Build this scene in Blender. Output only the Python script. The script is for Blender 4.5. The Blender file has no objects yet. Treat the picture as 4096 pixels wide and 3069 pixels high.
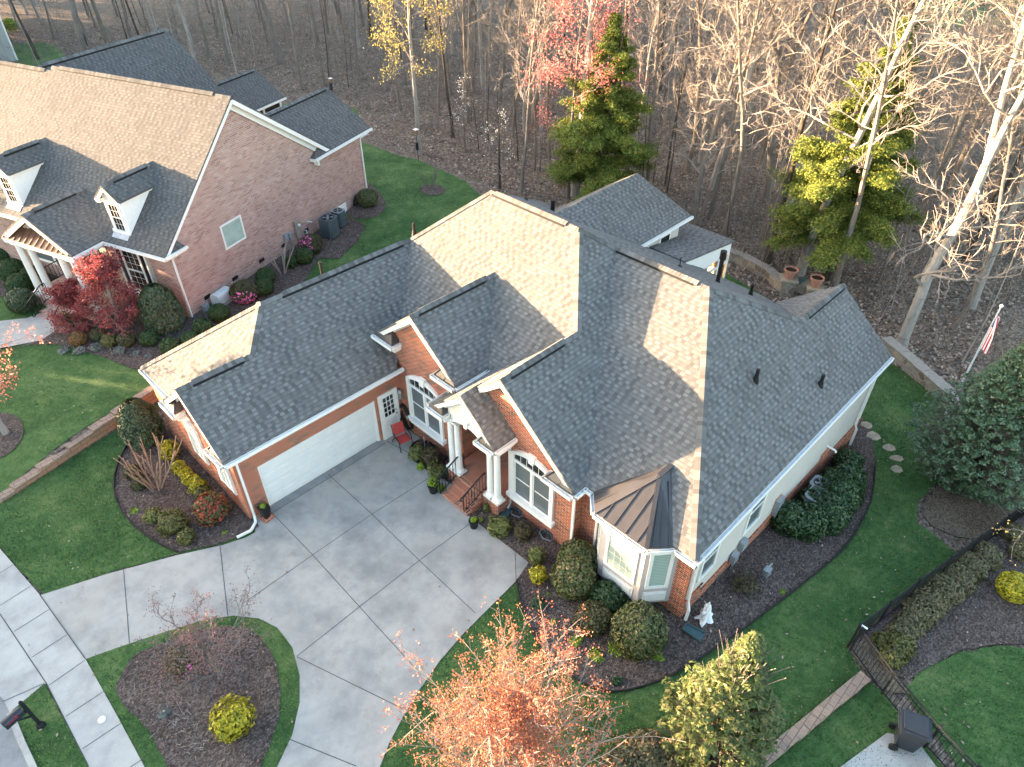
import bpy, math, random
import numpy as np
from mathutils import Vector, Matrix
from mathutils.geometry import delaunay_2d_cdt
S = bpy.context.scene
COL = S.collection
rad = math.radians
# ---------------------------------------------------------------- camera
FPX, YAW, PITCH = 2818.7, rad(44.835), rad(39.172)
CAM = np.array([-8.061, -18.134, 19.627])
cd = bpy.data.cameras.new("camera")
cd.sensor_fit = 'HORIZONTAL'; cd.sensor_width = 36.0
cd.lens = 36.0 * FPX / 4096.0
cd.clip_start = 0.1; cd.clip_end = 2000
cam = bpy.data.objects.new("camera", cd); COL.objects.link(cam)
cam.location = CAM
cam.rotation_euler = (math.pi / 2 - PITCH, 0, YAW - math.pi / 2)
S.camera = cam
# ---------------------------------------------------------------- light: low evening sun from the upper left
SUN_AZ, SUN_EL = rad(122.3), rad(6.6)          # azimuth of the sun, counted from +X
sv = Vector((math.cos(SUN_AZ) * math.cos(SUN_EL), math.sin(SUN_AZ) * math.cos(SUN_EL), math.sin(SUN_EL)))
sl = bpy.data.lights.new("sun", 'SUN'); sl.energy = 2.2; sl.angle = rad(0.6); sl.color = (1.0, 0.69, 0.42)
so = bpy.data.objects.new("sun", sl); COL.objects.link(so)
so.rotation_euler = (-sv).to_track_quat('-Z', 'Y').to_euler(); so.location = (0, 0, 60)
W = bpy.data.worlds.new("World"); S.world = W; W.use_nodes = True
wn = W.node_tree.nodes; wl = W.node_tree.links
bg = wn["Background"]; bg.inputs[1].default_value = 0.055
sky = wn.new("ShaderNodeTexSky"); sky.sky_type = 'NISHITA'; sky.sun_disc = False
sky.sun_elevation = SUN_EL; sky.sun_rotation = math.atan2(sv.x, sv.y)
sky.air_density = 1.0; sky.dust_density = 1.9; sky.ozone_density = 1.05
wl.new(sky.outputs[0], bg.inputs[0])
S.view_settings.view_transform = 'Standard'; S.view_settings.look = 'None'
S.view_settings.gamma = 1.0; S.view_settings.exposure = 4.72
S.cycles.max_bounces = 5; S.cycles.diffuse_bounces = 3; S.cycles.glossy_bounces = 2
S.cycles.transmission_bounces = 3; S.cycles.transparent_max_bounces = 6
S.cycles.use_denoising = True
# ---------------------------------------------------------------- photo pixel -> place on the terrain
_r = np.array([math.sin(YAW), -math.cos(YAW), 0.0])
_f = np.array([math.cos(YAW) * math.cos(PITCH), math.sin(YAW) * math.cos(PITCH), -math.sin(PITCH)])
_u = np.cross(_r, _f)
def ss(t):
    t = min(1.0, max(0.0, t)); return t * t * (3 - 2 * t)
def hz(x, y):
    """terrain height"""
    w = min(1.0, max(0.0, (3 - y) / 9.0))
    h = -1.0 * ss((x - 4.5) / 15.0) * w
    if x > 18: h -= 0.025 * min(x - 18, 120)
    amp = 0.5 * ss((x + 9.6) / 4.0) * (1 - 0.9 * ss((x - 17) / 12.0))
    wd = 0.22 + 3.5 * ss((x + 1.5) / 4.0)
    s = y - (7.35 + 0.246 * (x + 8.9)) if x < -2.4 else y - (8.95 - 1.6 * ss((x + 2.4) / 6))
    return h + amp * ss(s / wd + 0.5)
def ray(px, py):
    return _f + _r * (px - 2048) / FPX - _u * (py - 1534.5) / FPX
def G(dx, dy, dz=0.0):
    """terrain point seen at overview pixel (2212 x 1657)"""
    d = ray(dx * 1.8517, dy * 1.8517); z = 0.0
    for _ in range(25):
        P = CAM + d * ((z + dz - CAM[2]) / d[2])
        z += 0.7 * (hz(P[0], P[1]) - z)
    return (float(P[0]), float(P[1]), float(z + dz))
def GZ(dx, dy, z):
    d = ray(dx * 1.8517, dy * 1.8517); P = CAM + d * ((z - CAM[2]) / d[2])
    return (float(P[0]), float(P[1]), float(P[2]))
def dist(P):
    return float((np.array(P) - CAM) @ _f)
# ---------------------------------------------------------------- tags and objects
def tag(o, label=None, cat=None, group=None, kind=None):
    if label: o['label'] = label
    if cat: o['category'] = cat
    if group: o['group'] = group
    if kind: o['kind'] = kind
    return o
def thing(name, label, cat, loc=(0, 0, 0), rz=0.0, group=None):
    o = bpy.data.objects.new(name, None); COL.objects.link(o)
    o.empty_display_size = 0.3
    o.location = loc; o.rotation_euler = (0, 0, rz)
    return tag(o, label, cat, group)
def link_mesh(name, me, mats, parent=None, loc=None, rz=None):
    if not isinstance(mats, (list, tuple)): mats = [mats]
    for m in mats:
        if me.materials.find(m.name) < 0: me.materials.append(m)
    o = bpy.data.objects.new(name, me); COL.objects.link(o)
    if parent: o.parent = parent
    if loc is not None: o.location = loc
    if rz is not None: o.rotation_euler = (0, 0, rz)
    return o
def copy_tree(o, parent=None):
    c = o.copy(); COL.objects.link(c)
    if parent: c.parent = parent
    for ch in list(o.children): copy_tree(ch, c)
    return c
class MB:
    """collects faces and links them as one mesh; UVs in metres along each face"""
    def __init__(s): s.v = []; s.f = []; s.m = []; s.uvr = []; s.cm = 0; s.ur = None
    def face(s, pts, mat=None):
        n = len(s.v); s.v.extend([tuple(map(float, p)) for p in pts]); s.f.append(list(range(n, n + len(pts))))
        s.m.append(s.cm if mat is None else mat); s.uvr.append(s.ur); return s
    def prism(s, pts, h, mat=None, cap=True):
        """polygon swept by vector h (the polygon is the top, the sweep goes to the other side)"""
        h = Vector(h); top = [Vector(p) for p in pts]; bot = [p + h for p in top]
        nrm = Vector((0, 0, 0))
        for i in range(len(top)): nrm += top[i].cross(top[(i + 1) % len(top)])
        if nrm.dot(h) > 0: top.reverse(); bot.reverse()
        s.face(top, mat)
        if cap: s.face(list(reversed(bot)), mat)
        for i in range(len(top)):
            j = (i + 1) % len(top); s.face([top[j], top[i], bot[i], bot[j]], mat)
        return s
    def box(s, x0, x1, y0, y1, z0, z1, mat=None):
        return s.prism([(x0, y0, z1), (x1, y0, z1), (x1, y1, z1), (x0, y1, z1)], (0, 0, z0 - z1), mat)
    def beam(s, a, b, w, h, up=(0, 0, 1), mat=None):
        """box from a to b, w wide (sideways), h tall; a,b on the centre line"""
        a = Vector(a); b = Vector(b); d = (b - a).normalized(); u = Vector(up)
        if abs(d.dot(u)) > 0.99: u = Vector((1, 0, 0))
        sd = d.cross(u).normalized(); u = sd.cross(d).normalized()
        q = [a + sd * w / 2 + u * h / 2, a - sd * w / 2 + u * h / 2, a - sd * w / 2 - u * h / 2, a + sd * w / 2 - u * h / 2]
        return s.prism(q, b - a, mat)
    def tube(s, pts, r, n=8, mat=None, cap=True):
        pts = [Vector(p) for p in pts]; rr = r if isinstance(r, (list, tuple)) else [r] * len(pts)
        rings = []; ref = Vector((0, 0, 1))
        for i, p in enumerate(pts):
            d = (pts[min(i + 1, len(pts) - 1)] - pts[max(i - 1, 0)]).normalized()
            rf = ref if abs(d.dot(ref)) < 0.95 else Vector((1, 0, 0))
            a = d.cross(rf).normalized(); b = d.cross(a).normalized()
            rings.append([p + (a * math.cos(2 * math.pi * k / n) + b * math.sin(2 * math.pi * k / n)) * rr[i] for k in range(n)])
        for i in range(len(rings) - 1):
            for k in range(n):
                l = (k + 1) % n
                s.face([rings[i][k], rings[i][l], rings[i + 1][l], rings[i + 1][k]], mat)
        if cap: s.face(list(reversed(rings[0])), mat); s.face(rings[-1], mat)
        return s
    def lathe(s, prof, n=16, c=(0, 0, 0), mat=None, sq=False):
        """profile of (radius, z)"""
        c = Vector(c); R = []
        for r, z in prof:
            R.append([c + Vector((r * math.cos(2 * math.pi * (k + 0.5) / n), r * math.sin(2 * math.pi * (k + 0.5) / n), z)) for k in range(n)])
        for i in range(len(R) - 1):
            for k in range(n):
                l = (k + 1) % n; s.face([R[i][k], R[i][l], R[i + 1][l], R[i + 1][k]], mat)
        s.face(list(reversed(R[0])), mat); s.face(R[-1], mat)
        return s
    def build(s, name, mats, parent=None, smooth=False, loc=None, rz=None, merge=False):
        me = bpy.data.meshes.new(name); me.from_pydata(s.v, [], s.f); me.update()
        uv = me.uv_layers.new(name="UVMap").data
        li = 0; Z = Vector((0, 0, 1))
        for i, f in enumerate(s.f):
            p = [Vector(s.v[k]) for k in f]; nr = Vector((0, 0, 0))
            for k in range(len(p)): nr += (p[k] - p[0]).cross(p[(k + 1) % len(p)] - p[0])
            if nr.length < 1e-12: nr = Vector((0, 0, 1))
            nr.normalize(); u = Z.cross(nr)
            u = Vector((1, 0, 0)) if u.length < 0.02 else u.normalized()
            w = nr.cross(u)
            for q in p:
                uv[li].uv = (s.uvr[i] if s.uvr[i] is not None else (q.dot(u), q.dot(w))); li += 1
        me.polygons.foreach_set("material_index", s.m)
        if smooth: me.polygons.foreach_set("use_smooth", [True] * len(s.f))
        o = link_mesh(name, me, mats, parent, loc, rz)
        if smooth:
            import bmesh
            bm = bmesh.new(); bm.from_mesh(me); bmesh.ops.remove_doubles(bm, verts=bm.verts, dist=1e-4); bm.to_mesh(me); bm.free()
        return o
def quads_mesh(name, V, uvr=None, n=4, smooth=False):
    """V: (M*n,3) array, n vertices per face; uvr: (M,2) one uv per face"""
    M = len(V) // n
    me = bpy.data.meshes.new(name)
    me.vertices.add(M * n); me.vertices.foreach_set("co", np.asarray(V, np.float32).ravel())
    me.loops.add(M * n); me.loops.foreach_set("vertex_index", np.arange(M * n, dtype=np.int32))
    me.polygons.add(M); me.polygons.foreach_set("loop_start", np.arange(0, M * n, n, dtype=np.int32))
    me.polygons.foreach_set("loop_total", np.full(M, n, np.int32))
    if uvr is not None:
        uv = me.uv_layers.new(name="UVMap"); uv.data.foreach_set("uv", np.repeat(np.asarray(uvr, np.float32), n, axis=0).ravel())
    if smooth: me.polygons.foreach_set("use_smooth", np.ones(M, bool))
    me.update(calc_edges=True)
    return me
# ---------------------------------------------------------------- material helper
class NT:
    def __init__(s, name, rough=0.6, spec=0.3):
        s.m = bpy.data.materials.new(name); s.m.use_nodes = True; s.t = s.m.node_tree
        s.b = s.t.nodes["Principled BSDF"]; s.b.inputs["Roughness"].default_value = rough
        s.b.inputs["Specular IOR Level"].default_value = spec
    def n(s, typ, **kw):
        x = s.t.nodes.new("ShaderNode" + typ)
        for k, v in kw.items(): setattr(x, k, v)
        return x
    def set(s, sock, v):
        if hasattr(v, 'links') or isinstance(v, bpy.types.NodeSocket): s.t.links.new(v, sock)
        else: sock.default_value = v
    def math(s, op, a, b=0.0, clamp=False):
        x = s.n("Math", operation=op, use_clamp=clamp); s.set(x.inputs[0], a); s.set(x.inputs[1], b); return x.outputs[0]
    def mix(s, f, a, b, blend='MIX'):
        x = s.n("Mix", data_type='RGBA', blend_type=blend); s.set(x.inputs[0], f)
        s.set(x.inputs[6], a if not isinstance(a, tuple) else (*a[:3], 1)); s.set(x.inputs[7], b if not isinstance(b, tuple) else (*b[:3], 1))
        return x.outputs[2]
    def uv(s): return s.n("TexCoord").outputs["UV"]
    def obj(s): return s.n("TexCoord").outputs["Object"]
    def pos(s): return s.n("NewGeometry").outputs["Position"]
    def noise(s, vec, scale, detail=4, rough=0.6, out=0):
        x = s.n("TexNoise"); x.inputs["Scale"].default_value = scale; x.inputs["Detail"].default_value = detail
        x.inputs["Roughness"].default_value = rough; s.t.links.new(vec, x.inputs["Vector"]); return x.outputs[out]
    def ramp(s, f, stops):
        x = s.n("ValToRGB"); s.set(x.inputs[0], f); e = x.color_ramp.elements
        while len(e) < len(stops): e.new(0.5)
        for i, (p, c) in enumerate(stops):
            e[i].position = p; e[i].color = (*c, 1) if len(c) == 3 else c
        return x.outputs[0]
    def bump(s, h, strength=0.5, d=0.01):
        x = s.n("Bump"); x.inputs["Strength"].default_value = strength; x.inputs["Distance"].default_value = d
        s.set(x.inputs["Height"], h); s.t.links.new(x.outputs[0], s.b.inputs["Normal"])
    def col(s, c):
        s.set(s.b.inputs["Base Color"], c if not isinstance(c, tuple) else (*c[:3], 1)); return s
    def scalevec(s, v, sc):
        x = s.n("VectorMath", operation='MULTIPLY'); s.t.links.new(v, x.inputs[0]); x.inputs[1].default_value = sc; return x.outputs[0]
def flat(name, c, rough=0.5, spec=0.3, metal=0.0, var=0.12, scale=6.0):
    """painted / plain surface with a little wear"""
    k = NT(name, rough, spec); n = k.noise(k.obj(), scale, 5, 0.65)
    lo = tuple(x * (1 - var) for x in c); hi = tuple(min(1, x * (1 + var)) for x in c)
    k.col(k.ramp(n, [(0.3, lo), (0.7, hi)])); k.b.inputs["Metallic"].default_value = metal
    return k.m

# ================================================================ materials
M = {}
def shingle(name, c0, c1, c2):
    k = NT(name, 0.9, 0.15); uv = k.uv(); sp = k.n("SeparateXYZ"); k.t.links.new(uv, sp.inputs[0])
    row = k.math('DIVIDE', sp.outputs[1], 0.142); rf = k.math('FLOOR', row); fr = k.math('FRACT', row)
    wr = k.n("TexWhiteNoise", noise_dimensions='1D'); k.set(wr.inputs["W"], rf)
    uo = k.math('ADD', k.math('DIVIDE', sp.outputs[0], 0.15), k.math('MULTIPLY', wr.outputs[0], 7.3))
    # tab edges wander a little
    cb = k.n("CombineXYZ"); k.set(cb.inputs[0], k.math('FLOOR', uo)); k.set(cb.inputs[1], rf)
    wt = k.n("TexWhiteNoise", noise_dimensions='2D'); k.t.links.new(cb.outputs[0], wt.inputs[0])
    par = k.math('MODULO', k.math('ADD', k.math('FLOOR', uo), 4000.0), 2.0)
    tone = k.math('ADD', k.math('MULTIPLY', wt.outputs[0], 0.60), k.math('MULTIPLY', par, 0.40))
    big = k.noise(k.obj(), 0.35, 4, 0.6); gr = k.noise(k.obj(), 45.0, 2, 0.7)
    tone = k.math('ADD', tone, k.math('MULTIPLY', k.math('SUBTRACT', big, 0.5), 0.6))
    stq = k.noise(k.scalevec(uv, (2.2, 0.22, 1)), 1.0, 4, 0.6); tone = k.math('ADD', tone, k.math('MULTIPLY', k.math('SUBTRACT', stq, 0.5), 0.45))
    tone = k.math('ADD', tone, k.math('MULTIPLY', k.math('SUBTRACT', gr, 0.5), 0.35))
    c = k.ramp(tone, [(0.05, c0), (0.5, c1), (0.95, c2)])
    # printed dark band every tab carries along its upper edge
    c = k.mix(k.math('MULTIPLY', k.math('GREATER_THAN', fr, 0.72), k.math('ADD', 0.25, k.math('MULTIPLY', wt.outputs[0], 0.5))), c, c0)
    k.col(c)
    h = k.math('ADD', k.math('SUBTRACT', 1.0, fr), k.math('MULTIPLY', k.math('GREATER_THAN', wt.outputs[0], 0.5), 0.9))
    h = k.math('ADD', h, k.math('MULTIPLY', gr, 0.35)); k.bump(h, 1.0, 0.012)
    return k.m
M['roof'] = shingle('grey_shingle', (0.094, 0.090, 0.087), (0.142, 0.135, 0.129), (0.192, 0.183, 0.174))
M['nroof'] = shingle('charcoal_shingle', (0.078, 0.075, 0.073), (0.110, 0.105, 0.102), (0.147, 0.140, 0.135))
def capmat(name, c0, c1, c2):
    k = NT(name, 0.9, 0.15); sp = k.n("SeparateXYZ"); k.t.links.new(k.uv(), sp.inputs[0])
    g = k.noise(k.obj(), 40, 2, 0.7)
    k.col(k.ramp(k.math('ADD', sp.outputs[0], k.math('MULTIPLY', k.math('SUBTRACT', g, 0.5), 0.4)), [(0.0, c0), (0.5, c1), (1.0, c2)])); k.bump(g, 0.6, 0.006); return k.m
M['cap'] = capmat('ridge_cap_shingle', (0.09, 0.086, 0.083), (0.125, 0.12, 0.116), (0.175, 0.168, 0.162))
def brick(name, c1, c2, mort, dark, hi):
    k = NT(name, 0.9, 0.15); uv = k.uv()
    b = k.n("TexBrick"); k.t.links.new(uv, b.inputs["Vector"]); b.offset = 0.5
    for nm, v in (("Scale", 1.0), ("Mortar Size", 0.011), ("Mortar Smooth", 0.2), ("Bias", -0.25), ("Brick Width", 0.24), ("Row Height", 0.086)): b.inputs[nm].default_value = v
    b.inputs["Color1"].default_value = (*c1, 1); b.inputs["Color2"].default_value = (*c2, 1); b.inputs["Mortar"].default_value = (*mort, 1)
    # a few burnt dark bricks
    sp = k.n("SeparateXYZ"); k.t.links.new(uv, sp.inputs[0])
    r = k.math('FLOOR', k.math('DIVIDE', sp.outputs[1], 0.086)); off = k.math('MULTIPLY', k.math('MODULO', k.math('ADD', r, 2000.0), 2.0), 0.5)
    u = k.math('FLOOR', k.math('ADD', k.math('DIVIDE', sp.outputs[0], 0.24), off))
    cb = k.n("CombineXYZ"); k.set(cb.inputs[0], u); k.set(cb.inputs[1], r)
    w = k.n("TexWhiteNoise", noise_dimensions='2D'); k.t.links.new(cb.outputs[0], w.inputs[0])
    isb = k.math('SUBTRACT', 1.0, b.outputs["Fac"])
    c = k.mix(k.math('MULTIPLY', k.math('GREATER_THAN', w.outputs[0], 0.84), isb), b.outputs["Color"], dark)
    c = k.mix(k.math('MULTIPLY', k.math('LESS_THAN', w.outputs[0], 0.14), isb), c, hi)
    n = k.noise(k.obj(), 0.9, 5, 0.65)
    c = k.mix(0.5, c, k.ramp(n, [(0.3, (0.72, 0.72, 0.72)), (0.7, (1.12, 1.10, 1.08))]), 'MULTIPLY')
    k.col(c); k.bump(isb, 0.7, 0.006); return k.m
M['brick'] = brick('red_brick', (0.40, 0.085, 0.036), (0.28, 0.060, 0.030), (0.54, 0.41, 0.31), (0.10, 0.045, 0.035), (0.46, 0.13, 0.068))
M['nbrick'] = brick('pink_brick', (0.43, 0.26, 0.215), (0.37, 0.20, 0.165), (0.50, 0.41, 0.37), (0.30, 0.155, 0.13), (0.47, 0.32, 0.275))
def siding(name, c, step=0.19):
    k = NT(name, 0.6, 0.25); sp = k.n("SeparateXYZ"); k.t.links.new(k.pos(), sp.inputs[0])
    fr = k.math('FRACT', k.math('DIVIDE', sp.outputs[2], step)); n = k.noise(k.obj(), 1.2, 4)
    k.col(k.ramp(n, [(0.3, tuple(x * 0.93 for x in c)), (0.7, c)])); k.bump(k.math('SUBTRACT', 1.0, fr), 1.0, 0.02); return k.m
M['siding'] = siding('cream_lap_siding', (0.56, 0.51, 0.46))
M['greysiding'] = siding('grey_lap_siding', (0.36, 0.37, 0.35), 0.16)
M['white'] = flat('white_trim_paint', (0.80, 0.78, 0.74), 0.45, var=0.05)
M['stucco'] = flat('cream_stucco', (0.68, 0.65, 0.58), 0.8, var=0.06, scale=3)
M['taupe'] = flat('taupe_stucco', (0.50, 0.45, 0.43), 0.8, var=0.06, scale=3)
M['nstucco'] = flat('tan_stucco', (0.45, 0.42, 0.36), 0.8, var=0.06, scale=3)
M['door'] = flat('garage_door_paint', (0.74, 0.73, 0.70), 0.5, var=0.04, scale=2)
M['black'] = flat('black_metal', (0.016, 0.017, 0.02), 0.6, 0.2, var=0.3)
M['vinyl'] = flat('black_vinyl', (0.012, 0.012, 0.013), 0.55, var=0.3)
M['bronze'] = flat('bronze_standing_seam', (0.075, 0.068, 0.066), 0.33, 0.5, metal=0.5, var=0.15, scale=2)
M['copper'] = flat('brown_standing_seam', (0.20, 0.12, 0.085), 0.4, 0.5, metal=0.3, var=0.15, scale=2)
M['galv'] = flat('gutter_aluminium', (0.62, 0.64, 0.66), 0.35, 0.5, var=0.12, scale=5)
M['dark'] = flat('dark_opening', (0.008, 0.008, 0.009), 0.9, 0.1)
M['soil'] = flat('potting_soil', (0.04, 0.028, 0.02), 0.95, 0.05, var=0.4, scale=30)
M['terracotta'] = flat('terracotta', (0.42, 0.21, 0.15), 0.8, var=0.15)
M['stonegrey'] = flat('cast_stone', (0.27, 0.235, 0.20), 0.9, var=0.2)
M['teal'] = flat('teal_plastic', (0.05, 0.095, 0.105), 0.5, var=0.2)
M['red'] = flat('red_sling_fabric', (0.42, 0.055, 0.05), 0.7, var=0.1)
M['hose'] = flat('black_hose', (0.018, 0.018, 0.016), 0.5, var=0.3)
M['sheet'] = flat('white_cloth', (0.80, 0.79, 0.78), 0.8, var=0.05)
M['steel'] = flat('grey_steel', (0.30, 0.32, 0.34), 0.45, 0.5, metal=0.4, var=0.15)
M['acgrey'] = flat('ac_grey_paint', (0.075, 0.095, 0.105), 0.5, var=0.12)
M['aclight'] = flat('ac_light_grey_paint', (0.25, 0.27, 0.28), 0.5, var=0.12)
M['genwhite'] = flat('pale_grey_plastic', (0.52, 0.57, 0.58), 0.45, var=0.05)
M['binblack'] = flat('black_bin_plastic', (0.022, 0.026, 0.034), 0.4, 0.4, var=0.2)
M['wood'] = flat('cedar_wood', (0.22, 0.15, 0.10), 0.9, var=0.2)
M['signred'] = flat('sign_red', (0.30, 0.02, 0.05), 0.5, var=0.03)
M['flagred'] = flat('flag_red', (0.45, 0.03, 0.05), 0.8, var=0.08)
M['flagblue'] = flat('flag_blue', (0.03, 0.05, 0.16), 0.8, var=0.08)
M['lead'] = flat('lead_flashing', (0.30, 0.32, 0.36), 0.45, 0.4, metal=0.3, var=0.35, scale=12)
M['edging'] = flat('black_bed_edging', (0.022, 0.02, 0.018), 0.8, var=0.3)
M['handle'] = flat('brass', (0.35, 0.30, 0.2), 0.3, 0.5, metal=0.9)
def glass(name, c, rough=0.04):
    k = NT(name, rough, 0.6); n = k.noise(k.obj(), 1.4, 3); k.col(k.ramp(n, [(0.35, tuple(x * 0.75 for x in c)), (0.65, c)]))
    k.b.inputs["IOR"].default_value = 1.55; return k.m
M['glass'] = glass('dark_glass', (0.018, 0.018, 0.018))
M['bglass'] = glass('glass_over_blinds', (0.20, 0.225, 0.235), 0.06)
M['gglass'] = glass('glass_over_green_shade', (0.42, 0.52, 0.46), 0.10)
def clear_glass():
    k = NT('clear_glass', 0.03, 0.6); k.col((0.03, 0.03, 0.03)); t = k.n("BsdfTransparent"); t.inputs[0].default_value = (0.85, 0.88, 0.86, 1); mx = k.n("MixShader"); mx.inputs[0].default_value = 0.7
    out = [n for n in k.t.nodes if n.type == 'OUTPUT_MATERIAL'][0]; k.t.links.new(k.b.outputs[0], mx.inputs[1]); k.t.links.new(t.outputs[0], mx.inputs[2]); k.t.links.new(mx.outputs[0], out.inputs[0]); return k.m
M['clear'] = clear_glass()
def blinds(name, c):
    k = NT(name, 0.12, 0.55); sp = k.n("SeparateXYZ"); k.t.links.new(k.pos(), sp.inputs[0])
    fr = k.math('FRACT', k.math('DIVIDE', sp.outputs[2], 0.075))
    k.col(k.ramp(fr, [(0.1, tuple(x * 0.6 for x in c)), (0.35, c), (0.9, tuple(x * 1.1 for x in c))])); return k.m
M['shutter'] = blinds('plantation_shutter_glass', (0.36, 0.47, 0.42))
M['shade'] = blinds('blind_glass', (0.13, 0.15, 0.158))
def lamp_mat():
    k = NT('lamp_glow', 0.5); k.col((0.9, 0.6, 0.2)); k.b.inputs["Emission Color"].default_value = (1.0, 0.55, 0.14, 1); k.b.inputs["Emission Strength"].default_value = 1.6; return k.m
M['glow'] = lamp_mat()
# ---- ground covers
def concrete(name, base, stain, warm):
    k = NT(name, 0.85, 0.2); p = k.pos()
    a = k.noise(p, 0.45, 6, 0.62); b = k.noise(p, 2.2, 6, 0.7); g = k.noise(p, 60, 2, 0.7)
    c = k.ramp(a, [(0.34, stain), (0.50, base), (0.72, tuple(x * 1.15 for x in base))])
    c = k.mix(k.ramp(b, [(0.45, (0, 0, 0)), (0.75, (0.55, 0.55, 0.55))]), c, stain)
    w = k.noise(k.scalevec(p, (1, 1.3, 1)), 0.28, 3); c = k.mix(k.ramp(w, [(0.52, (0, 0, 0)), (0.72, (0.5, 0.5, 0.5))]), c, warm)
    c = k.mix(0.35, c, k.ramp(g, [(0.3, (0.8, 0.8, 0.8)), (0.7, (1.15, 1.15, 1.15))]), 'MULTIPLY')
    sm = k.noise(p, 1.0, 9, 0.72); sf = k.noise(p, 7.0, 6, 0.8)
    c = k.mix(k.math('MULTIPLY', k.ramp(sm, [(0.50, (0, 0, 0)), (0.66, (1, 1, 1))]), k.ramp(sf, [(0.35, (0.1, 0.1, 0.1)), (0.65, (0.6, 0.6, 0.6))])), c, tuple(x * 0.78 for x in stain))
    k.col(c); k.bump(g, 0.3, 0.004); return k.m
M['drive'] = concrete('driveway_concrete', (0.355, 0.34, 0.315), (0.235, 0.229, 0.22), (0.385, 0.33, 0.27))
M['walk'] = concrete('sidewalk_concrete', (0.40, 0.385, 0.36), (0.28, 0.27, 0.26), (0.42, 0.365, 0.31))
M['street'] = concrete('street_concrete', (0.27, 0.27, 0.275), (0.18, 0.18, 0.185), (0.29, 0.27, 0.245))
M['joint'] = flat('joint_filler', (0.085, 0.08, 0.075), 0.95, 0.1, var=0.3, scale=20)
def grass(name, dk, md, lt, dry):
    k = NT(name, 0.85, 0.15); p = k.pos()
    a = k.noise(p, 0.55, 6, 0.65); b = k.noise(p, 4.5, 5, 0.75); f = k.noise(k.scalevec(p, (1, 1, 0.3)), 28, 3, 0.8)
    t = k.math('ADD', k.math('MULTIPLY', a, 0.55), k.math('ADD', k.math('MULTIPLY', b, 0.35), k.math('MULTIPLY', f, 0.35)))
    c = k.ramp(t, [(0.50, dk), (0.62, md), (0.75, lt)])
    d = k.noise(p, 1.1, 5, 0.7); c = k.mix(k.ramp(d, [(0.60, (0, 0, 0)), (0.80, (0.5, 0.5, 0.5))]), c, dry)
    k.col(c); k.bump(k.math('ADD', f, b), 1.0, 0.05); return k.m
M['lawn'] = grass('lawn_grass', (0.030, 0.072, 0.022), (0.064, 0.132, 0.040), (0.14, 0.205, 0.070), (0.23, 0.225, 0.115))
def chips(name, c0, c1, c2, scale, bumpd):
    k = NT(name, 0.92, 0.12); p = k.pos()
    v = k.n("TexVoronoi"); v.inputs["Scale"].default_value = scale; k.t.links.new(k.scalevec(p, (1, 1.35, 1)), v.inputs["Vector"])
    sp = k.n("SeparateXYZ"); k.t.links.new(v.outputs["Color"], sp.inputs[0])
    n = k.noise(p, 0.7, 5, 0.65); f = k.noise(p, scale * 1.7, 3, 0.8)
    t = k.math('ADD', k.math('MULTIPLY', sp.outputs[0], 0.45), k.math('ADD', k.math('MULTIPLY', n, 0.4), k.math('MULTIPLY', f, 0.35)))
    k.col(k.ramp(t, [(0.35, c0), (0.62, c1), (0.92, c2)])); k.bump(k.math('ADD', v.outputs["Distance"], f), 1.0, bumpd); return k.m
M['mulch'] = chips('bark_mulch', (0.052, 0.040, 0.036), (0.112, 0.086, 0.078), (0.23, 0.185, 0.165), 16, 0.05)
M['litter'] = chips('leaf_litter', (0.075, 0.056, 0.044), (0.185, 0.140, 0.112), (0.36, 0.29, 0.235), 9, 0.08)
M['dirt'] = chips('dry_straw_soil', (0.07, 0.05, 0.037), (0.15, 0.115, 0.085), (0.25, 0.20, 0.15), 20, 0.03)
def stonework(name, cols, mort, sc):
    k = NT(name, 0.9, 0.15); p = k.obj()
    v = k.n("TexVoronoi"); v.inputs["Scale"].default_value = sc; k.t.links.new(p, v.inputs["Vector"])
    e = k.n("TexVoronoi", feature='DISTANCE_TO_EDGE'); e.inputs["Scale"].default_value = sc; k.t.links.new(p, e.inputs["Vector"])
    sp = k.n("SeparateXYZ"); k.t.links.new(v.outputs["Color"], sp.inputs[0]); n = k.noise(p, 8, 4)
    c = k.ramp(sp.outputs[0], cols); c = k.mix(0.4, c, k.ramp(n, [(0.3, (0.7, 0.7, 0.7)), (0.7, (1.2, 1.2, 1.2))]), 'MULTIPLY')
    c = k.mix(k.math('LESS_THAN', e.outputs["Distance"], 0.035), c, mort); k.col(c); k.bump(e.outputs["Distance"], 0.8, 0.05); return k.m
M['fieldstone'] = stonework('fieldstone', [(0.0, (0.16, 0.12, 0.09)), (0.4, (0.30, 0.24, 0.18)), (0.7, (0.22, 0.20, 0.18)), (1.0, (0.40, 0.33, 0.25))], (0.33, 0.30, 0.26), 2.6)
M['flagstone'] = flat('flagstone', (0.34, 0.275, 0.20), 0.9, var=0.3, scale=3)
def blockwall(name, a, b):
    k = NT(name, 0.92, 0.12); br = k.n("TexBrick"); k.t.links.new(k.uv(), br.inputs["Vector"])
    for nm, v in (("Scale", 1.0), ("Mortar Size", 0.008), ("Brick Width", 0.42), ("Row Height", 0.2)): br.inputs[nm].default_value = v
    br.inputs["Color1"].default_value = (*a, 1); br.inputs["Color2"].default_value = (*b, 1); br.inputs["Mortar"].default_value = (0.10, 0.075, 0.06, 1)
    n = k.noise(k.obj(), 14, 5, 0.75); k.col(k.mix(0.6, br.outputs["Color"], k.ramp(n, [(0.3, (0.65, 0.65, 0.65)), (0.7, (1.2, 1.2, 1.2))]), 'MULTIPLY')); k.bump(n, 1.0, 0.03); return k.m
M['block'] = blockwall('split_face_block', (0.44, 0.24, 0.14), (0.33, 0.20, 0.135))
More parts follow.
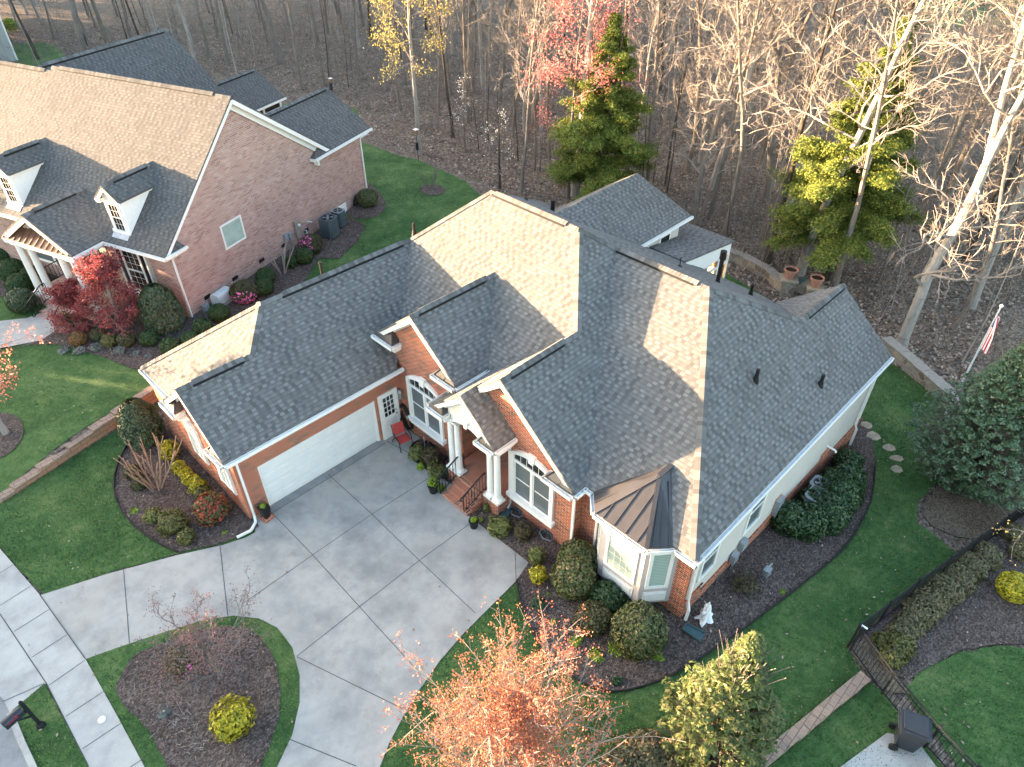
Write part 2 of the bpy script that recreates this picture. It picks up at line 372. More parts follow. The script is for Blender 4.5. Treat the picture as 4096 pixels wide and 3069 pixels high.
M['cap_block'] = blockwall('cap_block', (0.36, 0.255, 0.195), (0.29, 0.21, 0.165))
# ---- plants
def leaf(name, cols, rough=0.5, spec=0.35, trans=0.25):
    cols = [tuple(min(.9, x * 1.5) for x in c) for c in cols]
    k = NT(name, rough, spec); sp = k.n("SeparateXYZ"); k.t.links.new(k.uv(), sp.inputs[0])
    c = k.ramp(sp.outputs[0], [(i / (len(cols) - 1) if len(cols) > 1 else 0, c) for i, c in enumerate(cols)])
    k.col(c)
    if trans > 0:
        t = k.n("BsdfTranslucent"); k.t.links.new(c, t.inputs[0]); mx = k.n("MixShader"); mx.inputs[0].default_value = trans
        out = [n for n in k.t.nodes if n.type == 'OUTPUT_MATERIAL'][0]
        k.t.links.new(k.b.outputs[0], mx.inputs[1]); k.t.links.new(t.outputs[0], mx.inputs[2]); k.t.links.new(mx.outputs[0], out.inputs[0])
    return k.m
L = {}
L['box'] = leaf('boxwood_leaf', [(0.016, 0.034, 0.012), (0.030, 0.060, 0.018), (0.050, 0.085, 0.026)])
L['holly'] = leaf('holly_leaf', [(0.018, 0.030, 0.013), (0.035, 0.055, 0.022), (0.075, 0.095, 0.045)], 0.3, 0.5)
L['camellia'] = leaf('camellia_leaf', [(0.026, 0.040, 0.014), (0.050, 0.072, 0.024), (0.095, 0.115, 0.04), (0.15, 0.10, 0.055)], 0.38, 0.4)
L['olive'] = leaf('olive_leaf', [(0.045, 0.05, 0.015), (0.085, 0.085, 0.025), (0.13, 0.12, 0.04)])
L['azalea'] = leaf('azalea_leaf', [(0.03, 0.032, 0.014), (0.055, 0.055, 0.022), (0.085, 0.075, 0.035)])
L['yellow'] = leaf('golden_leaf', [(0.12, 0.12, 0.012), (0.28, 0.25, 0.018), (0.42, 0.34, 0.03)])
L['lime'] = leaf('lime_leaf', [(0.09, 0.14, 0.014), (0.15, 0.22, 0.02), (0.22, 0.28, 0.03)])
L['spiky'] = leaf('juniper_leaf', [(0.07, 0.085, 0.025), (0.12, 0.13, 0.04), (0.18, 0.18, 0.06)])
L['silver'] = leaf('silver_leaf', [(0.07, 0.08, 0.07), (0.12, 0.13, 0.115), (0.17, 0.18, 0.16)])
L['brownbush'] = leaf('brown_green_leaf', [(0.04, 0.03, 0.016), (0.06, 0.048, 0.024), (0.09, 0.075, 0.03)])
L['photinia'] = leaf('photinia_leaf', [(0.03, 0.05, 0.018), (0.05, 0.07, 0.025), (0.20, 0.05, 0.03), (0.32, 0.06, 0.04)])
L['orangebush'] = leaf('orange_green_leaf', [(0.05, 0.06, 0.02), (0.13, 0.08, 0.03), (0.26, 0.10, 0.04)])
L['greyhedge'] = leaf('grey_brown_hedge_leaf', [(0.06, 0.055, 0.03), (0.10, 0.09, 0.045), (0.14, 0.12, 0.06)])
L['aucuba'] = leaf('glossy_hedge_leaf', [(0.012, 0.032, 0.012), (0.024, 0.055, 0.018), (0.05, 0.085, 0.03)], 0.35, 0.5)
L['magnolia'] = leaf('magnolia_leaf', [(0.028, 0.046, 0.014), (0.050, 0.072, 0.020), (0.085, 0.10, 0.030), (0.10, 0.085, 0.038)], 0.5, 0.25, 0.2)
L['magnolia2'] = leaf('dark_magnolia_leaf', [(0.024, 0.046, 0.022), (0.044, 0.077, 0.036), (0.085, 0.125, 0.065)], 0.28, 0.5, 0.15)
L['cedar'] = leaf('cedar_leaf', [(0.038, 0.066, 0.015), (0.095, 0.122, 0.025), (0.19, 0.195, 0.034)], 0.7, 0.2)
L['maple'] = leaf('orange_maple_leaf', [(0.21, 0.068, 0.048), (0.29, 0.104, 0.062), (0.32, 0.145, 0.078)], 0.6, 0.2, 0.35)
L['jmaple'] = leaf('red_japanese_maple_leaf', [(0.13, 0.034, 0.040), (0.19, 0.048, 0.052), (0.26, 0.072, 0.066)], 0.6, 0.2, 0.3)
L['redbud'] = leaf('red_bloom', [(0.34, 0.085, 0.085), (0.44, 0.13, 0.12), (0.50, 0.20, 0.17)], 0.6, 0.2, 0.3)
L['pinkmaple'] = leaf('coral_bud', [(0.40, 0.10, 0.07), (0.50, 0.16, 0.11), (0.55, 0.24, 0.15)], 0.6, 0.2, 0.3)
L['plum'] = leaf('plum_bud', [(0.11, 0.06, 0.06), (0.17, 0.09, 0.09), (0.22, 0.12, 0.11)], 0.7, 0.2, 0.2)
L['gum'] = leaf('yellow_catkin', [(0.16, 0.14, 0.04), (0.27, 0.23, 0.07), (0.36, 0.30, 0.10)], 0.7, 0.2, 0.35)
L['dogwood'] = leaf('white_bract', [(0.55, 0.55, 0.48), (0.7, 0.7, 0.64)], 0.7, 0.2, 0.3)
L['pine'] = leaf('shade_screen_leaf', [(0.025, 0.04, 0.014), (0.05, 0.066, 0.02), (0.08, 0.09, 0.03)], 0.7, 0.2)
L['bud'] = leaf('yellow_bud', [(0.38, 0.28, 0.08), (0.5, 0.36, 0.12)], 0.7, 0.2)
L['pink'] = leaf('pink_flower', [(0.55, 0.10, 0.30), (0.65, 0.18, 0.40)], 0.6, 0.2, 0.2)
def bark(name, a, b, c):
    k = NT(name, 0.95, 0.1); p = k.obj(); n = k.noise(k.scalevec(p, (1, 1, 0.12)), 14, 5, 0.7); m = k.noise(p, 0.8, 3)
    k.col(k.ramp(k.math('ADD', k.math('MULTIPLY', n, 0.6), k.math('MULTIPLY', m, 0.4)), [(0.3, a), (0.5, b), (0.72, c)])); k.bump(n, 1.0, 0.04); return k.m
M['barkgrey'] = bark('grey_bark', (0.10, 0.082, 0.070), (0.19, 0.162, 0.140), (0.30, 0.265, 0.235))
M['barkpale'] = bark('pale_bark', (0.19, 0.165, 0.147), (0.31, 0.28, 0.252), (0.43, 0.40, 0.365))
M['barkdark'] = bark('dark_bark', (0.035, 0.027, 0.022), (0.07, 0.056, 0.046), (0.12, 0.10, 0.085))
M['barktan'] = bark('tan_bark', (0.20, 0.125, 0.085), (0.31, 0.21, 0.15), (0.42, 0.30, 0.22))
M['twig'] = flat('grey_twig', (0.165, 0.145, 0.13), 0.95, 0.1, var=0.3, scale=1.5)
M['twigpale'] = flat('pale_twig', (0.27, 0.232, 0.205), 0.95, 0.1, var=0.3, scale=1.5)
M['straw'] = flat('dry_stem', (0.21, 0.18, 0.155), 0.95, 0.1, var=0.35, scale=3)

# ================================================================ ground
def grid_lines(segs):
    o = []
    for a, b, st in segs:
        n = max(1, int(round((b - a) / st))); o += [a + (b - a) * i / n for i in range(n)]
    return o + [segs[-1][1]]
def terrain():
    xs = grid_lines([(-140, -16, 6), (-16, 24, 0.5), (24, 60, 3), (60, 260, 10)])
    ys = grid_lines([(-120, -24, 6), (-24, 5.5, 0.75), (5.5, 11, 0.15), (11, 34, 1), (34, 260, 8)])
    V = [(x, y, hz(x, y)) for y in ys for x in xs]; nx = len(xs)
    F = [(j * nx + i, j * nx + i + 1, (j + 1) * nx + i + 1, (j + 1) * nx + i) for j in range(len(ys) - 1) for i in range(nx - 1)]
    me = bpy.data.meshes.new("ground"); me.from_pydata(V, [], F); me.update()
    o = link_mesh("ground", me, M['litter']); tag(o, kind='structure')
terrain()
def area(p): return sum(p[i][0] * p[(i + 1) % len(p)][1] - p[(i + 1) % len(p)][0] * p[i][1] for i in range(len(p))) / 2
def inside(p, x, y):
    c = False; n = len(p)
    for i in range(n):
        x1, y1 = p[i]; x2, y2 = p[(i + 1) % n]
        if (y1 > y) != (y2 > y) and x < (x2 - x1) * (y - y1) / (y2 - y1) + x1: c = not c
    return c
def chaikin(p, k=2):
    for _ in range(k):
        q = []
        for i in range(len(p)):
            a = p[i]; b = p[(i + 1) % len(p)]
            q.append((a[0] * .75 + b[0] * .25, a[1] * .75 + b[1] * .25)); q.append((a[0] * .25 + b[0] * .75, a[1] * .25 + b[1] * .75))
        p = q
    return p
def D(*pts): return [G(a, b)[:2] for a, b in pts]
SHEETS = []
def drape(name, poly, mat, off, step=0.6, kind='structure', parent=None, fuzz=0.0, seed=0):
    p = [tuple(q) for q in poly]; SHEETS.append((name, p, off))
    if area(p) < 0: p.reverse()
    rng = random.Random(seed); q = []
    for i in range(len(p)):
        a = p[i]; b = p[(i + 1) % len(p)]; L = math.hypot(b[0] - a[0], b[1] - a[1]); n = max(1, int(L / (step if fuzz == 0 else min(step, 0.25))))
        for k in range(n):
            t = k / n; x = a[0] + (b[0] - a[0]) * t; y = a[1] + (b[1] - a[1]) * t
            if fuzz: x += rng.uniform(-fuzz, fuzz); y += rng.uniform(-fuzz, fuzz)
            q.append((x, y))
    p = q
    x0 = min(a[0] for a in p); x1 = max(a[0] for a in p); y0 = min(a[1] for a in p); y1 = max(a[1] for a in p)
    pts = list(p); x = x0 + step * 0.5
    while x < x1:
        y = y0 + step * 0.5
        while y < y1:
            if inside(p, x, y): pts.append((x, y))
            y += step
        x += step
    r = delaunay_2d_cdt([Vector(a) for a in pts], [], [list(range(len(p)))], 1, 1e-4)
    V = [(v.x, v.y, hz(v.x, v.y) + off) for v in r[0]]
    me = bpy.data.meshes.new(name); me.from_pydata(V, [], [list(f) for f in r[2]]); me.update()
    o = link_mesh(name, me, mat, parent)
    return tag(o, kind=kind) if parent is None else o
# ---- lawns
drape("front_lawn", D((0, 1184), (0, 1092), (60, 1052), (170, 982), (280, 912), (345, 868), (330, 920), (520, 1120), (560, 1160), (500, 1172), (385, 1199), (232, 1240), (93, 1286)), M['lawn'], .03, fuzz=.04)
_up = [(-14, 7.0)] + [(x, 7.35 + 0.246 * (x + 8.9) + 0.28) for x in (-9.4, -8, -6, -4, -2.4)] + [(1, 8.9), (5, 8.6), (12, 7.5), (20, 6.0)] + D((1035, 420), (1005, 392), (950, 367), (900, 345), (868, 340), (830, 325), (782, 308)) + [(16, 22), (6, 22), (-6, 30), (-24, 40), (-30, 20)]
drape("upper_lawn", _up, M['lawn'], .03, step=0.9, fuzz=.05)
drape("side_lawn", D((1890, 772), (1925, 785), (1985, 830), (2040, 872), (2070, 930), (2060, 1010), (1985, 1080), (1978, 1130), (2010, 1150), (2050, 1185), (2080, 1205), (2000, 1258), (1900, 1330), (1830, 1398), (1868, 1470), (1760, 1550), (1630, 1657), (1560, 1730), (1200, 1730), (830, 1690), (822, 1657), (840, 1610), (870, 1552), (908, 1490), (950, 1430), (1000, 1372), (1060, 1312), (1112, 1262)) + [(3.2, -9.0), (4.6, -12.6), (17, -12.6), (18.5, -9)], M['lawn'], .03, fuzz=.04)
drape("back_lawn", [(17.0, -12.5), (22.4, -12.3), (24.8, -6.5), (25.2, -2.0), (23.5, 0.0), (16, 0), (16, -12)], M['lawn'], .034)
drape("corner_lawn", D((1880, 1478), (1910, 1500), (1980, 1590), (2060, 1690), (1900, 1740), (1600, 1700), (1720, 1605)), M['lawn'], .03, fuzz=.04)
drape("neighbour_lawn", D((1985, 1450), (2060, 1415), (2150, 1398), (2260, 1405), (2300, 1560), (2260, 1800), (2090, 1690), (2000, 1560), (1950, 1495)), M['lawn'], .03, fuzz=.05)
drape("kerb_strip_lawn", D((24, 1541), (98, 1480), (102, 1484), (193, 1657), (215, 1700), (95, 1700), (73, 1657), (50, 1607)), M['lawn'], .05, fuzz=.02)
drape("far_lawn", D((1890, -12), (2260, -25), (2270, 60), (2200, 75), (2120, 58), (2020, 62), (1930, 42)), M['lawn'], .12, step=5)
drape("far_lawn", D((30, 97), (95, 93), (133, 108), (150, 142), (60, 160), (36, 150)), M['lawn'], .05, step=1.5)
drape("far_lawn", D((590, 230), (640, 222), (700, 235), (770, 236), (775, 250), (700, 280), (600, 280)), M['lawn'], .05, step=1)
# ---- planting beds
def bed(poly, edge=True, seed=0, name="mulch_bed", sm=1):
    p = chaikin(poly, sm) if sm else poly
    o = drape(name, p, M['mulch'], .065, step=0.5, fuzz=.02, seed=seed)
    return o
def edging(pts, label):
    m = MB()
    for a, b in zip(pts[:-1], pts[1:]): m.beam((*a, hz(*a) + .07), (*b, hz(*b) + .07), .035, .12)
    o = m.build("bed_edging", M['edging']); tag(o, label, "bed edging", "black edging round the planting beds")
_b1 = D((292, 935), (258, 1000), (248, 1062), (268, 1112), (318, 1160), (386, 1196), (470, 1178), (535, 1157), (560, 1140))
bed(_b1 + [(-2.9, -0.05), (-2.9, 6.3), (-2.4, 6.6)], sm=0)
edging(D((292, 935), (270, 975), (258, 1000), (249, 1030), (248, 1062), (255, 1090), (268, 1112), (290, 1138), (318, 1160), (350, 1180), (386, 1196)), "black edging between front lawn and mulch bed beside the garage gable")
bed(D((885, 975), (893, 962), (905, 955)) + [(3.97, -1.4), (3.97, -3.7), (3.35, -4.0), (2.62, -4.0)] + D((985, 1043), (945, 1020), (908, 1000), (890, 990)), sm=0)
edging(D((905, 955), (893, 962), (886, 972), (886, 985), (895, 998), (915, 1012), (945, 1030), (982, 1050)), "black edging round small porch bed with the security sign")
_b3 = D((1004, 1110), (1142, 1217), (1117, 1256), (1122, 1300), (1140, 1345), (1165, 1395), (1205, 1440), (1262, 1480), (1320, 1497), (1390, 1485), (1450, 1462), (1520, 1420), (1600, 1365), (1700, 1290), (1790, 1218), (1850, 1150), (1880, 1085), (1890, 1000), (1880, 930), (1862, 905))
bed(_b3 + [(16.9, -13.0), (4.4, -13.0), (4.4, -9.0), (3.9, -8.9), (3.9, -6.1), (3.0, -6.0), (2.62, -5.3)], sm=0)
edging(D((1117, 1256), (1119, 1280), (1124, 1305), (1140, 1345), (1152, 1372), (1165, 1395), (1184, 1420), (1205, 1440), (1232, 1462), (1262, 1480), (1290, 1491), (1320, 1497), (1355, 1494), (1390, 1485), (1420, 1475), (1450, 1462), (1520, 1420), (1600, 1365), (1700, 1290), (1790, 1218), (1825, 1185), (1850, 1150), (1868, 1115), (1880, 1085), (1887, 1045), (1890, 1000)), "long black edging round the mulch bed at bay window and side wall")
bed(D((20, 762), (60, 748), (110, 746), (150, 752), (190, 764), (215, 770), (245, 782), (290, 800), (330, 800), (420, 740), (560, 690), (650, 622), (690, 560), (735, 560), (775, 520), (790, 490), (760, 470), (700, 490), (600, 560), (520, 610), (440, 680), (400, 640), (330, 600), (180, 560), (0, 520), (-30, 560), (-30, 640), (60, 650), (120, 665), (135, 700), (60, 745)), sm=0)
bed(D((775, 385), (800, 398), (830, 428), (836, 452), (815, 470), (785, 475), (750, 470), (740, 440), (762, 400)), sm=1)
bed(D((905, 408), (918, 401), (938, 400), (958, 404), (964, 412), (958, 420), (938, 425), (915, 422)), sm=2)
bed(D((-20, 896), (10, 893), (40, 902), (53, 925), (50, 950), (30, 975), (5, 992), (-20, 1000)), sm=1)
drape("bare_soil", chaikin(D((1985, 1100), (2060, 1010), (2120, 960), (2240, 960), (2290, 1030), (2200, 1115), (2110, 1172), (2050, 1158), (2005, 1135)), 1), M['dirt'], .06, fuzz=.10)
bed(D((1838, 1395), (1950, 1300), (2240, 1095), (2290, 1100), (2300, 1400), (2180, 1392), (2080, 1405), (2010, 1440), (1960, 1470), (1905, 1450)), sm=0)
drape("bare_soil", D((1830, 1398), (1875, 1380), (1965, 1500), (1915, 1500), (1875, 1465)), M['dirt'], .075, fuzz=.03)
# ---- pavement, street and driveway
def strip(a, b, w, off, mat, name, parent):
    d = Vector((b[0] - a[0], b[1] - a[1])); n = Vector((-d.y, d.x)).normalized() * w / 2
    m = MB(); k = max(1, int(d.length / 0.6))
    for i in range(k):
        p = Vector(a) + d * i / k; q = Vector(a) + d * (i + 1) / k
        m.face([(*(p - n), hz(*p) + off), (*(q - n), hz(*q) + off), (*(q + n), hz(*q) + off), (*(p + n), hz(*p) + off)])
    return m.build(name, mat, parent)
walk = drape("sidewalk", D((-60, 1112), (0, 1186), (88, 1288), (186, 1426), (250, 1540), (313, 1657), (345, 1715), (222, 1712), (193, 1657), (103, 1480), (0, 1326), (-70, 1215)), M['walk'], .06)
for a, b in (((-5, 1244), (30, 1223)), ((0, 1312), (69, 1268)), ((32, 1367), (108, 1319)), ((70, 1423), (146, 1374)), ((106, 1484), (185, 1429)), ((144, 1550), (226, 1496)), ((180, 1620), (264, 1564)), ((222, 1700), (313, 1640)), ((-40, 1250), (-60, 1240))):
    strip(*D(a, b), .02, .066, M['joint'], "joint", walk)
for q in (((0, 1326), (103, 1480)), ((103, 1480), (193, 1657)), ((88, 1288), (186, 1426))):
    strip(*D(*q), .025, .066, M['joint'], "joint", walk)
drive = drape("driveway", D((88, 1288), (232, 1242), (385, 1201), (480, 1180), (530, 1164), (552, 1152)) + [(-2.95, -0.25), (-2.9, 0.05), (3.92, 0.05), (3.92, -1.0)] + D((905, 955), (893, 962), (886, 972), (886, 985), (895, 998), (915, 1012), (945, 1030), (985, 1052), (960, 1070), (1004, 1110), (1142, 1217), (1113, 1259), (1060, 1312), (1000, 1372), (950, 1430), (908, 1490), (870, 1552), (840, 1610), (822, 1657), (800, 1720), (575, 1720), (600, 1657), (632, 1590), (648, 1520), (648, 1460), (632, 1400), (600, 1358), (560, 1338), (505, 1332), (440, 1341), (330, 1376), (255, 1401), (186, 1426)), M['drive'], .05)
def J(a, b): strip(*D(a, b), .021, .056, M['joint'], "joint", drive)
for a, b in (((268, 1230), (281, 1392)), ((476, 1181), (493, 1332)), ((584, 1106), (676, 1201)), ((676, 1201), (777, 1313)), ((777, 1313), (912, 1462)), ((710, 1027), (804, 1113)), ((804, 1113), (906, 1213)), ((906, 1213), (1027, 1327)), ((523, 1308), (676, 1201)), ((676, 1201), (804, 1113)), ((804, 1113), (925, 1036)), ((642, 1420), (777, 1313)), ((777, 1313), (906, 1213)), ((906, 1213), (1016, 1133)), ((642, 1421), (870, 1533)), ((621, 1597), (770, 1657)), ((1113, 1197), (1115, 1256)), ((835, 955), (886, 982))): J(a, b)
apron = drape("garage_apron", [(-2.28, 0.02), (2.75, 0.02), (2.75, -.28), (-2.28, -.28)], M['street'], .054, step=.4)
strip((-2.28, -.29), (2.75, -.29), .02, .06, M['joint'], "joint", apron)
apr = drape("driveway_apron", D((-90, 1230), (0, 1326), (101, 1479), (96, 1480), (23, 1541), (10, 1516), (-70, 1420)), M['walk'], .055)
strip(*D((8, 1518), (98, 1478)), .02, .062, M['joint'], "joint", apr)
drape("street", D((-90, 1395), (-30, 1470), (10, 1517), (24, 1543), (50, 1607), (73, 1657), (95, 1705), (-120, 1720)) + [(-16, -14), (-30, -8), (-24, 8)], M['street'], .03)
m = MB(); pts = D((24, 1543), (50, 1607), (73, 1657), (90, 1695))
for a, b in zip(pts[:-1], pts[1:]): m.beam((*a, hz(*a) + .045), (*b, hz(*b) + .045), .16, .11)
tag(m.build("kerb", M['walk']), kind='structure')
drape("front_path", D((-30, 700), (60, 690), (118, 668), (140, 705), (90, 738), (20, 752), (-40, 762)), M['walk'], .075)
drape("bin_pad", D((1806, 1665), (1915, 1585), (1978, 1600), (2045, 1690), (2000, 1760), (1800, 1740)), M['walk'], .055)
_isl = D((186, 1426), (255, 1401), (330, 1376), (440, 1341), (505, 1332), (560, 1338), (600, 1358), (632, 1400), (648, 1460), (648, 1520), (632, 1590), (600, 1657), (575, 1720), (370, 1720), (313, 1657), (250, 1540))
drape("island_lawn", _isl, M['lawn'], .045, fuzz=.015)
drape("mulch_bed", chaikin(D((258, 1470), (285, 1420), (340, 1395), (430, 1365), (500, 1352), (550, 1365), (592, 1420), (608, 1480), (606, 1540), (590, 1600), (565, 1657), (540, 1720), (400, 1720), (352, 1640), (318, 1570), (268, 1530), (250, 1490)), 1), M['mulch'], .065, step=.5, fuzz=.03)

# ================================================================ main house
house = thing("brick_house", "sprawling one storey red brick house with grey hipped shingle roof in the middle", "house", (4, -4, 0))
house.location = (0, 0, 0)
TH = (0, 0, -0.10)
def roofpart(polys, parent, mat='roof', name="roof"):
    m = MB()
    for p in polys: m.prism(p, TH)
    return m.build(name, M[mat], parent)
rngc = random.Random(5)
def ridge_cap(m, p0, p1, sa, sb, w=0.17, lift=0.025, step=0.145, vent=None):
    """overlapping cap shingles along a ridge or hip; sa, sb: unit vectors down the two planes"""
    p0 = Vector(p0); p1 = Vector(p1); L = (p1 - p0).length; d = (p1 - p0) / L; n = max(1, int(L / step)); sa = Vector(sa).normalized(); sb = Vector(sb).normalized()
    for i in range(n):
        a = p0 + d * (L * i / n); b = p0 + d * (L * (i + 1) / n + 0.03)
        t = i / n; lf = lift + (0.055 if vent and vent[0] < t < vent[1] else 0)
        z0 = Vector((0, 0, lf + 0.014)); z1 = Vector((0, 0, lf))
        m.ur = (rngc.random(), 0.5)
        for s in (sa, sb):
            q = [a + z1, b + z0, b + z0 + s * w, a + z1 + s * w]
            m.face(q); m.face([q[2], q[3], q[3] - Vector((0, 0, .03)), q[2] - Vector((0, 0, .03))])
        m.face([b + z0, b + z0 + sa * w, b + sa * w]); m.face([b + z0, b + z0 + sb * w, b + sb * w])
    m.ur = None
def perp(p0, p1, away, grad):
    """unit vector lying in a roof plane, square to edge p0-p1; grad = plane gradient (dz/dx, dz/dy), away = horizontal hint"""
    d = (Vector(p1) - Vector(p0)).normalized(); nrm = Vector((-grad[0], -grad[1], 1)).normalized(); v = nrm.cross(d)
    if v.x * away[0] + v.y * away[1] < 0: v = -v
    return v.normalized()
# ---- roof planes (eaves, ridges and hips found from the photograph)
zg, tg, th = 3.337, .791, .74
gA = (.64, 3.11, 6.073); gJ = (-.66, 1.899, 5.116); gP = (-3.326, 1.899, 5.116); gR = (7.417, 3.11, 6.073)
roofpart([[(-3.326, -.35, zg), (3.67, -.35, zg), gR, gA, gJ, gP],
          [gP, gJ, (-3.06, 4.148, zg), (-3.326, 4.148, zg)],
          [(-3.06, 6.568, zg), (-3.06, 4.148, zg), gJ, gA],
          [(-3.06, 6.568, zg), gA, gR, (3.67, 6.568, zg)]], house)
r1a = (10.022, 1.009, 7.975); r1b = (10.022, -3.57, 7.975); g3r = (7.31, -5.952, 5.994)
roofpart([[r1a, r1b, g3r, (4.05, -5.952, 3.62), (4.05, 5.85, 3.62), gR],
          [r1a, gR, (3.67, 6.13, zg), (18.2, 6.13, 3.3)],
          [r1a, (18.9, 6.3, 2.9), (18.9, -4.0, 2.9), r1b]], house)
r2a = (11.015, -4.495, 7.207); r2b = (11.015, -8.5, 7.207); rh = (14.2, -10.643, 5.426); rp = (17.63, -10.643, 5.426); ze = 3.311
roofpart([[(3.668, -5.952, 5.994), g3r, r1b, r2a, (4.19, -9.177, ze), (3.668, -9.177, ze)],
          [(3.668, -5.952, 5.994), g3r, (4.0, -2.95, 3.50), (3.668, -2.95, 3.50)]], house)
roofpart([[(4.19, -9.177, ze), r2a, r2b, (4.19, -13.19, ze)],
          [(4.19, -13.19, ze), r2b, rh, rp, (17.63, -13.19, ze)],
          [r2b, r2a, r1b, (18.9, -4.0, 2.88), (18.9, -7.0, 2.79), (17.63, -8.25, 3.50), rh],
          [rh, (17.63, -8.25, 3.52), rp]], house)
z2e, z2p, y2 = 4.468, 6.272, -1.522; g2r = (7.69, y2, z2p)
roofpart([[(3.68, y2, z2p), g2r, (5.218, -3.797, z2e), (3.68, -3.797, z2e)],
          [(3.68, y2, z2p), g2r, (5.218, .753, z2e), (3.68, .753, z2e)]], house)
pp = (3.0, -4.8, 5.06)
roofpart([[pp, (6.1, -4.8, 5.06), (6.1, -6.35, 3.70), (3.0, -6.35, 3.70)], [pp, (6.1, -4.8, 5.06), (6.1, -3.12, 3.70), (3.0, -3.12, 3.70)]], house)
# ---- ridge and hip caps
m = MB()
def cap(p0, p1, ga, aa, gb, ab, **k): ridge_cap(m, p0, p1, perp(p0, p1, aa, ga), perp(p0, p1, ab, gb), **k)
cap(gA, gR, (0, tg), (0, -1), (0, -tg), (0, 1), vent=(.12, .93)); cap(gP, gJ, (0, tg), (0, -1), (0, -tg), (0, 1), vent=(.2, .88))
cap(gJ, gA, (th, 0), (-1, 1), (0, tg), (1, -1)); cap((-3.06, 6.568, zg), gA, (th, 0), (-1, -1), (0, -.79), (1, 1))
cap(gR, r1a, (.73, 0), (-1, -1), (0, -.9), (1, 1)); cap(r1a, r1b, (.73, 0), (-1, 0), (-.57, 0), (1, 0), vent=(.04, .86))
cap(g3r, r1b, (.73, 0), (-1, 1), (0, .832), (1, -1)); cap(r2a, r1b, (0, .832), (-1, -1), (-.56, 0), (1, 1))
cap((3.668, -5.952, 5.994), g3r, (0, .832), (0, -1), (0, -.832), (0, 1), vent=(.1, .78)); cap(r2a, r2b, (.57, 0), (-1, 0), (-.56, 0), (1, 0), vent=(.04, .86))
cap((4.19, -13.19, ze), r2b, (.57, 0), (-1, 1), (0, .831), (1, -1)); cap(rh, r2b, (0, .831), (-1, -1), (-.56, 0), (1, 1))
cap(rh, rp, (0, .831), (0, -1), (0, -.8), (0, 1), vent=(.12, .95)); cap((3.68, y2, z2p), g2r, (0, .793), (0, -1), (0, -.793), (0, 1), vent=(.08, .86))
cap(pp, (3.9, -4.8, 5.06), (0, .88), (0, -1), (0, -.81), (0, 1))
m.build("ridge_cap", M['cap'], house)
def ventbar(p0, p1, t0, t1, s, off=.175, parent=None):
    m = MB(); p0 = Vector(p0); p1 = Vector(p1); s = Vector(s).normalized() * off
    m.beam(p0.lerp(p1, t0) + s + Vector((0, 0, .035)), p0.lerp(p1, t1) + s + Vector((0, 0, .035)), .035, .08); m.build("ridge_vent", M['black'], parent or house)
for a, b, t0, t1, s in ((gA, gR, .12, .93, (0, -1, -tg)), (gP, gJ, .2, .88, (0, -1, -tg)), (r1a, r1b, .04, .86, (-1, 0, -.73)), ((3.668, -5.952, 5.994), g3r, .1, .78, (0, -1, -.832)),
                        (r2a, r2b, .04, .86, (-1, 0, -.57)), (rh, rp, .12, .95, (0, -1, -.831)), ((3.68, y2, z2p), g2r, .08, .86, (0, -1, -.793))): ventbar(a, b, t0, t1, s)
# ---- brick walls
m = MB()
m.box(-3.0, 3.97, .12, 6.25, -.3, 3.33); m.box(-3.0, -2.225, 0, .12, -.3, 3.33); m.box(2.655, 3.97, 0, .12, -.3, 3.33); m.box(-2.225, 2.655, 0, .12, 2.12, 3.33)                                              # garage
m.prism([(-3.0, -.0, 3.33), (-3.0, 3.95, 3.33), (-3.0, 1.9, 4.98), (-3.0, 0.0, 3.45)], (.2, 0, 0))
m.box(3.97, 16.0, -3.6, 5.9, -1.5, 3.55)
m.prism([(3.97, .55, 3.55), (3.97, .55, 4.50), (3.97, y2, 6.12), (3.97, -3.6, 4.50), (3.97, -3.6, 3.55)], (.2, 0, 0))
m.box(3.97, 16.0, -8.95, -6.05, -1.5, 3.36)
m.prism([(3.97, -3.75, 3.36), (3.97, -3.75, 4.02), (3.97, -5.952, 5.84), (3.97, -8.95, 3.361)], (.2, 0, 0))
m.box(5.6, 16.0, -6.04, -3.61, -.5, 3.3)
m.box(4.45, 17.3, -13.05, -8.96, -1.6, 3.28)
m.prism([(17.3, -13.05, 3.2), (17.3, -8.2, 3.2), (17.3, -10.643, 5.25)], (-.2, 0, 0))
m.box(16.0, 18.0, -8.9, 5.8, -2.0, 3.25)
m.build("wall", M['brick'], house)
# ---- siding on the right side wall and rear, with brick base steps
m = MB(); YS = -13.05
m.prism([(4.66, YS, .86), (4.66, YS, 3.24), (17.3, YS, 3.24), (17.3, YS, .15), (14.5, YS, .15), (14.5, YS, .32), (6.9, YS, .32), (6.9, YS, .5), (5.4, YS, .5), (5.4, YS, .86)], (0, -.022, 0))
s = m.build("siding", M['siding'], house)
m = MB()
for x0, x1, z0, z1 in ((4.45, 5.42, -.6, .86), (5.42, 6.92, -.8, .5), (6.92, 14.52, -1.4, .32), (14.52, 17.32, -1.8, .15), (9.95, 10.35, .32, 1.15), (13.6, 14.3, .32, .75)): m.box(x0, x1, YS - .05, YS, z0, z1)
for x0, x1, z in ((4.45, 5.44, .86), (5.44, 6.94, .5), (6.94, 14.54, .32), (14.54, 17.34, .15)): m.box(x0, x1, YS - .075, YS - .03, z, z + .07)
m.build("brick_base", M['brick'], house)
m = MB(); m.box(4.56, 4.70, YS - .035, YS - .004, .9, 3.24); m.build("corner_board", M['white'], house); m = MB(); m.box(17.22, 17.33, YS - .035, YS - .004, .2, 3.24)
m.build("corner_board", M['white'], house)
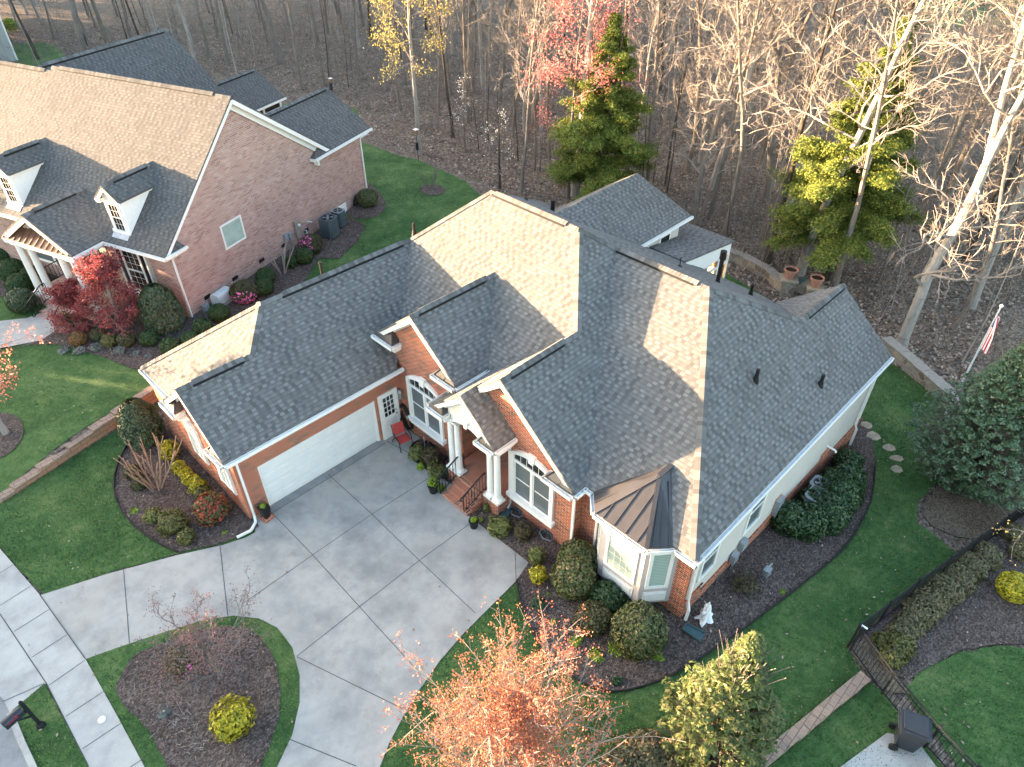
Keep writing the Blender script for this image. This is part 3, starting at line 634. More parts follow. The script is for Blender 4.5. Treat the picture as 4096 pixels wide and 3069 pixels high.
# ---- fascia, soffits and rake boards
m = MB()
def rake(a, b, h=.2, drop=.105, out=(0, 0, 0)):
    a = Vector(a) + Vector(out); b = Vector(b) + Vector(out); dz = Vector((0, 0, -drop - h / 2)); m.beam(a + dz, b + dz, .045, h)
def soffit(a, b, depth, dirv):
    a = Vector(a); b = Vector(b); v = Vector(dirv) * depth; z = Vector((0, 0, -.13)); m.prism([a + z, b + z, b + z + v, a + z + v], (0, 0, -.02))
for pk, lo in (((-3.326, 1.899, 5.116), (-3.326, -.35, zg)), ((-3.326, 1.899, 5.116), (-3.326, 4.148, zg)), ((3.68, y2, z2p), (3.68, -3.797, z2e)), ((3.68, y2, z2p), (3.68, .753, z2e)),
               ((3.668, -5.952, 5.994), (3.668, -9.177, ze)), ((3.668, -5.952, 5.994), (3.668, -4.5, 4.78)), (pp, (3.0, -6.35, 3.70)), (pp, (3.0, -3.12, 3.70))):
    rake(pk, lo, .17, .10, (.03, 0, 0)); soffit(pk, lo, .36 if pk[0] > 3.1 or pk[0] < 0 else .25, (1, 0, 0))
    p2 = Vector(pk) + Vector((.27 if pk[0] != 3.0 else .17, 0, -.12)); l2 = Vector(lo) + Vector((.27 if pk[0] != 3.0 else .17, 0, -.12)); m.beam(p2 + Vector((0, 0, -.14)), l2 + Vector((0, 0, -.14)), .05, .22)
rake(rp, (17.63, -13.19, ze), .17, .10, (-.03, 0, 0)); rake(rp, (17.63, -8.25, 3.5), .17, .10, (-.03, 0, 0))
for a, b, v in (((-3.3, -.33, zg), (3.9, -.33, zg), (0, 1, 0)), ((4.2, -9.2, ze), (4.2, -13.17, ze), (1, 0, 0)), ((4.2, -13.17, ze), (17.6, -13.17, ze), (0, 1, 0)), ((3.7, -9.15, ze), (4.2, -9.15, ze), (0, 1, 0)),
                ((3.7, -3.77, z2e), (5.2, -3.77, z2e), (0, 1, 0)), ((-3.03, 4.2, zg), (-3.03, 6.55, zg), (1, 0, 0)), ((-3.03, 6.55, zg), (3.9, 6.55, zg), (0, -1, 0)), ((3.05, -6.33, 3.7), (4.0, -6.33, 3.7), (0, 1, 0)), ((3.05, -3.14, 3.7), (4.0, -3.14, 3.7), (0, -1, 0))):
    a = Vector(a); b = Vector(b); m.beam(a + Vector((0, 0, -.17)), b + Vector((0, 0, -.17)), .03, .15); z = Vector((0, 0, -.22)); vv = Vector(v) * .36; m.prism([a + z, b + z, b + z + vv, a + z + vv], (0, 0, -.02))
m.build("fascia", M['white'], house)
# ---- gutters: open troughs with straps
def gutter(m, a, b, side, w=.13, h=.11, strap=.75, drop=.06):
    a = Vector(a); b = Vector(b); sd = Vector(side).normalized(); z = Vector((0, 0, 1)); a = a - z * drop; b = b - z * drop; d = (b - a)
    def slab(o0, o1, z0, z1, mat):
        q = [a + sd * o0 + z * z1, b + sd * o0 + z * z1, b + sd * o1 + z * z1, a + sd * o1 + z * z1]; m.prism(q, (0, 0, z0 - z1), mat)
    slab(0, w, -h, -h + .015, 0); slab(w - .018, w, -h + .015, .015, 0); slab(0, .012, -h + .015, .0, 0)
    slab(.012, w - .018, -h + .016, -h + .03, 1)
    for t in (0, 1):
        e = a + d * t; q = [e + z * .012, e + sd * w + z * .012, e + sd * w - z * h, e - z * h]; m.prism(q, d.normalized() * (.012 if t == 0 else -.012), 0)
    n = max(1, int(d.length / strap))
    for i in range(1, n):
        e = a + d * (i / n); m.beam(e + z * -.012, e + sd * w + z * -.012, .03, .012, mat=1)
def gpart(*segs, parent=house, **k):
    m = MB()
    for a, b, s in segs:
        m = MB(); gutter(m, a, b, s, **k); m.build("gutter", [M['white'], M['galv']], parent)
gpart(((-3.35, -.36, zg), (3.93, -.36, zg), (0, -1, 0)))
gpart(((-3.05, 6.55, zg), (-3.05, 4.25, zg), (-1, 0, 0)))
gpart(((5.3, -3.80, z2e), (3.62, -3.80, z2e), (0, -1, 0)))
gpart(((3.65, -9.18, ze), (4.2, -9.18, ze), (0, -1, 0)), ((4.18, -9.2, ze), (4.18, -9.5, ze), (-1, 0, 0)), ((4.18, -12.6, ze), (4.18, -13.3, ze), (-1, 0, 0)))
gpart(((4.1, -13.19, ze), (17.66, -13.19, ze), (0, -1, 0)))
gpart(((2.98, -6.36, 3.70), (3.93, -6.36, 3.70), (0, -1, 0)), ((3.93, -3.10, 3.70), (2.98, -3.10, 3.70), (0, 1, 0)))
# ---- bronze gable returns with their own gutters
def gable_return(y0, y1, xf, xw, z, parent, rise=.5, mat='bronze', depthx=None):
    """y0 outer end, y1 inner end towards the gable centre"""
    m = MB(); s = 1 if y1 > y0 else -1
    A = (xf, y0, z); B = (xf, y1, z); Cw = (xw, y1, z); T = (xw, y1 - s * abs(y1 - y0) * .36, z + rise); T0 = (xw, y0 + s * .05, z + .06)
    m.prism([A, B, T, T0], (.0, 0, -.02)); m.prism([B, Cw, T], (0, 0, -.02))
    m.beam(B, T, .035, .035); md = tuple((Vector(A) + (Vector(B) - Vector(A)) * .55)); m.beam(md, tuple(Vector(T0).lerp(Vector(T), .62)), .02, .05)
    o = m.build("gable_return", M[mat], parent)
    g = MB(); gutter(g, (xf, y0 - s * .02, z), (xf, y1 + s * .12, z), (-1, 0, 0), strap=.35); gutter(g, (xf - .12, y1, z), (xw - .02, y1, z), (0, s, 0), strap=.3)
    g.box(xf - .02, xw, min(y0, y1), max(y0, y1), z - .24, z - .17, 0); g.box(xf + .04, xw, y1 - .06, y1 + .06, z - .34, z - .24, 0)
    g.build("return_gutter", [M['white'], M['galv']], o)
gable_return(-.35, .65, -3.35, -3.0, zg, house); gable_return(4.148, 3.1, -3.35, -3.0, zg, house)
gable_return(-3.797, -2.75, 3.60, 3.97, z2e, house); gable_return(.753, -.35, 3.60, 3.97, z2e, house)
gable_return(-9.177, -8.05, 3.60, 3.97, ze, house)
gable_return(-6.35, -5.62, 2.95, 3.2, 3.68, house, .42); gable_return(-3.12, -3.85, 2.95, 3.2, 3.68, house, .42)
# ---- downspouts
def downspout(pts, parent=house, r=.05):
    m = MB()
    for a, b in zip(pts[:-1], pts[1:]): m.beam(a, b, .085, .065, up=(1, 0, 0) if abs(Vector(b).z - Vector(a).z) > .3 else (0, 0, 1))
    return m.build("downspout", M['white'], parent)
downspout([(-2.86, -.42, 3.2), (-2.86, -.06, 2.95), (-2.86, -.06, .2), (-2.95, -.28, .1), (-3.25, -.5, .1), (-3.75, -.42, .09)])
downspout([(3.9, -9.25, 3.2), (3.93, -9.0, 3.0), (3.93, -9.0, .1)]); downspout([(4.2, -9.62, 3.2), (4.4, -9.62, 3.0), (4.4, -9.62, .1)])
downspout([(3.9, -6.25, 3.6), (3.92, -6.12, 3.4), (3.92, -6.12, .25), (3.75, -6.15, .12)])
downspout([(4.52, -13.26, 3.2), (4.6, -13.13, 3.0), (4.6, -13.13, .85), (4.55, -13.25, .55), (4.5, -13.25, .0), (4.3, -13.3, -.1)])
downspout([(16.75, -13.26, 3.2), (16.75, -13.13, 3.0), (16.75, -13.13, .25), (16.8, -13.22, .05), (16.8, -13.22, -1.05)])
# ---- plumbing and flue vents on the roof
def roof_vent(x, y, z, h=.46, r=.06, base=True, name="roof_vent"):
    m = MB()
    m.lathe([(.13, -.1), (.10, .03), (.078, .14), (.072, .18)] if base else [(.1, -.1), (.1, .05)], 12, (x, y, z)); m.lathe([(r, .05), (r, h), (r * .8, h)], 12, (x, y, z))
    return m.build(name, M['vinyl'], house, smooth=False)
def big(x, y): return 7.207 - .831 * (-8.5 - y)
roof_vent(10.39, -11.09, big(0, -11.09)); roof_vent(13.06, -12.33, big(0, -12.33))
def back2(x): return 7.207 - (x - 11.015) * .56
o = roof_vent(15.35, -6.6, back2(15.35), 1.15, .085); m = MB(); m.lathe([(.13, 1.05), (.13, 1.4), (.1, 1.42)], 12, (15.35, -6.6, back2(15.35))); m.build("flue_cap", M['vinyl'], o)
roof_vent(16.0, -7.8, back2(16.0), .5); roof_vent(14.6, -5.2, back2(14.6), .45, .02, False)
def back1(x): return 7.975 - (x - 10.022) * .572
roof_vent(13.9, 2.8, back1(13.9), .5, .02, False); roof_vent(14.4, 1.6, back1(14.4), .5, .1)
roof_vent(4.2, 4.9, 4.6, 1.0, .06); roof_vent(8.4, 4.1, 5.6, .5, .06)

# ================================================================ main house: openings and entrance
def arch(y0, y1, z0, crown, n=14):
    """points of a segmental arch from y0 to y1 springing at z0, rising to crown"""
    return [(y0 + (y1 - y0) * i / n, z0 + (crown - z0) * (1 - (2 * i / n - 1) ** 2)) for i in range(n + 1)]
def arched_window(x, yl, yr, z0, zs, zc, parent, glassmat='bglass', d=-1, sp=.2):
    """front window facing -X; yl > yr (left/right as seen), sill z0, spring zs, crown zc"""
    f = MB(); cw = .17; X = lambda o: x + d * o
    ou = arch(yl, yr, zs, zc); inn = arch(yl - cw, yr + cw, zs - .02, zc - .2)
    for i in range(len(ou) - 1):
        a, b, c, e = ou[i], ou[i + 1], inn[i + 1], inn[i]
        f.prism([(X(.09), *a), (X(.09), *b), (X(.09), *c), (X(.09), *e)], (.10, 0, 0))
    for ya, yb in ((yl, yl - cw), (yr + cw, yr)): f.box(X(.09), x + .01, min(ya, yb), max(ya, yb), z0, zs)
    ym = (yl + yr) / 2; f.prism([(X(.13), ym + .17, zc + .06), (X(.13), ym - .17, zc + .06), (X(.13), ym - .11, zc - .3), (X(.13), ym + .11, zc - .3)], (.14, 0, 0))
    zt = zs - .32                                                                       # transom bar
    f.box(X(.06), x + .01, yr + cw, yl - cw, zt - .05, zt + .05); f.box(X(.07), x + .01, ym - .05, ym + .05, z0, zt - .05)
    for ya, yb in ((yl - cw, ym + .05), (ym - .05, yr + cw)):
        for yy in (ya - .02, yb + .02): f.box(X(.035), x + .01, yy - .02, yy + .02, z0 + .05, zt - .05)
        f.box(X(.035), x + .01, yb + .04, ya - .04, z0, z0 + .05)
    o = f.build("window", M['white'], parent)
    s = MB(); s.box(X(sp), x + .01, yr - .5 * sp, yl + .5 * sp, z0 - .85 * sp, z0 + .0); s.box(X(.8 * sp), x + .01, yr - .2 * sp, yl + .2 * sp, z0 - 1.3 * sp, z0 - .85 * sp); s.build("sill", M['white'], o)
    p = MB()
    for ya, yb in ((yl - cw, ym), (ym, yr + cw)): p.box(X(.015), x + .005, yb, ya, z0, zt)
    p.build("pane", M['shade'], o)
    p = MB(); q = [(X(.015), *c) for c in inn] + [(X(.015), yr + cw, zt), (X(.015), yl - cw, zt)]; p.prism(q, (.02, 0, 0)); p.build("arch_pane", M['glass'], o)
    g = MB()
    for k in range(1, 6):
        y = yl - cw + (yr - yl + 2 * cw) * k / 6; t = 2 * k / 6 - 1; g.box(X(.022), x - .016, y - .009, y + .009, zt, zs - .02 + (zc - .18 - zs) * (1 - t * t))
    for ya, yb in ((yl - cw, ym + .06), (ym - .06, yr + cw)):
        zm = (z0 + zt) / 2; g.box(X(.03), x - .016, yb + .06, ya - .06, zm - .02, zm + .02)
    g.build("muntin", M['white'], o)
    return o
arched_window(3.97, -.56, -2.58, 1.02, 2.98, 3.36, house); arched_window(3.97, -6.16, -8.14, .94, 2.93, 3.31, house)
arched_window(-3.0, 1.45, .45, 1.1, 2.55, 2.9, house, 'bglass', sp=.07); arched_window(-3.0, 3.5, 2.5, 1.1, 2.55, 2.9, house, 'bglass', sp=.07)
# ---- garage door
gd = MB(); x0, x1 = -2.225, 2.655
gd.box(x0, x1, .10, .12, 0.02, 2.12)
for r in range(4):
    z = .03 + r * .522; gd.box(x0 + .005, x1 - .005, .086, .10, z, z + .51)
    for c in range(8):
        xa = x0 + .07 + c * (x1 - x0 - .06) / 8; xb = xa + (x1 - x0 - .06) / 8 - .09
        gd.box(xa, xb, .074, .086, z + .09, z + .42); gd.box(xa + .035, xb - .035, .062, .074, z + .125, z + .385)
g = gd.build("garage_door", M['door'], house)
f = MB(); f.box(x0 - .003, x0 + .03, .003, .1, 0, 2.12); f.box(x1 - .03, x1 + .003, -.003, .1, 0, 2.12); f.box(x1 + .003, x1 + .05, -.006, .0, 0, 2.14); f.box(x0 + .03, x1 - .03, .003, .1, 2.09, 2.123); f.build("door_frame", M['white'], g)
# ---- side door with twelve-light window
dd = MB(); dd.box(2.98, 3.64, -.03, .0, .12, 2.12); 
for za, zb in ((.25, .95),):
    for xa, xb in ((3.06, 3.28), (3.34, 3.56)): dd.box(xa, xb, -.042, -.03, za, zb)
d = dd.build("side_door", M['white'], house)
f = MB(); f.box(2.86, 2.98, -.06, .0, .1, 2.22); f.box(3.64, 3.76, -.06, .0, .1, 2.22); f.box(2.98, 3.64, -.06, .0, 2.12, 2.22); f.box(2.84, 3.76, -.12, .0, .0, .1); f.build("door_frame", M['white'], d)
p = MB(); p.box(3.06, 3.56, -.036, -.03, 1.05, 2.04); p.build("pane", M['glass'], d)
f = MB()
for k in range(4): xx = 3.05 + k * .17; f.box(xx - .014, xx + .014, -.05, -.036, 1.04, 2.05)
for k in range(5): zz = 1.05 + k * .2475; f.box(3.05, 3.57, -.049, -.036, zz - .014, zz + .014)
f.build("muntin", M['white'], d)
f = MB(); f.lathe([(.02, 0), (.035, .02), (.035, .06), (.0, .07)], 10); hh = f.build("handle", M['handle'], d, loc=(3.6, -.05, 1.03)); hh.rotation_euler = (rad(90), 0, 0)
f = MB(); f.lathe([(.025, 0), (.03, .02), (.0, .03)], 10); hh = f.build("deadbolt", M['handle'], d, loc=(3.6, -.05, 1.2)); hh.rotation_euler = (rad(90), 0, 0)
# ---- wall lantern by the inner corner
f = MB(); f.beam((3.97, -.16, 2.05), (3.80, -.16, 2.1), .03, .03); f.lathe([(.03, .22), (.1, .12), (.1, .09), (.02, .09)], 6, (3.8, -.16, 1.9)); f.lathe([(.06, -.2), (.085, .08)], 6, (3.8, -.16, 1.9)); f.build("wall_lantern", M['steel'], house)
# ---- crawl-space vents with wells
for y in (-6.47, -7.96): 
    f = MB(); f.box(3.955, 3.97, y - .2, y + .2, .02, .24); v = f.build("crawl_vent", M['vinyl'], house)
    f = MB()
    for k in range(6): f.box(3.945, 3.955, y - .19 + k * .07, y - .165 + k * .07, .03, .23)
    f.build("grille", M['steel'], v)
    f = MB(); f.tube([(3.95, y + .3, .1), (3.78, y + .26, .1), (3.68, y, .1), (3.78, y - .26, .1), (3.95, y - .3, .1)], .025, 6); f.build("vent_well", M['steel'], v)
for y in (-1.75, -3.0):
    f = MB(); f.box(3.955, 3.97, y - .2, y + .2, .04, .22); v = f.build("crawl_vent", M['vinyl'], house)
    f = MB(); f.tube([(3.95, y + .34, .14), (3.70, y + .28, .14), (3.58, y, .14), (3.70, y - .28, .14), (3.95, y - .34, .14)], .03, 6); f.build("vent_well", M['vinyl'], v)
# ---- right wall windows, boxes and pipes
YW = -13.072
def side_window(x0, x1, z0, z1):
    f = MB(); w = .09
    f.box(x0, x0 + w, YW - .05, YW, z0, z1); f.box(x1 - w, x1, YW - .05, YW, z0, z1); f.box(x0 + w, x1 - w, YW - .05, YW, z0, z0 + w); f.box(x0 + w, x1 - w, YW - .05, YW, z1 - w, z1); f.box(x0 + w, x1 - w, YW - .035, YW, (z0 + z1) / 2 - .025, (z0 + z1) / 2 + .025)
    o = f.build("window", M['white'], house); p = MB(); p.box(x0 + w, x1 - w, YW - .012, YW, z0 + w, z1 - w); p.build("pane", M['shade'], o)
side_window(5.0, 5.95, 1.35, 3.05); side_window(7.7, 8.75, 1.2, 3.05)
f = MB(); f.box(7.12, 7.42, YS - .24, YS - .07, .35, .75); f.tube([(7.25, YS - .15, .35), (7.2, YS - .16, -.1), (7.0, YS - .3, -.2)], .03, 6); f.build("gas_regulator", M['steel'], house)
f = MB(); f.box(7.62, 7.95, YS - .22, YS - .05, .55, .95); f.build("meter_box", M['aclight'], house)
f = MB(); f.box(9.95, 10.35, YS - .2, YS - .05, .35, 1.1); f.tube([(10.1, YS - .15, .35), (10.1, YS - .15, -.6)], .035, 6); f.build("electric_panel", M['steel'], house)
f = MB(); f.tube([(13.9, YS - .02, 1.0), (13.9, YS - .35, .98), (13.9, YS - .4, .9)], .04, 8); f.tube([(15.2, YS - .02, -.5), (15.2, YS - .4, -.52)], .03, 8); f.build("drain_pipe", M['white'], house)
# ---- brick porch, steps, columns, portico
f = MB(); f.box(3.32, 5.6, -6.0, -3.62, -.1, .72); f.box(3.31, 3.969, -6.14, -5.45, -.1, .70); f.box(3.31, 3.969, -4.13, -3.45, -.1, .70); f.build("porch_floor", M['brick'], house)
f = MB()
for k in range(4): f.box(2.55 + .24 * k - .02, 3.32, -5.36 + .02 * k, -4.02 - .02 * k, -.05, .145 * (k + 1))
for k in range(4): f.box(2.53 + .24 * k - .02, 2.53 + .24 * k + .24, -5.38 + .02 * k, -4.00 - .02 * k, .145 * (k + 1), .145 * (k + 1) + .03)
f.build("front_steps", M['brick'], house)
def column(x, y, z0, z1, r, parent, mat='white'):
    f = MB(); b = r * 1.55
    f.box(x - b, x + b, y - b, y + b, z0, z0 + .09); f.lathe([(b * .98, z0 + .09), (b, z0 + .13), (b * .9, z0 + .17), (r * 1.15, z0 + .2), (r * 1.02, z0 + .24), (r, z0 + .3), (r * .86, z1 - .2), (r * .86, z1 - .16), (r * 1.0, z1 - .14), (r * 1.25, z1 - .08)], 18, (x, y, 0)); f.box(x - r * 1.35, x + r * 1.35, y - r * 1.35, y + r * 1.35, z1 - .08, z1)
    return f.build("column", M[mat], parent)
for y in (-3.68, -4.03, -5.68, -6.03): column(3.40, y, .72, 3.24, .125, house)
f = MB(); n = 16; a = arch(-3.86, -5.80, 3.24, 3.62, n)
for i in range(n):
    f.prism([(3.2, *a[i]), (3.2, *a[i + 1]), (3.2, a[i + 1][0], min(4.98 - abs(a[i + 1][0] + 4.8) * .86, 9) - .08), (3.2, a[i][0], min(4.98 - abs(a[i][0] + 4.8) * .86, 9) - .08)], (.1, 0, 0))
f.build("pediment", M['stucco'], house)
f = MB()
for i in range(n):
    f.prism([(3.15, *a[i]), (3.15, *a[i + 1]), (3.15, a[i + 1][0], a[i + 1][1] + .13), (3.15, a[i][0], a[i][1] + .13)], (.05, 0, 0)); f.prism([(3.2, *a[i]), (3.2, *a[i + 1]), (3.62, *a[i + 1]), (3.62, *a[i])], (0, 0, .03))
f.prism([(3.10, -4.70, 3.86), (3.10, -4.92, 3.86), (3.10, -4.88, 3.56), (3.10, -4.74, 3.56)], (.1, 0, 0))
for ya, yb in ((-3.86, -3.15), (-6.32, -5.80)): f.box(3.12, 3.64, ya, yb, 3.24, 3.46)
f.box(3.64, 3.97, -3.62, -3.45, 3.24, 3.46); f.box(3.64, 3.965, -6.3, -6.05, 3.24, 3.46)
f.build("portico_beam", M['white'], house)
f = MB(); f.box(5.55, 5.6, -5.5, -4.1, .72, 3.1); d = f.build("front_door", M['white'], house); f = MB(); f.box(5.54, 5.55, -5.35, -4.95, .9, 2.9); f.box(5.54, 5.55, -4.85, -4.25, .9, 2.9); f.build("pane", M['glass'], d)
def railing(a, b, za, zb, parent, h=.9, n=9, curl=True):
    f = MB(); A = Vector((*a, za)); B = Vector((*b, zb)); up = Vector((0, 0, h))
    mid = A.lerp(B, .84) + (B - A.lerp(B, 1)) ; dr = (B - A); K = A + dr * .8; K.z = B.z
    top = [A + up, K + up, B + up]; bot = [A + Vector((0, 0, .1)), K + Vector((0, 0, .1)), B + Vector((0, 0, .1))]
    if curl: e = (A - K).normalized(); top = [A + up + Vector((e.x * .05, e.y * .05 , -.2)), A + up + Vector((e.x * .16, e.y * .16, -.14)), A + up + Vector((e.x * .13, e.y * .13, -.04))] + top
    for p, q in zip(top[:-1], top[1:]): f.beam(p, q, .045, .035)
    for p, q in zip(bot[:-1], bot[1:]): f.beam(p, q, .03, .03)
    for k in range(n + 1):
        t = k / n; P = A + dr * t
        zz = A.z + (K.z - A.z) * min(1, t / .8); P.z = zz; f.beam(P + Vector((0, 0, .0 if k in (0, n) else .1)), P + up, .03 if k in (0, n) else .018, .03 if k in (0, n) else .018)
    return f.build("railing", M['black'], parent)
railing((2.55, -3.86), (3.52, -4.15), 0, .72, house); railing((2.55, -5.16), (3.52, -5.42), 0, .72, house)
# ---- bay window
bp = [(4.45, -9.72), (3.68, -10.35), (3.68, -11.93), (4.45, -12.58)]
f = MB(); f.prism([(x, y, 3.24) for x, y in bp], (0, 0, -2.8)); bay = f.build("bay", M['taupe'], house)
def onseg(a, b, t0, t1, z0, z1, off, thick, mb):
    A = Vector((*a, 0)); B = Vector((*b, 0)); d = B - A; nn = Vector((d.y, -d.x, 0)).normalized()
    if nn.x > .8 or nn.dot(Vector((-1, 0, 0))) < 0: nn = -nn
    p = A + d * t0 + nn * off; q = A + d * t1 + nn * off; mb.prism([(p.x, p.y, z1), (q.x, q.y, z1), (q.x, q.y, z0), (p.x, p.y, z0)], -nn * thick)
def bay_window(a, b, t0, t1, z0, z1, cols, rows, pane):
    f = MB(); L = (Vector(b) - Vector(a)).length; w = .11 / L
    onseg(a, b, t0, t0 + w, z0, z1, .05, .06, f); onseg(a, b, t1 - w, t1, z0, z1, .05, .06, f); onseg(a, b, t0 + w, t1 - w, z0, z0 + .11, .05, .06, f); onseg(a, b, t0 + w, t1 - w, z1 - .11, z1, .05, .06, f)
    o = f.build("window", M['white'], bay); f = MB(); onseg(a, b, t0 + w, t1 - w, z0 + .11, z1 - .11, .02, .03, f); f.build("pane", M[pane], o)
    if cols:
        f = MB()
        for k in range(1, cols): t = t0 + w + (t1 - t0 - 2 * w) * k / cols; onseg(a, b, t - .011 / L, t + .011 / L, z0 + .11, z1 - .11, .028, .007, f)
        for k in range(1, rows): z = z0 + .11 + (z1 - z0 - .22) * k / rows; onseg(a, b, t0 + w, t1 - w, z - .011, z + .011, .0285, .007, f)
        f.build("muntin", M['white'], o)
    f = MB(); onseg(a, b, t0, t1, .56, 1.0, .03, .04, f); onseg(a, b, t0 + .05, t1 - .05, .62, .94, .045, .016, f); f.build("panel", M['white'], bay)
bay_window(bp[1], bp[2], .13, .87, 1.22, 2.98, 4, 5, 'gglass'); bay_window(bp[2], bp[3], .14, .86, 1.22, 2.98, 0, 0, 'shutter'); bay_window(bp[1], bp[0], .14, .86, 1.22, 2.98, 0, 0, 'shutter')
f = MB(); onseg(bp[1], bp[2], 0, 1, 3.05, 3.25, .04, .06, f); onseg(bp[2], bp[3], 0, 1, 3.05, 3.25, .04, .06, f); onseg(bp[1], bp[0], 0, 1, 3.05, 3.25, .04, .06, f); f.build("frieze", M['white'], bay)
e = [(4.24, -9.47, 3.29), (3.58, -10.06, 3.29), (3.58, -11.97, 3.29), (4.24, -12.54, 3.29)]; bt = (5.30, -11.02, 4.29); bk = (5.92, -11.02, 4.30)
f = MB(); f.prism([e[0], e[1], bt, bk], (0, 0, -.03)); f.prism([e[1], e[2], bt], (0, 0, -.03)); f.prism([e[2], e[3], bk, bt], (0, 0, -.03))
br = f.build("bay_roof", M['bronze'], house)
f = MB()
for p in (e[1], e[2]): f.beam(p, bt, .13, .05)
f.beam(bt, bk, .17, .05)
def seam(a, b, base0, base1): f.beam(a, b, .022, .07)
for t in (.17, .38, .6, .82):                                                       # front facet, ribs straight up the slope
    y = e[1][1] + (e[2][1] - e[1][1]) * t; a = Vector((3.58, y, 3.29)); ytop = bt[1]; k = 1 - abs(y - ytop) / (abs(e[1][1] - ytop) if y > ytop else abs(e[2][1] - ytop)); f.beam(a, a.lerp(Vector((bt[0], y, bt[2])), max(.08, k * .97)), .022, .07)
for (p, q, tt) in ((e[0], e[1], (.25, .6)), (e[3], e[2], (.25, .55, .8))):
    for t in tt:
        a = Vector(p).lerp(Vector(q), t); tgt = Vector(bk).lerp(Vector(bt), t); f.beam(a, a.lerp(tgt, .9 - .3 * t), .022, .06)
f.build("standing_seam", M['bronze'], br)
gm = MB()
for a, b in ((e[0], e[1]), (e[1], e[2]), (e[2], e[3])):
    d = Vector(b) - Vector(a); nn = Vector((d.y, -d.x, 0)).normalized(); nn = nn if nn.x < 0 else -nn; gutter(gm, Vector(a) + Vector((0, 0, .0)), Vector(b), nn, w=.11, strap=.5)
gm.build("gutter", [M['white'], M['galv']], br)
# ---- rear cross gable and sunroom
rz = 4.6
roofpart([[(12.3, -.05, 6.45), (18.6, .1, 6.45), (20.07, -2.21, rz), (15.3, -2.28, rz)], [(12.3, -.05, 6.45), (18.6, .1, 6.45), (20.1, 2.8, rz), (12.3, 2.8, rz)], [(18.6, .1, 6.45), (20.07, -2.21, rz), (20.1, 2.8, rz)]], house)
f = MB(); f.box(14.5, 19.45, -2.05, 2.6, 1.0, 4.55); f.build("rear_wall", M['siding'], house)
f = MB(); f.box(17.85, 18.75, -2.09, -2.05, 3.3, 4.2); o = f.build("window", M['white'], house); f = MB(); f.box(17.95, 18.65, -2.1, -2.09, 3.4, 4.1); f.build("pane", M['glass'], o)
gpart(((15.2, -2.28, rz), (20.15, -2.21, rz), (0, -1, 0)))
roofpart([[(17.1, -4.0, 4.0), (21.5, -4.0, 3.39), (21.5, -1.0, 3.39), (17.1, -1.0, 4.0)]], house)
f = MB(); f.prism([(17.3, -3.95, 3.86), (21.35, -3.95, 3.29), (21.35, -3.95, 2.75), (17.3, -3.95, 2.75)], (0, .1, 0))
for x in (18.1, 19.4, 20.4, 21.3): f.box(x - .06, x + .06, -3.96, -3.84, -.9, 2.75)
f.box(18.04, 21.3, -3.955, -3.86, 2.25, 2.38); f.box(21.25, 21.35, -3.84, -1.0, 2.7, 3.3)
f.build("sunroom_frame", M['white'], house)
f = MB(); f.box(18.1, 21.3, -3.90, -3.88, -.9, 2.75); f.build("sunroom_glass", M['clear'], house)
f = MB(); f.box(18.1, 21.3, -3.6, -1.0, -1.1, -.9); f.box(18.0, 18.1, -3.8, -1.1, -.9, 2.7); f.box(18.1, 21.2, -1.15, -1.05, -.9, 2.9); f.box(21.2, 21.25, -3.84, -1.0, -.9, 2.7); f.build("sunroom_inside", M['wood'], house)
f = MB(); f.lathe([(.13, 0), (.2, .04), (.17, .34), (.14, .36)], 14, (20.85, -3.45, 1.55)); f.tube([(20.85, -3.45, 1.9), (20.85, -3.45, 3.2)], .012, 6); f.build("lit_lamp", M['glow'], house)

# ================================================================ neighbour's house (own frame: u back along its right wall, v to the left, h up)
NB = (1.15, 13.0, 0.5)
nh = thing("pink_brick_house", "tall pink brick house with two white dormers and steep sunlit roof at left", "house", NB, rad(20))
def N(u, v, h=0.0):
    a = rad(20); return (NB[0] + u * math.cos(a) - v * math.sin(a), NB[1] + u * math.sin(a) + v * math.cos(a), NB[2] + h)
nt = .86; VB = 11.5; VE = 26
m = MB()
m.prism([(0, 0, -1.2), (0, 0, 3.6), (5.65, 0, 8.6), (11.6, 0, 4.3), (11.6, 0, -1.2)], (0, .3, 0)); m.prism([(11.6, 0, -1.2), (11.6, 0, 4.05), (15.2, 0, 4.05), (15.2, 0, -1.2)], (0, .3, 0))
m.prism([(0, .3, 3.55), (0, VE, 3.55), (0, VE, -1), (0, .3, -1)], (.3, 0, 0)); m.prism([(15.2, .3, 4.05), (15.2, 5.2, 4.05), (15.2, 5.2, -1.2), (15.2, .3, -1.2)], (-.3, 0, 0)); m.prism([(15.2, 2.55, 5.9), (15.2, .3, 4.2), (15.2, 4.9, 4.2)], (-.3, 0, 0))
m.prism([(15.0, 8, 3.5), (15.0, VE, 3.5), (15.0, VE, -2), (15.0, 8, -2)], (-.3, 0, 0)); m.prism([(15, 13.6, 8.2), (15, 10, 4.5), (15, 17.2, 4.5)], (-.3, 0, 0))
m.build("wall", M['nbrick'], nh)
def fr(u): return 8.87 - nt * (5.65 - u)
roofpart([[(-.45, -.3, fr(-.45)), (-.45, VB, fr(-.45)), (5.65, VB, 8.87), (5.65, -.3, 8.87)], [(5.65, -.3, 8.87), (5.65, VB, 8.87), (12.1, VB, 4.22), (12.1, -.3, 4.22)]], nh, 'nroof')
roofpart([[(-.45, VB, fr(-.45) - .0), (-.45, VE, fr(-.45)), (5.5, VE, 8.68), (5.5, VB, 8.68)], [(5.5, VB, 8.68), (5.5, VE, 8.68), (12.1, VE, 4.1), (12.1, VB, 4.1)]], nh, 'nroof')
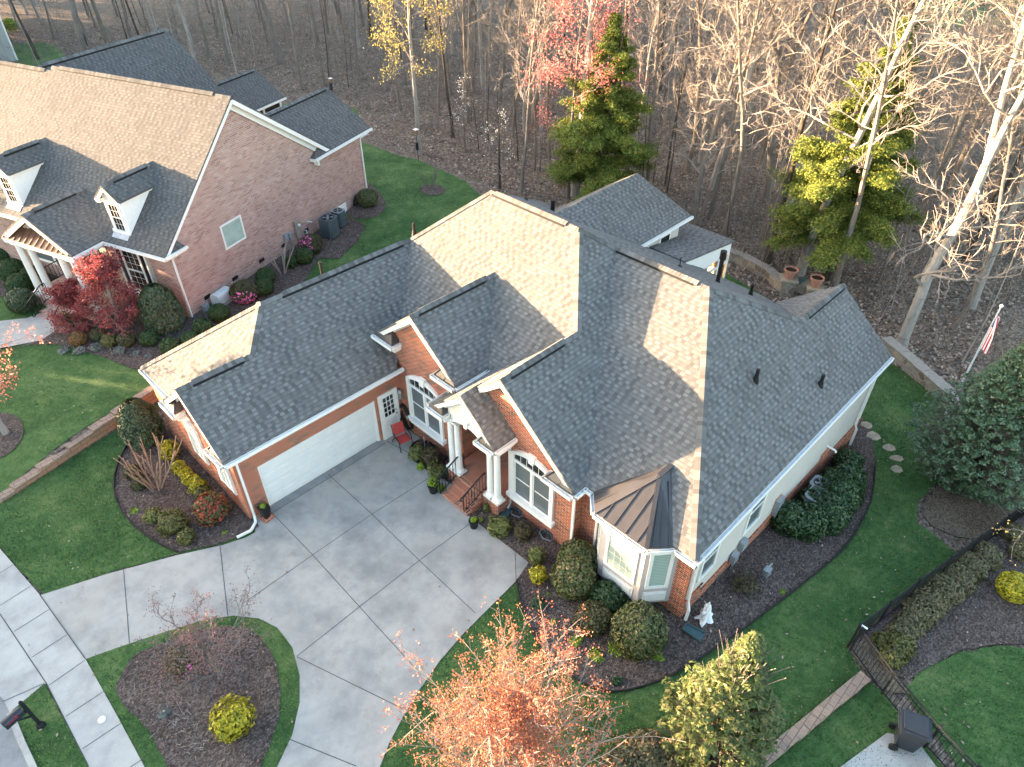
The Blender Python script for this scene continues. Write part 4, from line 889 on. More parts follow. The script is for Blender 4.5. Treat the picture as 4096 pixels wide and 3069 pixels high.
roofpart([[(9.4, 2.55, 6.15), (16.1, 2.55, 6.15), (16.0, -.3, 4.22), (12.1, -.3, 4.22)], [(9.4, 2.55, 6.15), (16.1, 2.55, 6.15), (16.0, 5.4, 4.22), (12.1, 5.4, 4.22)]], nh, 'nroof')
roofpart([[(6.2, 13.6, 8.5), (15.3, 13.6, 8.5), (15.3, 9.6, 4.5), (11.7, 9.6, 4.5)], [(6.2, 13.6, 8.5), (15.3, 13.6, 8.5), (15.3, 17.6, 4.5), (11.7, 17.6, 4.5)]], nh, 'nroof')
roofpart([[(15, 13.5, 4.5), (21.9, 13.5, 4.5), (21.6, 11.0, 3.0), (15, 11.0, 3.0)], [(15, 13.5, 4.5), (21.9, 13.5, 4.5), (21.6, 16.0, 3.0), (15, 16.0, 3.0)]], nh, 'nroof')
roofpart([[(-2.1, 5.95, 5.1), (1.27, 5.95, 5.1), (-.45, 3.6, 3.62), (-2.1, 3.6, 3.62)], [(-2.1, 5.95, 5.1), (1.27, 5.95, 5.1), (-.45, 8.3, 3.62), (-2.1, 8.3, 3.62)]], nh, 'nroof')
m = MB()
cap((5.65, -.3, 8.87), (5.65, VB, 8.87), (nt, 0), (-1, 0), (-.72, 0), (1, 0), vent=(.08, .95)); cap((5.5, VB, 8.68), (5.5, VE, 8.68), (nt, 0), (-1, 0), (-.7, 0), (1, 0), vent=(.02, .95))
for p0, p1, t, vt in (((9.4, 2.55, 6.15), (16.1, 2.55, 6.15), .68, (.03, .95)), ((6.2, 13.6, 8.5), (15.3, 13.6, 8.5), 1.0, (.02, .95)), ((15, 13.5, 4.5), (21.9, 13.5, 4.5), .6, (.02, .95)), ((-2.1, 5.95, 5.1), (1.27, 5.95, 5.1), .63, (.15, .8))):
    cap(p0, p1, (0, t), (0, -1), (0, -t), (0, 1), vent=vt)
m.build("ridge_cap", M['cap'], nh)
for a, b, t0, t1, s in (((9.4, 2.55, 6.15), (16.1, 2.55, 6.15), .03, .95, (0, -1, -.68)), ((6.2, 13.6, 8.5), (15.3, 13.6, 8.5), .02, .95, (0, -1, -1)), ((15, 13.5, 4.5), (21.9, 13.5, 4.5), .02, .95, (0, -1, -.6)), ((-2.1, 5.95, 5.1), (1.27, 5.95, 5.1), .15, .8, (0, -1, -.63))): ventbar(a, b, t0, t1, s, parent=nh)
m = MB()
def brd(a, b, h=.22, drop=.11, w=.04): m.beam(Vector(a) + Vector((0, 0, -drop - h / 2)), Vector(b) + Vector((0, 0, -drop - h / 2)), w, h)
brd((5.65, -.28, 8.87), (-.45, -.28, fr(-.45)), .16); brd((5.65, -.28, 8.87), (12.1, -.28, 4.22), .2)
brd((5.65, -.05, 8.78), (11.6, -.05, 4.5), .36, .12, .06); brd((5.65, -.05, 8.78), (0, -.05, fr(0) - .05), .14, .1, .06)
m.prism([(5.65, -.28, 8.72), (12.1, -.28, 4.07), (12.1, 0, 4.07), (5.65, 0, 8.72)], (0, 0, -.02))
brd((-2.08, 5.95, 5.1), (-2.08, 3.55, 3.6), .2); brd((-2.08, 5.95, 5.1), (-2.08, 8.35, 3.6), .2); brd((-1.52, 5.95, 4.95), (-1.52, 3.8, 3.6), .22); brd((-1.52, 5.95, 4.95), (-1.52, 8.1, 3.6), .22)
m.prism([(-2.08, 5.95, 4.95), (-2.08, 3.55, 3.45), (-1.5, 3.55, 3.45), (-1.5, 5.95, 4.95)], (0, 0, -.02)); m.prism([(-2.08, 5.95, 4.95), (-2.08, 8.35, 3.45), (-1.5, 8.35, 3.45), (-1.5, 5.95, 4.95)], (0, 0, -.02))
m.box(-2.12, -1.6, 3.62, 8.28, 3.28, 3.52); m.box(-1.6, .0, 3.62, 3.86, 3.28, 3.52); m.box(-1.6, .0, 8.04, 8.28, 3.28, 3.52); m.box(-.42, .0, -.2, 3.6, 3.40, 3.5); m.box(-.42, 0, 8.3, VE, 3.40, 3.5)
m.build("fascia", M['white'], nh)
m = MB(); m.prism([(-1.5, 5.95, 4.85), (-1.5, 3.7, 3.5), (-1.5, 8.2, 3.5)], (.05, 0, 0)); m.build("pediment", M['nstucco'], nh)
m = MB(); m.prism([(-2.16, 3.66, 3.56), (-2.16, 8.24, 3.56), (-1.5, 7.6, 4.0), (-1.5, 4.3, 4.0)], (0, 0, -.03))
for k in range(13):
    v = 3.8 + k * .36; tt = min(1, max(.1, (min(v - 3.66, 8.24 - v)) / .64)); m.beam((-2.16, v, 3.58), (-2.16 + .66 * tt, v, 3.58 + .44 * tt), .025, .07)
m.build("skirt_roof", M['copper'], nh)
gpart(((-.46, -.4, fr(-.45)), (-.46, 3.55, fr(-.45)), (-1, 0, 0)), ((-.46, 8.35, fr(-.45)), (-.46, VE, fr(-.45)), (-1, 0, 0)), ((-.5, 3.58, 3.62), (-2.1, 3.58, 3.62), (0, -1, 0)), ((10.55, -.31, 4.22), (16.05, -.31, 4.22), (0, -1, 0)), ((15.2, 10.98, 3.0), (21.65, 10.98, 3.0), (0, -1, 0)), parent=nh)
def shingle_return(u0, u1, v, h):
    f = MB(); um = (u0 + u1) / 2; f.prism([(u0, v, h), (u1, v, h), (u1, .0, h + .45), (um, .0, h + .5)], (0, 0, -.03)); f.prism([(u0, v, h), (um, 0, h + .5), (u0, 0, h)], (0, 0, -.03)); f.build("gable_return", M['nroof'], nh)
    f = MB(); f.box(u0 - .05, u1, v - .02, 0, h - .2, h - .05); f.box(u0 + .25, u0 + .4, v + .05, 0, h - .5, h - .2); f.build("return_trim", M['white'], nh)
shingle_return(10.55, 12.1, -.32, 4.2)
f = MB(); f.prism([(-.45, -.32, 3.6), (-.45, .0, 3.6), (.55, .0, 4.0), (.75, -.30, 3.6)], (0, 0, -.03)); f.build("gable_return", M['nroof'], nh); f = MB(); f.box(-.44, .75, -.34, 0, 3.4, 3.55); f.box(-.46, .8, -.44, -.34, 3.5, 3.62); f.build("return_trim", M['white'], nh)
downspout([(.1, -.4, 3.45), (.06, -.07, 3.2), (.06, -.07, -.1)], nh); downspout([(15.7, -.4, 4.1), (15.6, -.3, 3.95), (15.15, -.07, 3.8), (15.15, -.07, -.4)], nh)
# dormers
for vc in (2.6, 9.86):
    f = MB(); f.prism([(.02, vc - .53, 3.95), (.02, vc + .53, 3.95), (.02, vc + .53, 5.68), (.02, vc, 6.2), (.02, vc - .53, 5.68)], (.06, 0, 0))
    for s in (-1, 1): f.prism([(.08, vc + s * .53, 3.95), (.08, vc + s * .53, 5.68), (1.98, vc + s * .53, 5.68)], (0, -s * .05, 0))
    dm = f.build("dormer", M['white'], nh)
    roofpart([[(-.2, vc, 6.36), (2.74, vc, 6.36), (2.0, vc - .72, 5.69), (-.2, vc - .72, 5.69)], [(-.2, vc, 6.36), (2.74, vc, 6.36), (2.0, vc + .72, 5.69), (-.2, vc + .72, 5.69)]], dm, 'nroof')
    m = MB(); cap((-.2, vc, 6.36), (2.74, vc, 6.36), (0, .93), (0, -1), (0, -.93), (0, 1), vent=(.22, .82), w=.15); m.build("ridge_cap", M['cap'], dm)
    ventbar((-.2, vc, 6.36), (2.74, vc, 6.36), .2, .84, (0, -1, -.93), .16, parent=dm)
    f = MB()
    for s in (-1, 1):
        f.beam((-.17, vc, 6.36 - .17), (-.17, vc + s * .74, 5.69 - .17), .05, .17); f.box(-.2, 1.9, vc + s * .58 - .07, vc + s * .58 + .07, 5.5, 5.6); f.box(-.2, .02, vc + s * .60 - .12, vc + s * .60 + .12, 5.46, 5.54)
    f.box(-.06, .02, vc - .55, vc + .55, 3.98, 4.12); f.box(-.03, .02, vc - .36, vc - .28, 4.12, 5.36); f.box(-.03, .02, vc + .28, vc + .36, 4.12, 5.36); f.box(-.03, .02, vc - .36, vc + .36, 5.36, 5.46); f.build("trim", M['white'], dm)
    f = MB(); f.box(-.005, .019, vc - .28, vc + .28, 4.14, 5.36); f.build("pane", M['glass'], dm)
    f = MB(); f.box(-.02, -.006, vc - .28, vc + .28, 4.72, 4.78)
    for k in (1, 2): y = vc - .28 + .56 * k / 3; f.box(-.011, -.006, y - .007, y + .007, 4.14, 5.36)
    for z in (4.43, 5.07): f.box(-.0105, -.006, vc - .28, vc + .28, z - .007, z + .007)
    f.build("muntin", M['white'], dm)
    f = MB(); f.prism([(-.26, vc - .5, fr(-.26) + .03), (.0, vc - .5, fr(0) + .03), (.0, vc + .5, fr(0) + .03), (-.26, vc + .5, fr(-.26) + .03)], (0, 0, -.02)); f.build("flashing", M['lead'], dm)
# front window, door, side window
f = MB(); f.box(-.05, .0, 1.45, 3.75, .75, 3.35); o = f.build("window", M['nstucco'], nh)
f = MB(); f.box(-.06, -.05, 1.62, 3.58, .95, 3.15); f.build("pane", M['glass'], o)
f = MB()
for a, b, c, d in ((1.6, 3.6, .88, .98), (1.6, 3.6, 3.1, 3.18), (1.6, 1.68, .98, 3.1), (3.52, 3.6, .98, 3.1), (2.0, 2.1, .98, 3.1), (3.1, 3.2, .98, 3.1), (2.1, 3.1, 2.0, 2.07)): f.box(-.10, -.06, a, b, c, d)
f.box(-.2, 0, 1.4, 3.8, .66, .76)
for k in (1, 2): y = 2.1 + k / 3; f.box(-.066, -.06, y - .008, y + .008, .98, 3.1)
for z in (1.33, 1.66, 2.4, 2.75): f.box(-.0655, -.06, 2.1, 3.1, z - .008, z + .008)
f.build("frame", M['white'], o)
f = MB(); f.box(-.02, .0, 4.3, 7.5, .0, 3.3); f.build("entry_wall", M['nstucco'], nh)
f = MB(); f.box(-.06, -.02, 5.45, 6.35, .5, 2.75); o = f.build("front_door", M['barkdark'], nh); f = MB(); f.box(-.1, -.02, 5.2, 5.45, .5, 2.95); f.box(-.1, -.02, 6.35, 6.6, .5, 2.95); f.box(-.1, -.02, 5.45, 6.35, 2.75, 2.95); f.build("door_frame", M['white'], o)
f = MB(); f.box(-.08, -.02, 8.6, 10.2, .9, 3.0); o = f.build("window", M['white'], nh); f = MB(); f.box(-.09, -.08, 8.75, 10.05, 1.05, 2.85); f.build("pane", M['shade'], o)
f = MB()
for a, b, c, d in ((3.2, 3.28, 2.12, 3.4), (4.57, 4.65, 2.12, 3.4), (3.28, 4.57, 2.12, 2.2), (3.28, 4.57, 3.32, 3.4)): f.box(a, b, -.05, 0, c, d)
o = f.build("window", M['white'], nh); f = MB(); f.box(3.28, 4.57, -.015, 0, 2.2, 3.32); f.build("pane", M['gglass'], o)
for u in (1.3, 3.27, 5.3, 7.14, 9.1, 10.87):
    f = MB(); f.box(u - .2, u + .2, -.015, 0, .38, .58); f.build("crawl_vent", M['vinyl'], nh)
f = MB(); f.box(7.2, 7.48, -.14, 0, .62, 1.1); f.box(7.58, 7.82, -.12, 0, .64, .98); f.tube([(7.4, -.06, .62), (7.45, -.08, -.2)], .02, 6); f.tube([(7.7, -.06, .64), (7.75, -.08, -.2)], .02, 6); f.build("utility_box", M['aclight'], nh)
f = MB(); f.box(8.17, 8.6, -.16, 0, .5, 1.42); f.box(8.26, 8.36, -.12, 0, -.2, .5); o = f.build("meter_panel", M['stonegrey'], nh); f = MB(); f.lathe([(.09, 0), (.09, .08), (.05, .1)], 12); hh = f.build("meter", M['galv'], o, loc=(8.42, -.16, 1.15)); hh.rotation_euler = (rad(90), 0, 0)
f = MB(); f.tube([(9.3, -.02, .95), (9.3, -.2, .95), (9.45, -.25, .9)], .03, 6); f.tube([(9.0, -.12, 0), (9.0, -.12, .55), (8.85, -.12, .6)], .025, 6); f.build("drain_pipe", M['white'], nh)
f = MB(); f.box(12.0, 12.92, -.06, 0, -.3, .6); f.build("crawl_door", M['white'], nh)
# porch
f = MB(); f.box(-2.2, 0, 3.7, 8.2, -.4, .5)
for k in range(3): f.box(-2.2 - .3 * (k + 1), -2.2, 5.0 - .05 * k, 6.7 + .05 * k, -.4, .375 - .125 * k)
f.build("porch_floor", M['nbrick'], nh)
for v in (4.05, 4.9, 6.95, 7.8): column(-1.85, v, .5, 3.28, .17, nh)
railing((-3.2, 6.85), (-2.1, 6.75), -.05, .5, nh); railing((-3.2, 4.92), (-2.1, 5.0), -.05, .5, nh); railing((-1.7, 8.1), (-.1, 8.1), .5, .5, nh, curl=False)
f = MB(); f.tube([(-.3, 4.4, 2.9), (-.3, 4.4, 2.65)], .02, 6); f.lathe([(.05, 2.2), (.13, 2.6), (.06, 2.66)], 6, (-.3, 4.4, 0)); f.build("hanging_lantern", M['black'], nh)
# screened porch behind
f = MB()
for u in (15.5, 17.5, 19.5, 21.3): f.box(u - .08, u + .08, 11.2, 11.36, -1.5, 2.9)
f.box(15.2, 21.4, 11.22, 11.34, 2.2, 2.35); f.box(15.2, 21.4, 11.18, 11.38, 2.8, 3.0); f.build("porch_frame", M['white'], nh)
f = MB(); f.box(15.2, 21.3, 11.28, 11.30, -1.5, 2.8); f.box(21.2, 21.3, 11.3, 15.8, -1.5, 2.9); f.build("screen", M['glass'], nh)
# ---- a corner of the next house, grey siding
P0 = G(38, 131)
gh = thing("grey_sided_house", "corner of a grey lap sided house at the far left edge of the photo", "house", (P0[0], P0[1], P0[2]), rad(86))
f = MB(); f.box(-.05, 12, 0, 12, -1, 7.0); f.build("wall", M['greysiding'], gh)
f = MB(); f.prism([(-.5, -.5, 7.0), (-.5, 12.5, 7.0), (6, 6, 10), ], (0, 0, -.1)); f.prism([(-.5, -.5, 7.0), (12.5, -.5, 7.0), (6, 6, 10)], (0, 0, -.1)); f.prism([(12.5, 12.5, 7.0), (12.5, -.5, 7.0), (6, 6, 10)], (0, 0, -.1)); f.prism([(12.5, 12.5, 7.0), (-.5, 12.5, 7.0), (6, 6, 10)], (0, 0, -.1)); f.build("roof", M['nroof'], gh)
f = MB(); f.box(-.12, -.0, -.06, .08, -1, 6.9); f.build("corner_board", M['white'], gh)

# ================================================================ plants
def rvec(rng, n):
    v = rng.normal(size=(n, 3)); return v / np.linalg.norm(v, axis=1, keepdims=True)
def leaf_quads(rng, P, size, nrm=None, tilt=0.6, asp=0.55, tone=None):
    """one leaf-shaped quad per point"""
    n = len(P); N = rvec(rng, n) if nrm is None else nrm + rvec(rng, n) * tilt
    N /= np.linalg.norm(N, axis=1, keepdims=True) + 1e-9
    a = np.cross(N, rvec(rng, n)); a /= np.linalg.norm(a, axis=1, keepdims=True) + 1e-9; b = np.cross(N, a)
    s = size * rng.uniform(0.65, 1.35, (n, 1)); a = a * s; b = b * s * asp
    V = np.stack([P - a, P - b * 1.0, P + a, P + b], axis=1).reshape(-1, 3)
    t = rng.uniform(0, 1, n) if tone is None else np.clip(tone + rng.uniform(-.25, .25, n), 0, 1)
    return V, np.stack([t, rng.uniform(0, 1, n)], axis=1)
def lump(d, rng, k=7, amp=.1):
    ax = rvec(rng, k); f = np.zeros(len(d))
    for i in range(k): f += np.sin(3.2 * (d @ ax[i]) * (1 + i * .45) + i * 1.7) / (1 + i * .35)
    return 1 + amp * f / 2
def shrub_arrays(seed, R=(1, 1, 1), n=2600, leafsize=.05, amp=.1, depth=.18, core=True, lobes=None):
    rng = np.random.default_rng(seed); R = np.array(R)
    Vs = []; Us = []; lobes = lobes or [((0, 0, 0), 1.0)]
    for (c, sc) in lobes:
        m = int(n * sc * sc / sum(l[1] ** 2 for l in lobes))
        d = rvec(rng, m); d = d[d[:, 2] > -.8]; lf = lump(d, rng, amp=amp)
        r = lf * (1 - depth * rng.uniform(0, 1, len(d)) ** 1.6)
        P = d * r[:, None] * R * sc + np.array(c) * R; nn = d / R; nn /= np.linalg.norm(nn, axis=1, keepdims=True)
        V, U = leaf_quads(rng, P, leafsize, nn, .7); Vs.append(V); Us.append(U)
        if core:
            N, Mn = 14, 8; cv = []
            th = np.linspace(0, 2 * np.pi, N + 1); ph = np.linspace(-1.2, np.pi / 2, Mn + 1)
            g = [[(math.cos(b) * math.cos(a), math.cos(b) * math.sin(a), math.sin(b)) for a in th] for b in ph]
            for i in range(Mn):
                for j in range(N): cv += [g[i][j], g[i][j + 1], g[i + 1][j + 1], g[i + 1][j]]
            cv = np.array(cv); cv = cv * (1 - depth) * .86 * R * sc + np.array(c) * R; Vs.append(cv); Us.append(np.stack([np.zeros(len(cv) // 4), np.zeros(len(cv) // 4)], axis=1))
    return np.concatenate(Vs), np.concatenate(Us)
def put_shrub(name, cx, cy, rx, ry, mat, label, cat="shrub", group=None, seed=1, leafsize=.05, amp=.1, depth=.18, tall=1.0, dens=1.0, lobes=None, core=True, flowers=None, sink=.1):
    """shrub whose middle is seen at pixel (cx, cy), half width rx, half height ry"""
    P = G(cx, cy)
    for _ in range(6):
        k = dist(P) / (FPX / 1.8517); r = rx * k; h = r * tall
        P = GZ(cx, cy, hz(P[0], P[1]) + h * (1 - sink))
    zz = hz(P[0], P[1]); rng = np.random.default_rng(seed)
    n = int(min(9000, max(500, dens * 2.2 * 4 * math.pi * r * r / (leafsize * leafsize * 1.4))))
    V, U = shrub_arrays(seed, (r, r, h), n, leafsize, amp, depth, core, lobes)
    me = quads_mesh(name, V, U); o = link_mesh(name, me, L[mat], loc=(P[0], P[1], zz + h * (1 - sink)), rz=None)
    tag(o, label, cat, group)
    if flowers:
        d = rvec(rng, flowers[1]); dirv = np.array(flowers[2]); d = d + dirv; d /= np.linalg.norm(d, axis=1, keepdims=True)
        V, U = leaf_quads(rng, d * np.array((r, r, h)) * 1.0, .05, d, .4, .9); link_mesh("flowers", quads_mesh("flowers", V, U), L[flowers[0]], o)
    return o
# ---- tubes for bark and twigs, built all at once
def tube_arrays(segs, n):
    if not segs: return np.zeros((0, 3))
    A = np.array([s[0] for s in segs], float); B = np.array([s[1] for s in segs], float); ra = np.array([s[2] for s in segs])[:, None]; rb = np.array([s[3] for s in segs])[:, None]
    d = B - A; d /= np.linalg.norm(d, axis=1, keepdims=True) + 1e-9
    ref = np.where(np.abs(d[:, 2:3]) < .9, np.array([[0, 0, 1.0]]), np.array([[1.0, 0, 0]])); x = np.cross(d, ref); x /= np.linalg.norm(x, axis=1, keepdims=True); y = np.cross(d, x)
    ang = np.arange(n) * 2 * np.pi / n; Q = []
    ca = [x * math.cos(a) + y * math.sin(a) for a in ang]
    for k in range(n):
        l = (k + 1) % n; Q.append(np.stack([A + ca[k] * ra, A + ca[l] * ra, B + ca[l] * rb, B + ca[k] * rb], axis=1))
    return np.concatenate(Q, axis=0).reshape(-1, 3)
def path(rng, p, d, L, n, wob, up=0.0, r0=.05, r1=.02):
    """wandering polyline; returns points and radii"""
    p = np.array(p, float); d = np.array(d, float); d /= np.linalg.norm(d); pts = [p.copy()]; rr = [r0]
    for i in range(n):
        d = d + rng.normal(size=3) * wob + np.array([0, 0, up]); d /= np.linalg.norm(d); p = p + d * L / n; pts.append(p.copy()); rr.append(r0 + (r1 - r0) * (i + 1) / n)
    return pts, rr
def segs_of(pts, rr): return [(pts[i], pts[i + 1], rr[i], rr[i + 1]) for i in range(len(pts) - 1)]
def tree_arrays(seed, H=16, r=.16, first=.35, nb=18, reach=.28, el=(15, 55), wob=.10, fork=0, lean=(0, 0), twigs=5, sub=4, subl=.5, droop=0.0, tw=.012, trunkn=9, up=.05):
    """bare deciduous tree: (trunk quads, limb quads, twig tip points)"""
    rng = np.random.default_rng(seed); T = []; Lm = []; Tw = []; tips = []
    tp, tr = path(rng, (0, 0, -.3), (lean[0], lean[1], 1), H * (1 if not fork else fork), trunkn, wob * .35, .06, r, r * (.25 if not fork else .7))
    tr[0] = r * 1.35; T += segs_of(tp, tr); stems = [(tp, tr, 0.0)]
    if fork:
        for s in (-1, 1):
            a = rng.uniform(0, 6.28); d = (math.cos(a) * s * .33 + lean[0], math.sin(a) * s * .33 + lean[1], 1)
            q, qr = path(rng, tp[-1], d, H * (1 - fork), 7, wob * .6, .08, tr[-1] * .8, r * .16); T += segs_of(q, qr); stems.append((q, qr, 1.0))
    for (sp, sr, isf) in stems:
        k = nb if not fork else (nb // 2 if isf else nb // 3)
        for i in range(k):
            t = (0.15 if isf else first) + (1 - (0.15 if isf else first)) * ((i + rng.uniform(0, .8)) / k); t = min(t, .985)
            x = t * (len(sp) - 1); j = int(x); f = x - j; p = sp[j] * (1 - f) + sp[j + 1] * f; rad0 = (sr[j] * (1 - f) + sr[j + 1] * f) * rng.uniform(.25, .48)
            az = i * 2.4 + rng.uniform(-.5, .5); e = rad(rng.uniform(*el)); L_ = H * reach * (1.15 - .75 * t) * rng.uniform(.6, 1.2)
            q, qr = path(rng, p, (math.cos(az) * math.cos(e), math.sin(az) * math.cos(e), math.sin(e)), L_, 6, wob * 1.9, up - droop, rad0, tw)
            Lm += segs_of(q, qr)
            for _ in range(twigs):
                x = rng.uniform(.25, 1) * 6; j = min(5, int(x)); b = q[j] + (q[j + 1] - q[j]) * (x - j); dd = q[j + 1] - q[j]; dd = dd / np.linalg.norm(dd) + rvec(rng, 1)[0] * .75
                w, wr = path(rng, b, dd, L_ * rng.uniform(.25, .5), 3, wob * 2.2, .06 - droop, max(tw, qr[j] * .5), tw * .7); Tw += segs_of(w, wr)
                for _ in range(sub):
                    x = rng.uniform(.2, 1) * 3; jj = min(2, int(x)); b2 = w[jj] + (w[jj + 1] - w[jj]) * (x - jj); d2 = w[jj + 1] - w[jj]; d2 = d2 / np.linalg.norm(d2) + rvec(rng, 1)[0] * .8; d2 /= np.linalg.norm(d2)
                    e2 = b2 + d2 * L_ * subl * rng.uniform(.12, .3); Tw.append((b2, e2, tw * .75, tw * .45)); tips.append(e2)
                tips.append(w[-1])
    return tube_arrays(T, 9), np.concatenate([tube_arrays(Lm, 5), tube_arrays(Tw, 3)]), np.array(tips)
_var = {}
def tree_mesh(key, **kw):
    if key not in _var:
        T, B, tips = tree_arrays(**kw); a = quads_mesh("trunk", T, smooth=True); b = quads_mesh("branches", B); _var[key] = (a, b, tips)
    return _var[key]
def set_mat(me, mat):
    if len(me.materials) == 0: me.materials.append(mat)
def put_tree(name, key, loc, rz, sc, label, cat, group, bkm='barkgrey', twm='twig', **kw):
    a, b, tips = tree_mesh(key, **kw); t = thing(name, label, cat, loc, rz, group); t.scale = (sc, sc, sc)
    set_mat(a, M[bkm]); set_mat(b, M[twm])
    for nm, me in (("trunk", a), ("branches", b)):
        o = bpy.data.objects.new(nm, me); COL.objects.link(o); o.parent = t
        mt = M[bkm] if nm == "trunk" else M[twm]
        if me.materials[0] != mt:
            o.material_slots[0].link = 'OBJECT'; o.material_slots[0].material = mt
    return t
def crown(t, tips, mat, per, size, spread, seed=1, name="foliage", sel=None, asp=.6):
    rng = np.random.default_rng(seed); P = np.repeat(tips if sel is None else tips[sel(tips)], per, axis=0); P = P + rng.normal(size=P.shape) * spread
    V, U = leaf_quads(rng, P, size, asp=asp); return link_mesh(name, quads_mesh(name, V, U), L[mat], t)
# ---------------------------------------------------------------- named trees of the wood
KW = dict(A=dict(seed=11, H=19, r=.18, first=.40, nb=24, reach=.25, twigs=7, sub=6, wob=.13), B=dict(seed=12, H=17, r=.13, first=.36, nb=22, reach=.24, el=(15, 60), twigs=7, sub=6, wob=.13), Cc=dict(seed=13, H=21, r=.27, first=.40, nb=24, reach=.28, twigs=8, sub=6, wob=.13),
          Dd=dict(seed=14, H=16, r=.14, first=.3, nb=26, reach=.30, el=(0, 45), twigs=8, sub=6, wob=.16), E=dict(seed=15, H=11, r=.055, first=.35, nb=12, reach=.22, tw=.008, twigs=4, sub=3), F=dict(seed=16, H=8, r=.04, first=.25, nb=12, reach=.26, tw=.007, twigs=4, sub=3, wob=.15),
          H=dict(seed=17, H=20, r=.25, first=.35, nb=26, reach=.34, fork=.45, el=(-5, 45), twigs=10, sub=8, wob=.17), K=dict(seed=18, H=18, r=.22, first=.33, nb=24, reach=.33, fork=.5, el=(0, 50), twigs=9, sub=7, wob=.16))
WOODG = "bare trees of the wood"
def wood(dx, dy, key, sc=1.0, rz=None, bk='barkgrey', tw='twig', label=None, cat="tree", group=WOODG, lean=None, name="bare_tree"):
    P = G(dx, dy); r = random.Random(int(dx * 7 + dy)); t = put_tree(name, key, P, r.uniform(0, 6.28) if rz is None else rz, sc, label or "bare grey trunked tree among the leafless wood behind the houses", cat, group, bk, tw, **KW[key])
    if lean: t.rotation_mode = 'XYZ'; t.rotation_euler = (lean[0], lean[1], t.rotation_euler[2])
    return t
wood(424, 148, 'K', .9, bk='barkpale', tw='twigpale', label="pale white barked forked tree rising behind the neighbour's rear roof ridge")
wood(493, 140, 'A', .95, label="grey leaning trunk second right of the white forked tree, above neighbour's roof")
wood(607, 137, 'Cc', .95, label="thickest grey trunk standing above the neighbour's rear porch roof")
wood(650, 193, 'A', .8, label="straight slate grey trunk just right of the thick one above the neighbour's porch")
wood(702, 188, 'E', 1.2); wood(735, 190, 'E', 1.2); wood(544, 172, 'E', 1.1); wood(564, 182, 'E', 1.15); wood(284, 85, 'B', 1.0)
wood(979, 298, 'B', .95, bk='barkdark', lean=(.0, .0), label="dark trunk leaning left behind the bird box pole at edge of wood")
wood(974, 205, 'B', .9); wood(1012, 263, 'A', .9); wood(1022, 200, 'B', 1.0); wood(1108, 297, 'B', .85)
wood(1126, 416, 'B', .85, tw='twigpale', label="slender grey tree rising just behind main roof ridge near dogwood")
wood(1150, 275, 'Cc', 1.25, label="largest dark grey trunk behind the slender trees left of the red flowering maple")
wood(1140, 305, 'A', .7); wood(1155, 370, 'E', 1.3)
wood(1241, 424, 'A', 1.35, bk='barkpale', tw='twigpale', label="tall white trunk sunlit in front of the red flowering maple")
wood(1397, 424, 'B', 1.1, tw='twigpale', label="grey tree standing directly right of the broad cedar")
wood(1438, 398, 'E', 1.4, bk='barkdark', tw='twigpale'); wood(1499, 484, 'K', .8, tw='twigpale', label="forked slim pale tree beyond the sunroom roof corner")
wood(1531, 476, 'B', 1.15, tw='twigpale'); wood(1562, 508, 'Dd', 1.1, tw='twigpale', label="smooth grey tree just beyond stone wall behind sunroom")
wood(1652, 428, 'H', .95, tw='twigpale', label="thick grey trunk with wide sunlit limbs above the terracotta pots"); wood(1656, 567, 'A', .95, bk='barkdark', tw='twigpale', label="dark slim trunk just behind stone wall left of the pots")
wood(1723, 598, 'Cc', .95, bk='barkpale', tw='twigpale', label="tall straight sunlit trunk behind the two terracotta pots")
wood(1850, 552, 'B', 1.0, tw='twigpale'); wood(1897, 612, 'E', 1.2, tw='twigpale'); wood(1785, 330, 'Cc', 1.1, tw='twigpale')
big_t = wood(1945, 754, 'H', 1.06, rz=2.2, bk='barkpale', tw='twigpale', label="big pale forked sunlit tree with spreading limbs beside the stone garden wall")
wood(2056, 550, 'Cc', 1.1, tw='twigpale', label="thick grey trunk leaning out at right edge behind the big forked tree"); wood(2150, 560, 'H', .9, tw='twigpale'); wood(2230, 640, 'H', .85, tw='twigpale', rz=1.0); wood(2010, 500, 'K', .9, tw='twigpale'); wood(2190, 420, 'K', 1.0, tw='twigpale')
wood(2106, 741, 'F', .75, tw='twigpale', label="small wide spreading bare tree in leaf litter below the flagpole", cat="small tree")
wood(2196, 760, 'F', .7, tw='twigpale'); wood(2080, 615, 'F', .9, tw='twigpale')
